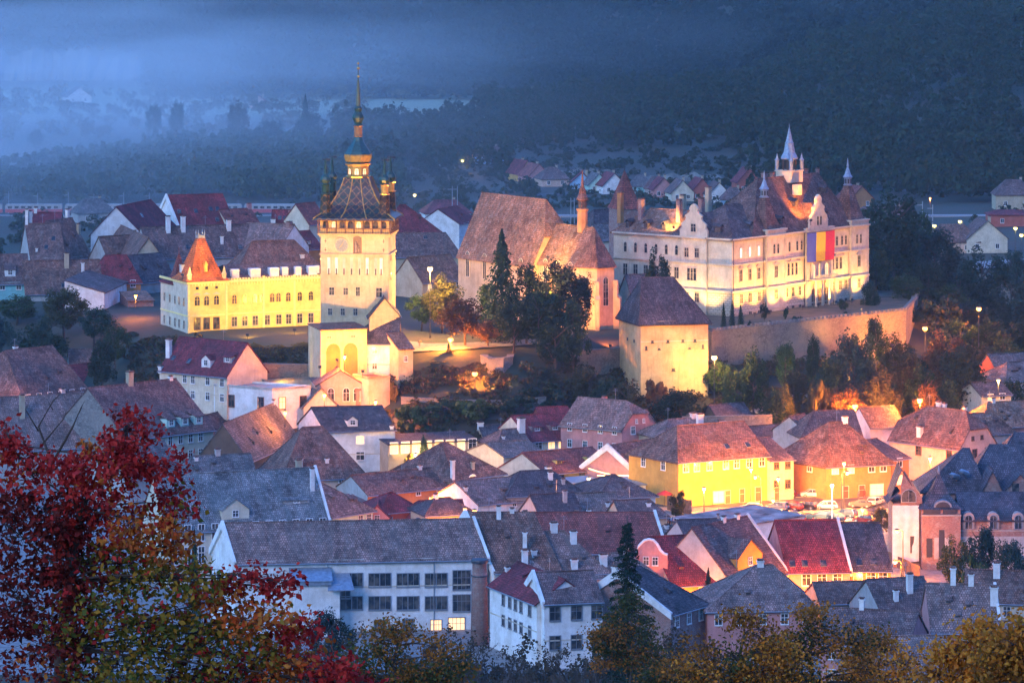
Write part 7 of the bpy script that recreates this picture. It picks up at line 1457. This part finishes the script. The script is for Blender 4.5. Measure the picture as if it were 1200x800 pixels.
# ------------------------------------------------------------------ café string lights, awnings, fences, people
def strings():
    for i, (a, b_) in enumerate((((690, 548, 733), (745, 556, 730)), ((745, 552, 731), (800, 560, 726)), ((700, 556, 731), (790, 549, 735)), ((775, 545, 736), (812, 561, 722)))):
        p, q = P(*a), P(*b_); m = (p+q)/2; r = empty('light_string', p, 0, ['string of warm bulbs over the lane to the tavern', 'string of warm bulbs over the tavern terrace', 'string of bulbs crossing above the red awnings', 'string of bulbs reaching the yellow house'][i], 'string lights', 'light strings of the tavern')
        pts = [p.lerp(q, t/12)-p-Vector((0, 0, .5*math.sin(math.pi*t/12))) for t in range(13)]
        MB().tube(pts, .02, 4).build('wire', M['dark'], r); bb = MB(); bb.tube([v+Vector((0, 0, -.12)) for v in pts], .055, 5); bb.build('bulb_tube', BULB['warm'], r)
strings()
for i, (px, py, lb) in enumerate(((787, 566, 'red awning stand nearest the kiosk'), (797, 569, 'red awning stand by the reed fence'), (806, 572, 'dark red awning stand beside the bright lamp'), (779, 571, 'low red awning next to the kiosk wall'))):
    Y = 722-i*2; A_ = P(px, py, Y); r = empty('parasol', (A_.x, A_.y, .1), 0, lb, 'parasol', 'parasols of the tavern'); MB().tube([(0, 0, 0), (0, 0, 2.6)], .05, 6).build('pole', M['wood'], r); MB().lathe([(1.5, 2.2), (1.45, 2.35), (.05, 2.95)], 8).build('canopy', M['red'], r)
def fence(label, p0, p1, z0, h_, n, mat='wood'):
    a, b_ = Vector((*XY(*p0), z0)), Vector((*XY(*p1), z0)); r = empty('wooden_fence', a, math.atan2(b_.y-a.y, b_.x-a.x), label, 'fence'); l = (b_-a).length
    f = MB()
    for i in range(n): x = l*i/n; f.box(x, x+l/n*.86, -.03, .03, 0, h_*(1+.03*math.sin(i*7)))
    f.box(0, l, .031, .09, h_*.25, h_*.33).box(0, l, .031, .09, h_*.75, h_*.83); f.build('plank', M[mat], r)
fence('reddish wooden fence between the pink and the corner house', (930, 733), (967, 729), .1, 2.6, 26); fence('reed fence along the tavern terrace', (782, 712), (811, 706), .1, 2.6, 30); fence('rusty board fence in front of the mansion turret', (1040, 655), (1078, 640), 0, 2.0, 20); fence('curved dark fence near the mansion bushes', (1063, 632), (1092, 622), 0, 1.8, 18)
def person(label, px, py, colr, z=.2):
    Y = Yof(py, z); x, y = XY(px, Y); root = empty('person', (x, y, z), rnd.random()*3, label, 'person')
    verts = [(0, 0, .95), (0, 0, 1.2), (0, 0, 1.42), (0, 0, 1.52), (0, .01, 1.66), (.1, 0, .88), (.11, .03, .5), (.12, -.02, .08), (.13, .1, .04), (-.1, 0, .88), (-.11, -.06, .5), (-.12, -.12, .08), (-.13, 0, .04), (.2, 0, 1.4), (.25, 0, 1.12), (.24, .08, .88), (-.2, 0, 1.4), (-.25, 0, 1.12), (-.24, .05, .88)]
    ed = [(0, 1), (1, 2), (2, 3), (3, 4), (0, 5), (5, 6), (6, 7), (7, 8), (0, 9), (9, 10), (10, 11), (11, 12), (2, 13), (13, 14), (14, 15), (2, 16), (16, 17), (17, 18)]
    rad = [.15, .14, .16, .06, .11, .1, .07, .05, .045, .1, .07, .05, .045, .07, .05, .035, .07, .05, .035]
    me = bpy.data.meshes.new('body'); me.from_pydata(verts, ed, []); o = bpy.data.objects.new('body', me); COL.objects.link(o); o.parent = root
    md = o.modifiers.new('skin', 'SKIN'); o.modifiers.new('sub', 'SUBSURF').levels = 1
    for i, v in enumerate(me.skin_vertices[0].data): v.radius = (rad[i], rad[i]*.85); v.use_root = i == 0
    me.materials.append(m_plain('clothing_'+colr[0], colr[1], .9)); MB().lathe([(.02, 1.62), (.1, 1.66), (.12, 1.72), (.09, 1.79), (.02, 1.82)], 8).build('hair', M['dark'], root)
for a in (('person in red walking on the pavement by the corner house', 1013, 584, ('red', (.3, .04, .04))), ('person in dark clothes beside the lit shop door', 1042, 581, ('dark', (.03, .03, .04))), ('person in a grey coat near the corner house door', 1006, 587, ('grey', (.12, .11, .12))), ('person in dark coat next to the dark red hatchback', 935, 577, ('navy', (.03, .04, .07)))): person(*a)
# catenary masts and pylons behind
for i, (px, top) in enumerate(((10, 224), (44, 226), (80, 225), (110, 227), (145, 226), (175, 226), (530, 218), (536, 218), (669, 232), (673, 232), (1081, 236), (1093, 240))):
    Y = 1392 if px < 500 else 1300 if px < 1000 else 1180; x, y = XY(px, Y); z = HC-(top-YH)*Y/F
    r = empty('power_mast', (x, y, ground(x, y)), 0, ['thin railway mast at the frame edge', 'thin railway mast by the chimneyed dark roof', 'railway mast before the woods, third along', 'railway mast above the train', 'railway mast with lamp near the white gable', 'railway mast with lamp above the maroon roof', 'pair mast beside the white warehouse', 'second of the pair masts by the warehouse', 'pale double mast near the church turret', 'twin of the pale double mast', 'thin mast in the far fields', 'thin mast beside the far sheds'][i], 'mast', 'railway masts')
    h_ = z-ground(x, y); MB().tube([(0, 0, 0), (0, 0, h_)], [.22, .14], 6).build('pole', M['grey'], r); MB().box(-1.6, 0, -.06, .06, h_-1.2, h_-1.0).build('bracket', M['grey'], r)
# ------------------------------------------------------------------ near trees on the viewer's own hill
def leaf_shape(c, size, rg, droop=.5):
    """folded six-point leaves: two quads each"""
    n = len(c); d = rg.normal(size=(n, 3)); d[:, 2] = d[:, 2]*.7-droop; d /= np.linalg.norm(d, axis=1)[:, None]
    e = rg.normal(size=(n, 3)); e -= (e*d).sum(1)[:, None]*d; e /= np.linalg.norm(e, axis=1)[:, None]; f = np.cross(d, e); s = size[:, None]
    base, tip = c, c+d*s*2; l = c+d*s*.9+e*s*.62+f*s*.22; r = c+d*s*.9-e*s*.62+f*s*.22; m = c+d*s*1.0
    q1 = np.stack([base, l, tip, m], 1); q2 = np.stack([base, m, tip, r], 1); return np.stack([q1, q2], 1).reshape(-1, 3)
def joined_leaves(name, pts, size, rg, mat, parent):
    v = leaf_shape(pts, size, rg); nq = len(v)//4
    v = v.reshape(-1, 2, 4, 3); n = len(v)
    vv = np.stack([v[:, 0, 0], v[:, 0, 1], v[:, 0, 2], v[:, 0, 3], v[:, 1, 3]], 1).reshape(-1, 3)   # base, left, tip, mid, right: one island per leaf
    b = np.arange(n)*5; idx = np.stack([b, b+1, b+2, b+3, b, b+3, b+2, b+4], 1).ravel().astype('i')
    me = bpy.data.meshes.new(name); me.vertices.add(n*5); me.vertices.foreach_set('co', vv.astype('f').ravel()); me.loops.add(n*8); me.loops.foreach_set('vertex_index', idx)
    me.polygons.add(n*2); me.polygons.foreach_set('loop_start', np.arange(0, n*8, 4, dtype='i')); me.polygons.foreach_set('loop_total', np.full(n*2, 4, 'i')); me.update(calc_edges=True); me.materials.append(mat)
    o = bpy.data.objects.new(name, me); COL.objects.link(o); o.parent = parent; return o
NL = dict(crimson=m_leaf('leaves_crimson', [(.25, .01, .012), (.55, .02, .02), (.85, .07, .05), (.4, .015, .014)], .35), flame=m_leaf('leaves_flame', [(.4, .03, .012), (.62, .1, .015), (.7, .25, .04), (.45, .04, .02)], .35),
          oliveleaf=m_leaf('leaves_olive_gold', [(.04, .06, .012), (.12, .13, .018), (.42, .2, .02), (.09, .1, .015)], .35), wine=m_leaf('leaves_wine', [(.06, .01, .008), (.14, .015, .01), (.3, .02, .014)], .3),
          bronze=m_leaf('leaves_bronze', [(.12, .05, .012), (.3, .11, .018), (.5, .18, .025), (.14, .08, .02)], .35), amber=m_leaf('leaves_amber', [(.3, .09, .012), (.7, .22, .02), (.75, .33, .04), (.25, .07, .01)], .35), moss=m_leaf('leaves_moss', [(.03, .045, .012), (.07, .075, .02), (.12, .09, .02)], .3))
def near_tree(label, Y, trunk, lobes, leaf, spread, name='maple_tree', thin=.03, seed=1, depth=1.0, group='near autumn trees', twig=14, tr=.12, bare=()):
    """trunk: list of (px, py) from the ground up; lobes: (px, py, rx px, ry px, leaves, colour)"""
    rg = np.random.default_rng(seed); r = random.Random(seed); s = Y/F
    b0 = P(trunk[0][0], trunk[0][1], Y); g = ground(b0.x, b0.y); root = empty(name, (b0.x, b0.y, g-.1), 0, label, 'tree', group)
    o = Vector((b0.x, b0.y, g-.1)); tp = [Vector((0, 0, 0))]+[P(px, py, Y)-o for px, py in trunk]
    n = len(tp); tk = MB().tube(tp, [tr*(1-.72*i/(n-1)) for i in range(n)], 9); tk.build('trunk', M['bark'], root, True)
    br = MB(); groups = {}
    for (px, py, rx, ry, nl, colr) in lobes:
        c = P(px, py, Y+r.uniform(-1, 1)*rx*s*depth*.5)-o; rx_, ry_ = rx*s, ry*s
        j = min(range(1, n), key=lambda k: (tp[k]-c).length+ max(0, tp[k].z-c.z)*1.5); st = tp[j]
        m1 = st.lerp(c, .35)+Vector((r.uniform(-.1, .1), r.uniform(-.1, .1), .12))*rx_*1.2; m2 = st.lerp(c, .7)+Vector((r.uniform(-.15, .15), r.uniform(-.2, .2), .12))*rx_
        br.tube([st, m1, m2, c], [thin*1.5, thin*1.1, thin*.8, thin*.45], 6)
        nt = max(2, nl//twig)
        dirs = rg.normal(size=(nt, 3)); dirs /= np.linalg.norm(dirs, axis=1)[:, None]; rad = rg.random(nt)**.4; tc = np.array(c)+dirs*rad[:, None]*np.array([rx_, rx_*depth, ry_])
        for i in range(0, nt, 3 if nt > 40 else 1):
            e = Vector(tc[i]); a_ = c.lerp(m2, r.random()*.9); mm = a_.lerp(e, .5)+Vector((r.uniform(-.1, .1), r.uniform(-.1, .1), r.uniform(0, .15)))*rx_; br.tube([a_, mm, e], [thin*.4, thin*.26, thin*.1], 4)
        k = rg.integers(0, nt, nl); p = tc[k]+rg.normal(size=(nl, 3))*spread*np.array([1, 1, .8]); pal = [q[5] for q in lobes]; sel = rg.random(nl) < .86; groups.setdefault(colr, []).append(p[sel]); groups.setdefault(pal[int(rg.integers(0, len(pal)))], []).append(p[~sel])
    for pts, r0 in bare:
        q = [P(px, py, Y)-o for px, py in pts]; br.tube(q, [r0*(1-.8*i/(len(q)-1)) for i in range(len(q))], 5)
    br.build('branch', M['bark'], root, True)
    for colr, ps in groups.items():
        p = np.concatenate(ps); sz = leaf*(.6+.7*rg.random(len(p)))/2; joined_leaves('leaves', p, sz, rg, NL[colr], root)
    return root
near_tree('crimson and orange maple filling the lower corner, dark bare twigs above it', 46, [(70, 760), (80, 680), (95, 600), (120, 540), (150, 500)], [
    (150, 510, 40, 30, 520, 'crimson'), (175, 545, 50, 32, 620, 'crimson'), (205, 590, 32, 24, 380, 'crimson'), (130, 560, 50, 34, 620, 'crimson'), (75, 640, 26, 60, 520, 'wine'), (82, 725, 30, 50, 520, 'wine'), (85, 560, 50, 38, 700, 'crimson'), (30, 550, 36, 36, 420, 'crimson'), (5, 520, 22, 30, 260, 'crimson'), (55, 600, 60, 40, 800, 'wine'),
    (110, 610, 60, 40, 800, 'crimson'), (160, 620, 50, 30, 560, 'flame'), (15, 620, 40, 50, 600, 'wine'), (200, 640, 34, 26, 330, 'flame'), (150, 660, 60, 36, 800, 'oliveleaf'), (80, 670, 60, 44, 900, 'wine'), (20, 700, 50, 50, 800, 'wine'), (215, 680, 50, 34, 620, 'oliveleaf'), (120, 720, 70, 44, 1000, 'oliveleaf'),
    (200, 735, 70, 40, 950, 'oliveleaf'), (60, 760, 80, 50, 1200, 'wine'), (150, 785, 80, 40, 1000, 'oliveleaf'), (270, 700, 40, 28, 420, 'flame'), (285, 674, 26, 14, 150, 'crimson'), (318, 688, 26, 13, 170, 'crimson'), (340, 680, 20, 14, 110, 'crimson'), (305, 725, 50, 28, 560, 'flame'), (350, 735, 36, 24, 380, 'crimson'),
    (270, 765, 70, 36, 900, 'oliveleaf'), (340, 775, 60, 32, 760, 'flame'), (390, 785, 40, 24, 420, 'crimson'), (240, 800, 80, 30, 800, 'wine'), (410, 805, 44, 16, 320, 'crimson'), (95, 520, 22, 16, 60, 'flame')], .082, .055, seed=4, twig=9, tr=.08, thin=.011,
    bare=(([(95, 600), (60, 540), (45, 500), (62, 470), (70, 462)], .022), ([(45, 505), (30, 480), (34, 470)], .01), ([(60, 545), (85, 500), (95, 478), (99, 470)], .018), ([(50, 520), (75, 490), (80, 474)], .01), ([(40, 560), (12, 520), (4, 490)], .014), ([(62, 480), (54, 466)], .007), ([(20, 560), (24, 525), (36, 505)], .01)))
def brown(label, Y, cx, top, w, seed, cols, nl=5200, leaf=.1, base=830):
    r = random.Random(seed); lob = []
    for i in range(30):
        a = r.random()*math.pi; rr = r.random()**.6; px = cx+math.cos(a)*rr*w*.5*.86; py = base-20-(base-30-top)*(math.sin(a)*rr)*.9; lob.append((px, py, w*r.uniform(.1, .17), w*r.uniform(.07, .13), int(nl/30*r.uniform(.7, 1.3)), r.choice(cols)))
    lob.append((cx, top+12, w*.12, 10, int(nl/14), cols[0])); near_tree(label, Y, [(cx, base+10), (cx+3, base-30), (cx-2, (base+top)/2), (cx+4, top+30)], lob, leaf*1.25, leaf*2.0, 'autumn_tree', .022, seed, tr=.13)
brown('olive brown autumn tree in the bottom middle, before the school', 118, 462, 726, 190, 21, ['bronze', 'moss', 'bronze', 'moss'], 6500)
brown('bronze leaved autumn tree at the bottom, under the pyramid roof', 122, 868, 712, 180, 22, ['bronze', 'moss', 'amber'], 6500)
brown('bronze autumn tree with bare tips next to the bronze one', 124, 950, 706, 190, 23, ['bronze', 'moss', 'bronze'], 6500)
brown('thin bronze autumn tree before the lilac roof', 130, 1030, 735, 130, 24, ['bronze', 'amber'], 3200)
brown('amber orange tree in the lower corner', 72, 1150, 728, 170, 25, ['amber', 'amber', 'bronze'], 6500, .085)
brown('amber orange bush leaning out of the frame', 66, 1215, 716, 150, 26, ['amber', 'bronze'], 4200, .085)
brown('dark bronze bush low between the spruce and the bronze tree', 150, 790, 770, 110, 27, ['bronze', 'moss'], 2600, .11)
brown('brown leaved birch standing before the big spruce', 260, 738, 690, 100, 28, ['moss', 'bronze', 'moss'], 6000, .17, 800)
# bare trees
def bare_tree(label, px, top, Y, wpx, seed, col='bark'):
    r = random.Random(seed); x, y = XY(px, Y); g = ground(x, y); H_ = HC-(top-YH)*Y/F-g; W_ = wpx*Y/F/2
    root = empty('bare_tree', (x, y, g-.1), r.random()*6, label, 'tree', 'bare trees at the foot of the hill'); b = MB(); t = MB()
    t.tube([(0, 0, 0), (.1, .1, H_*.2), (0, .1, H_*.42), (.1, 0, H_*.6)], [.28, .22, .16, .09], 8); t.build('trunk', M['bark'], root, True)
    def grow(p, d, l, rad, lev):
        q = p+d*l; m = p.lerp(q, .5)+Vector((r.uniform(-1, 1), r.uniform(-1, 1), r.uniform(-.5, 1)))*l*.08; b.tube([p, m, q], [rad, rad*.8, rad*.55], 5 if lev < 2 else 3)
        if lev >= 4: return
        for k in range(3 if lev < 3 else 4):
            nd = (d+Vector((r.uniform(-1, 1), r.uniform(-1, 1), r.uniform(-.25, .75)))*.72).normalized(); s_ = r.uniform(.4, 1); grow(p.lerp(q, s_), nd, l*r.uniform(.58, .8), rad*.55, lev+1)
    for k in range(9):
        a = k*2.4+r.random(); z = H_*(.18+.42*k/9); grow(Vector((0, 0, z)), Vector((math.cos(a)*.8, math.sin(a)*.8, .9)).normalized(), min(W_*.55, H_*.24)*r.uniform(.8, 1.15), .09, 0)
    b.build('branch', M['bark'], root)
for a in (('bare tree with fine twigs in front of the school windows', 560, 682, 300, 90, 31), ('bare tree between the chimney stack and the white wing', 590, 700, 320, 80, 32), ('tall bare tree before the white gabled house', 665, 690, 330, 90, 33), ('bare tree reaching over the white gabled house', 705, 700, 310, 70, 34), ('low bare tree below the school annex', 520, 712, 330, 90, 35), ('low bare tree beside the birch', 640, 735, 280, 80, 36), ('bare young tree at the white gable beyond the spruce', 775, 700, 300, 60, 37), ('low bare bush tree at the white wing', 612, 745, 260, 90, 38)): bare_tree(*a)
# the big spruce
def spruce():
    Y = 345; px = 735; x, y = XY(px, Y); g = ground(x, y); H_ = HC-(603-YH)*Y/F-g; root = empty('spruce_tree', (x, y, g-.1), 0, 'big dark spruce with drooping branches in front of the white houses', 'tree'); rg = np.random.default_rng(77)
    MB().tube([(0, 0, 0), (0, 0, H_*.5), (0, 0, H_)], [.35, .22, .03], 8).build('trunk', M['bark'], root, True); br = MB(); pts = []
    for i in range(125):
        t = 1-(i+.5)/125; z = H_*(.12+.86*t); L_ = (1-t)**.8*4.4*rg.uniform(.45, 1.15)+.3; a = i*2.399+rg.uniform(-.3, .3); dx, dy = math.cos(a), math.sin(a)
        P0 = np.array([0, 0, z]); P1 = np.array([dx*L_*.5, dy*L_*.5, z+L_*.1-.05]); P2 = np.array([dx*L_, dy*L_, z-L_*.12]); br.tube([P0, P1, P2], [.05, .03, .01], 4)
        m = int(50+L_*95); u = rg.random(m)**.7; u_ = u[:, None]; c = (1-u_)**2*P0+2*u_*(1-u_)*P1+u_**2*P2; w = (.08+.2*L_*(1-u)*.5+.06)*rg.normal(size=m); c[:, 0] += -dy*w; c[:, 1] += dx*w; c[:, 2] -= np.abs(rg.normal(size=m))*.2+np.abs(w)*.25; pts.append(c)
    br.build('branch', M['bark'], root); p = np.concatenate(pts); v = leaf_quads(p, .13*(.6+.8*rg.random(len(p))), rg, .2, .3); me = quads_mesh('needles', v, len(p), LM['dark']); inst('needles', me, root)
spruce()
# scrub on the near slope, below the frame, and undergrowth at the hill's foot
def f_near():
    Y = rg.uniform(330, 545); px = rg.uniform(-150, 1350); X = (px-600)*Y/F
    if Y > 480 and 560 < px: return None
    return X, Y
def f_thick():
    Y = rg.uniform(505, 556); px = rg.uniform(330, 850); X = (px-600)*Y/F
    return X, Y
pq = scatter(150, f_thick); hq = [rg.uniform(4.5, 9.5) for p in pq]; woods('thicket', 'tangled brown thicket before the white houses', pq, hq, rg.uniform(1.6, 3.2, len(pq)), [(.04, .028, .018), (.065, .04, .022), (.05, .045, .022)], 260, 18, .05)
pn = scatter(420, f_near); woods('brushwood', 'brown autumn brushwood at the foot of the near hill', pn, rg.uniform(3, 8.5, len(pn)), rg.uniform(2, 4.2, len(pn)), [(.04, .03, .018), (.07, .045, .022), (.04, .05, .022), (.09, .05, .02)], 420, 17, .04)
# ------------------------------------------------------------------ haze
def haze():
    b = MB().box(-1500, 1500, -200, 4300, -3, 330); m = bpy.data.materials.new('haze'); m.use_nodes = True; t = m.node_tree; t.nodes.clear()
    o = t.nodes.new('ShaderNodeOutputMaterial'); v = t.nodes.new('ShaderNodeVolumePrincipled'); v.inputs['Color'].default_value = HAZE_C; v.inputs['Density'].default_value = HAZE_D; v.inputs['Anisotropy'].default_value = 0.0
    t.links.new(v.outputs[0], o.inputs['Volume']); ob = b.build('haze', m); tag(ob, 'thin blue evening haze filling the valley', 'haze', kind='stuff')
HAZE_C = (.6, .88, 1.0, 1); HAZE_D = 0.55e-4
haze()
def mist():
    b = MB().box(-1100, 1100, 1040, 2600, -2.5, 150); m = bpy.data.materials.new('mist'); m.use_nodes = True; t = m.node_tree; t.nodes.clear()
    o = t.nodes.new('ShaderNodeOutputMaterial'); v = t.nodes.new('ShaderNodeVolumePrincipled'); v.inputs['Color'].default_value = (.95, 1, 1, 1)
    tc = t.nodes.new('ShaderNodeTexCoord'); sx = t.nodes.new('ShaderNodeSeparateXYZ'); t.links.new(tc.outputs['Object'], sx.inputs[0])
    def mr(src, a, b_, c, d):
        x = t.nodes.new('ShaderNodeMapRange'); x.interpolation_type = 'SMOOTHSTEP'; t.links.new(src, x.inputs[0])
        for i, k in enumerate((a, b_, c, d)): x.inputs[i+1].default_value = k
        return x.outputs[0]
    def mu(a, b_):
        x = t.nodes.new('ShaderNodeMath'); x.operation = 'MULTIPLY'
        for i, k in enumerate((a, b_)):
            if isinstance(k, (int, float)): x.inputs[i].default_value = k
            else: t.links.new(k, x.inputs[i])
        return x.outputs[0]
    nz = t.nodes.new('ShaderNodeTexNoise'); mp = t.nodes.new('ShaderNodeMapping'); mp.inputs['Scale'].default_value = (.008, .004, .05); t.links.new(tc.outputs['Object'], mp.inputs[0]); t.links.new(mp.outputs[0], nz.inputs['Vector']); nz.inputs['Scale'].default_value = 1; nz.inputs['Detail'].default_value = 2
    mxn = t.nodes.new('ShaderNodeMath'); mxn.operation = 'MAXIMUM'; t.links.new(mr(sx.outputs[0], 90, -300, 0, 1), mxn.inputs[0]); t.links.new(mr(sx.outputs[1], 2080, 2300, 0, .12), mxn.inputs[1]); d = mu(mxn.outputs[0], mr(sx.outputs[2], 95, 0, 0, 1)); d = mu(d, mr(sx.outputs[1], 1050, 1450, 0, 1)); d = mu(d, mr(sx.outputs[1], 2590, 2300, 0, 1)); d = mu(d, mr(nz.outputs[0], .32, .68, .3, 1.6)); d = mu(d, MIST_D)
    t.links.new(d, v.inputs['Density']); t.links.new(v.outputs[0], o.inputs['Volume']); tag(b.build('mist', m), 'pale blue mist bank lying over the fields and riverside trees', 'mist', kind='stuff')
MIST_D = 1.9e-3
mist()
S.cycles.volume_step_rate = 2.0; S.cycles.volume_max_steps = 64
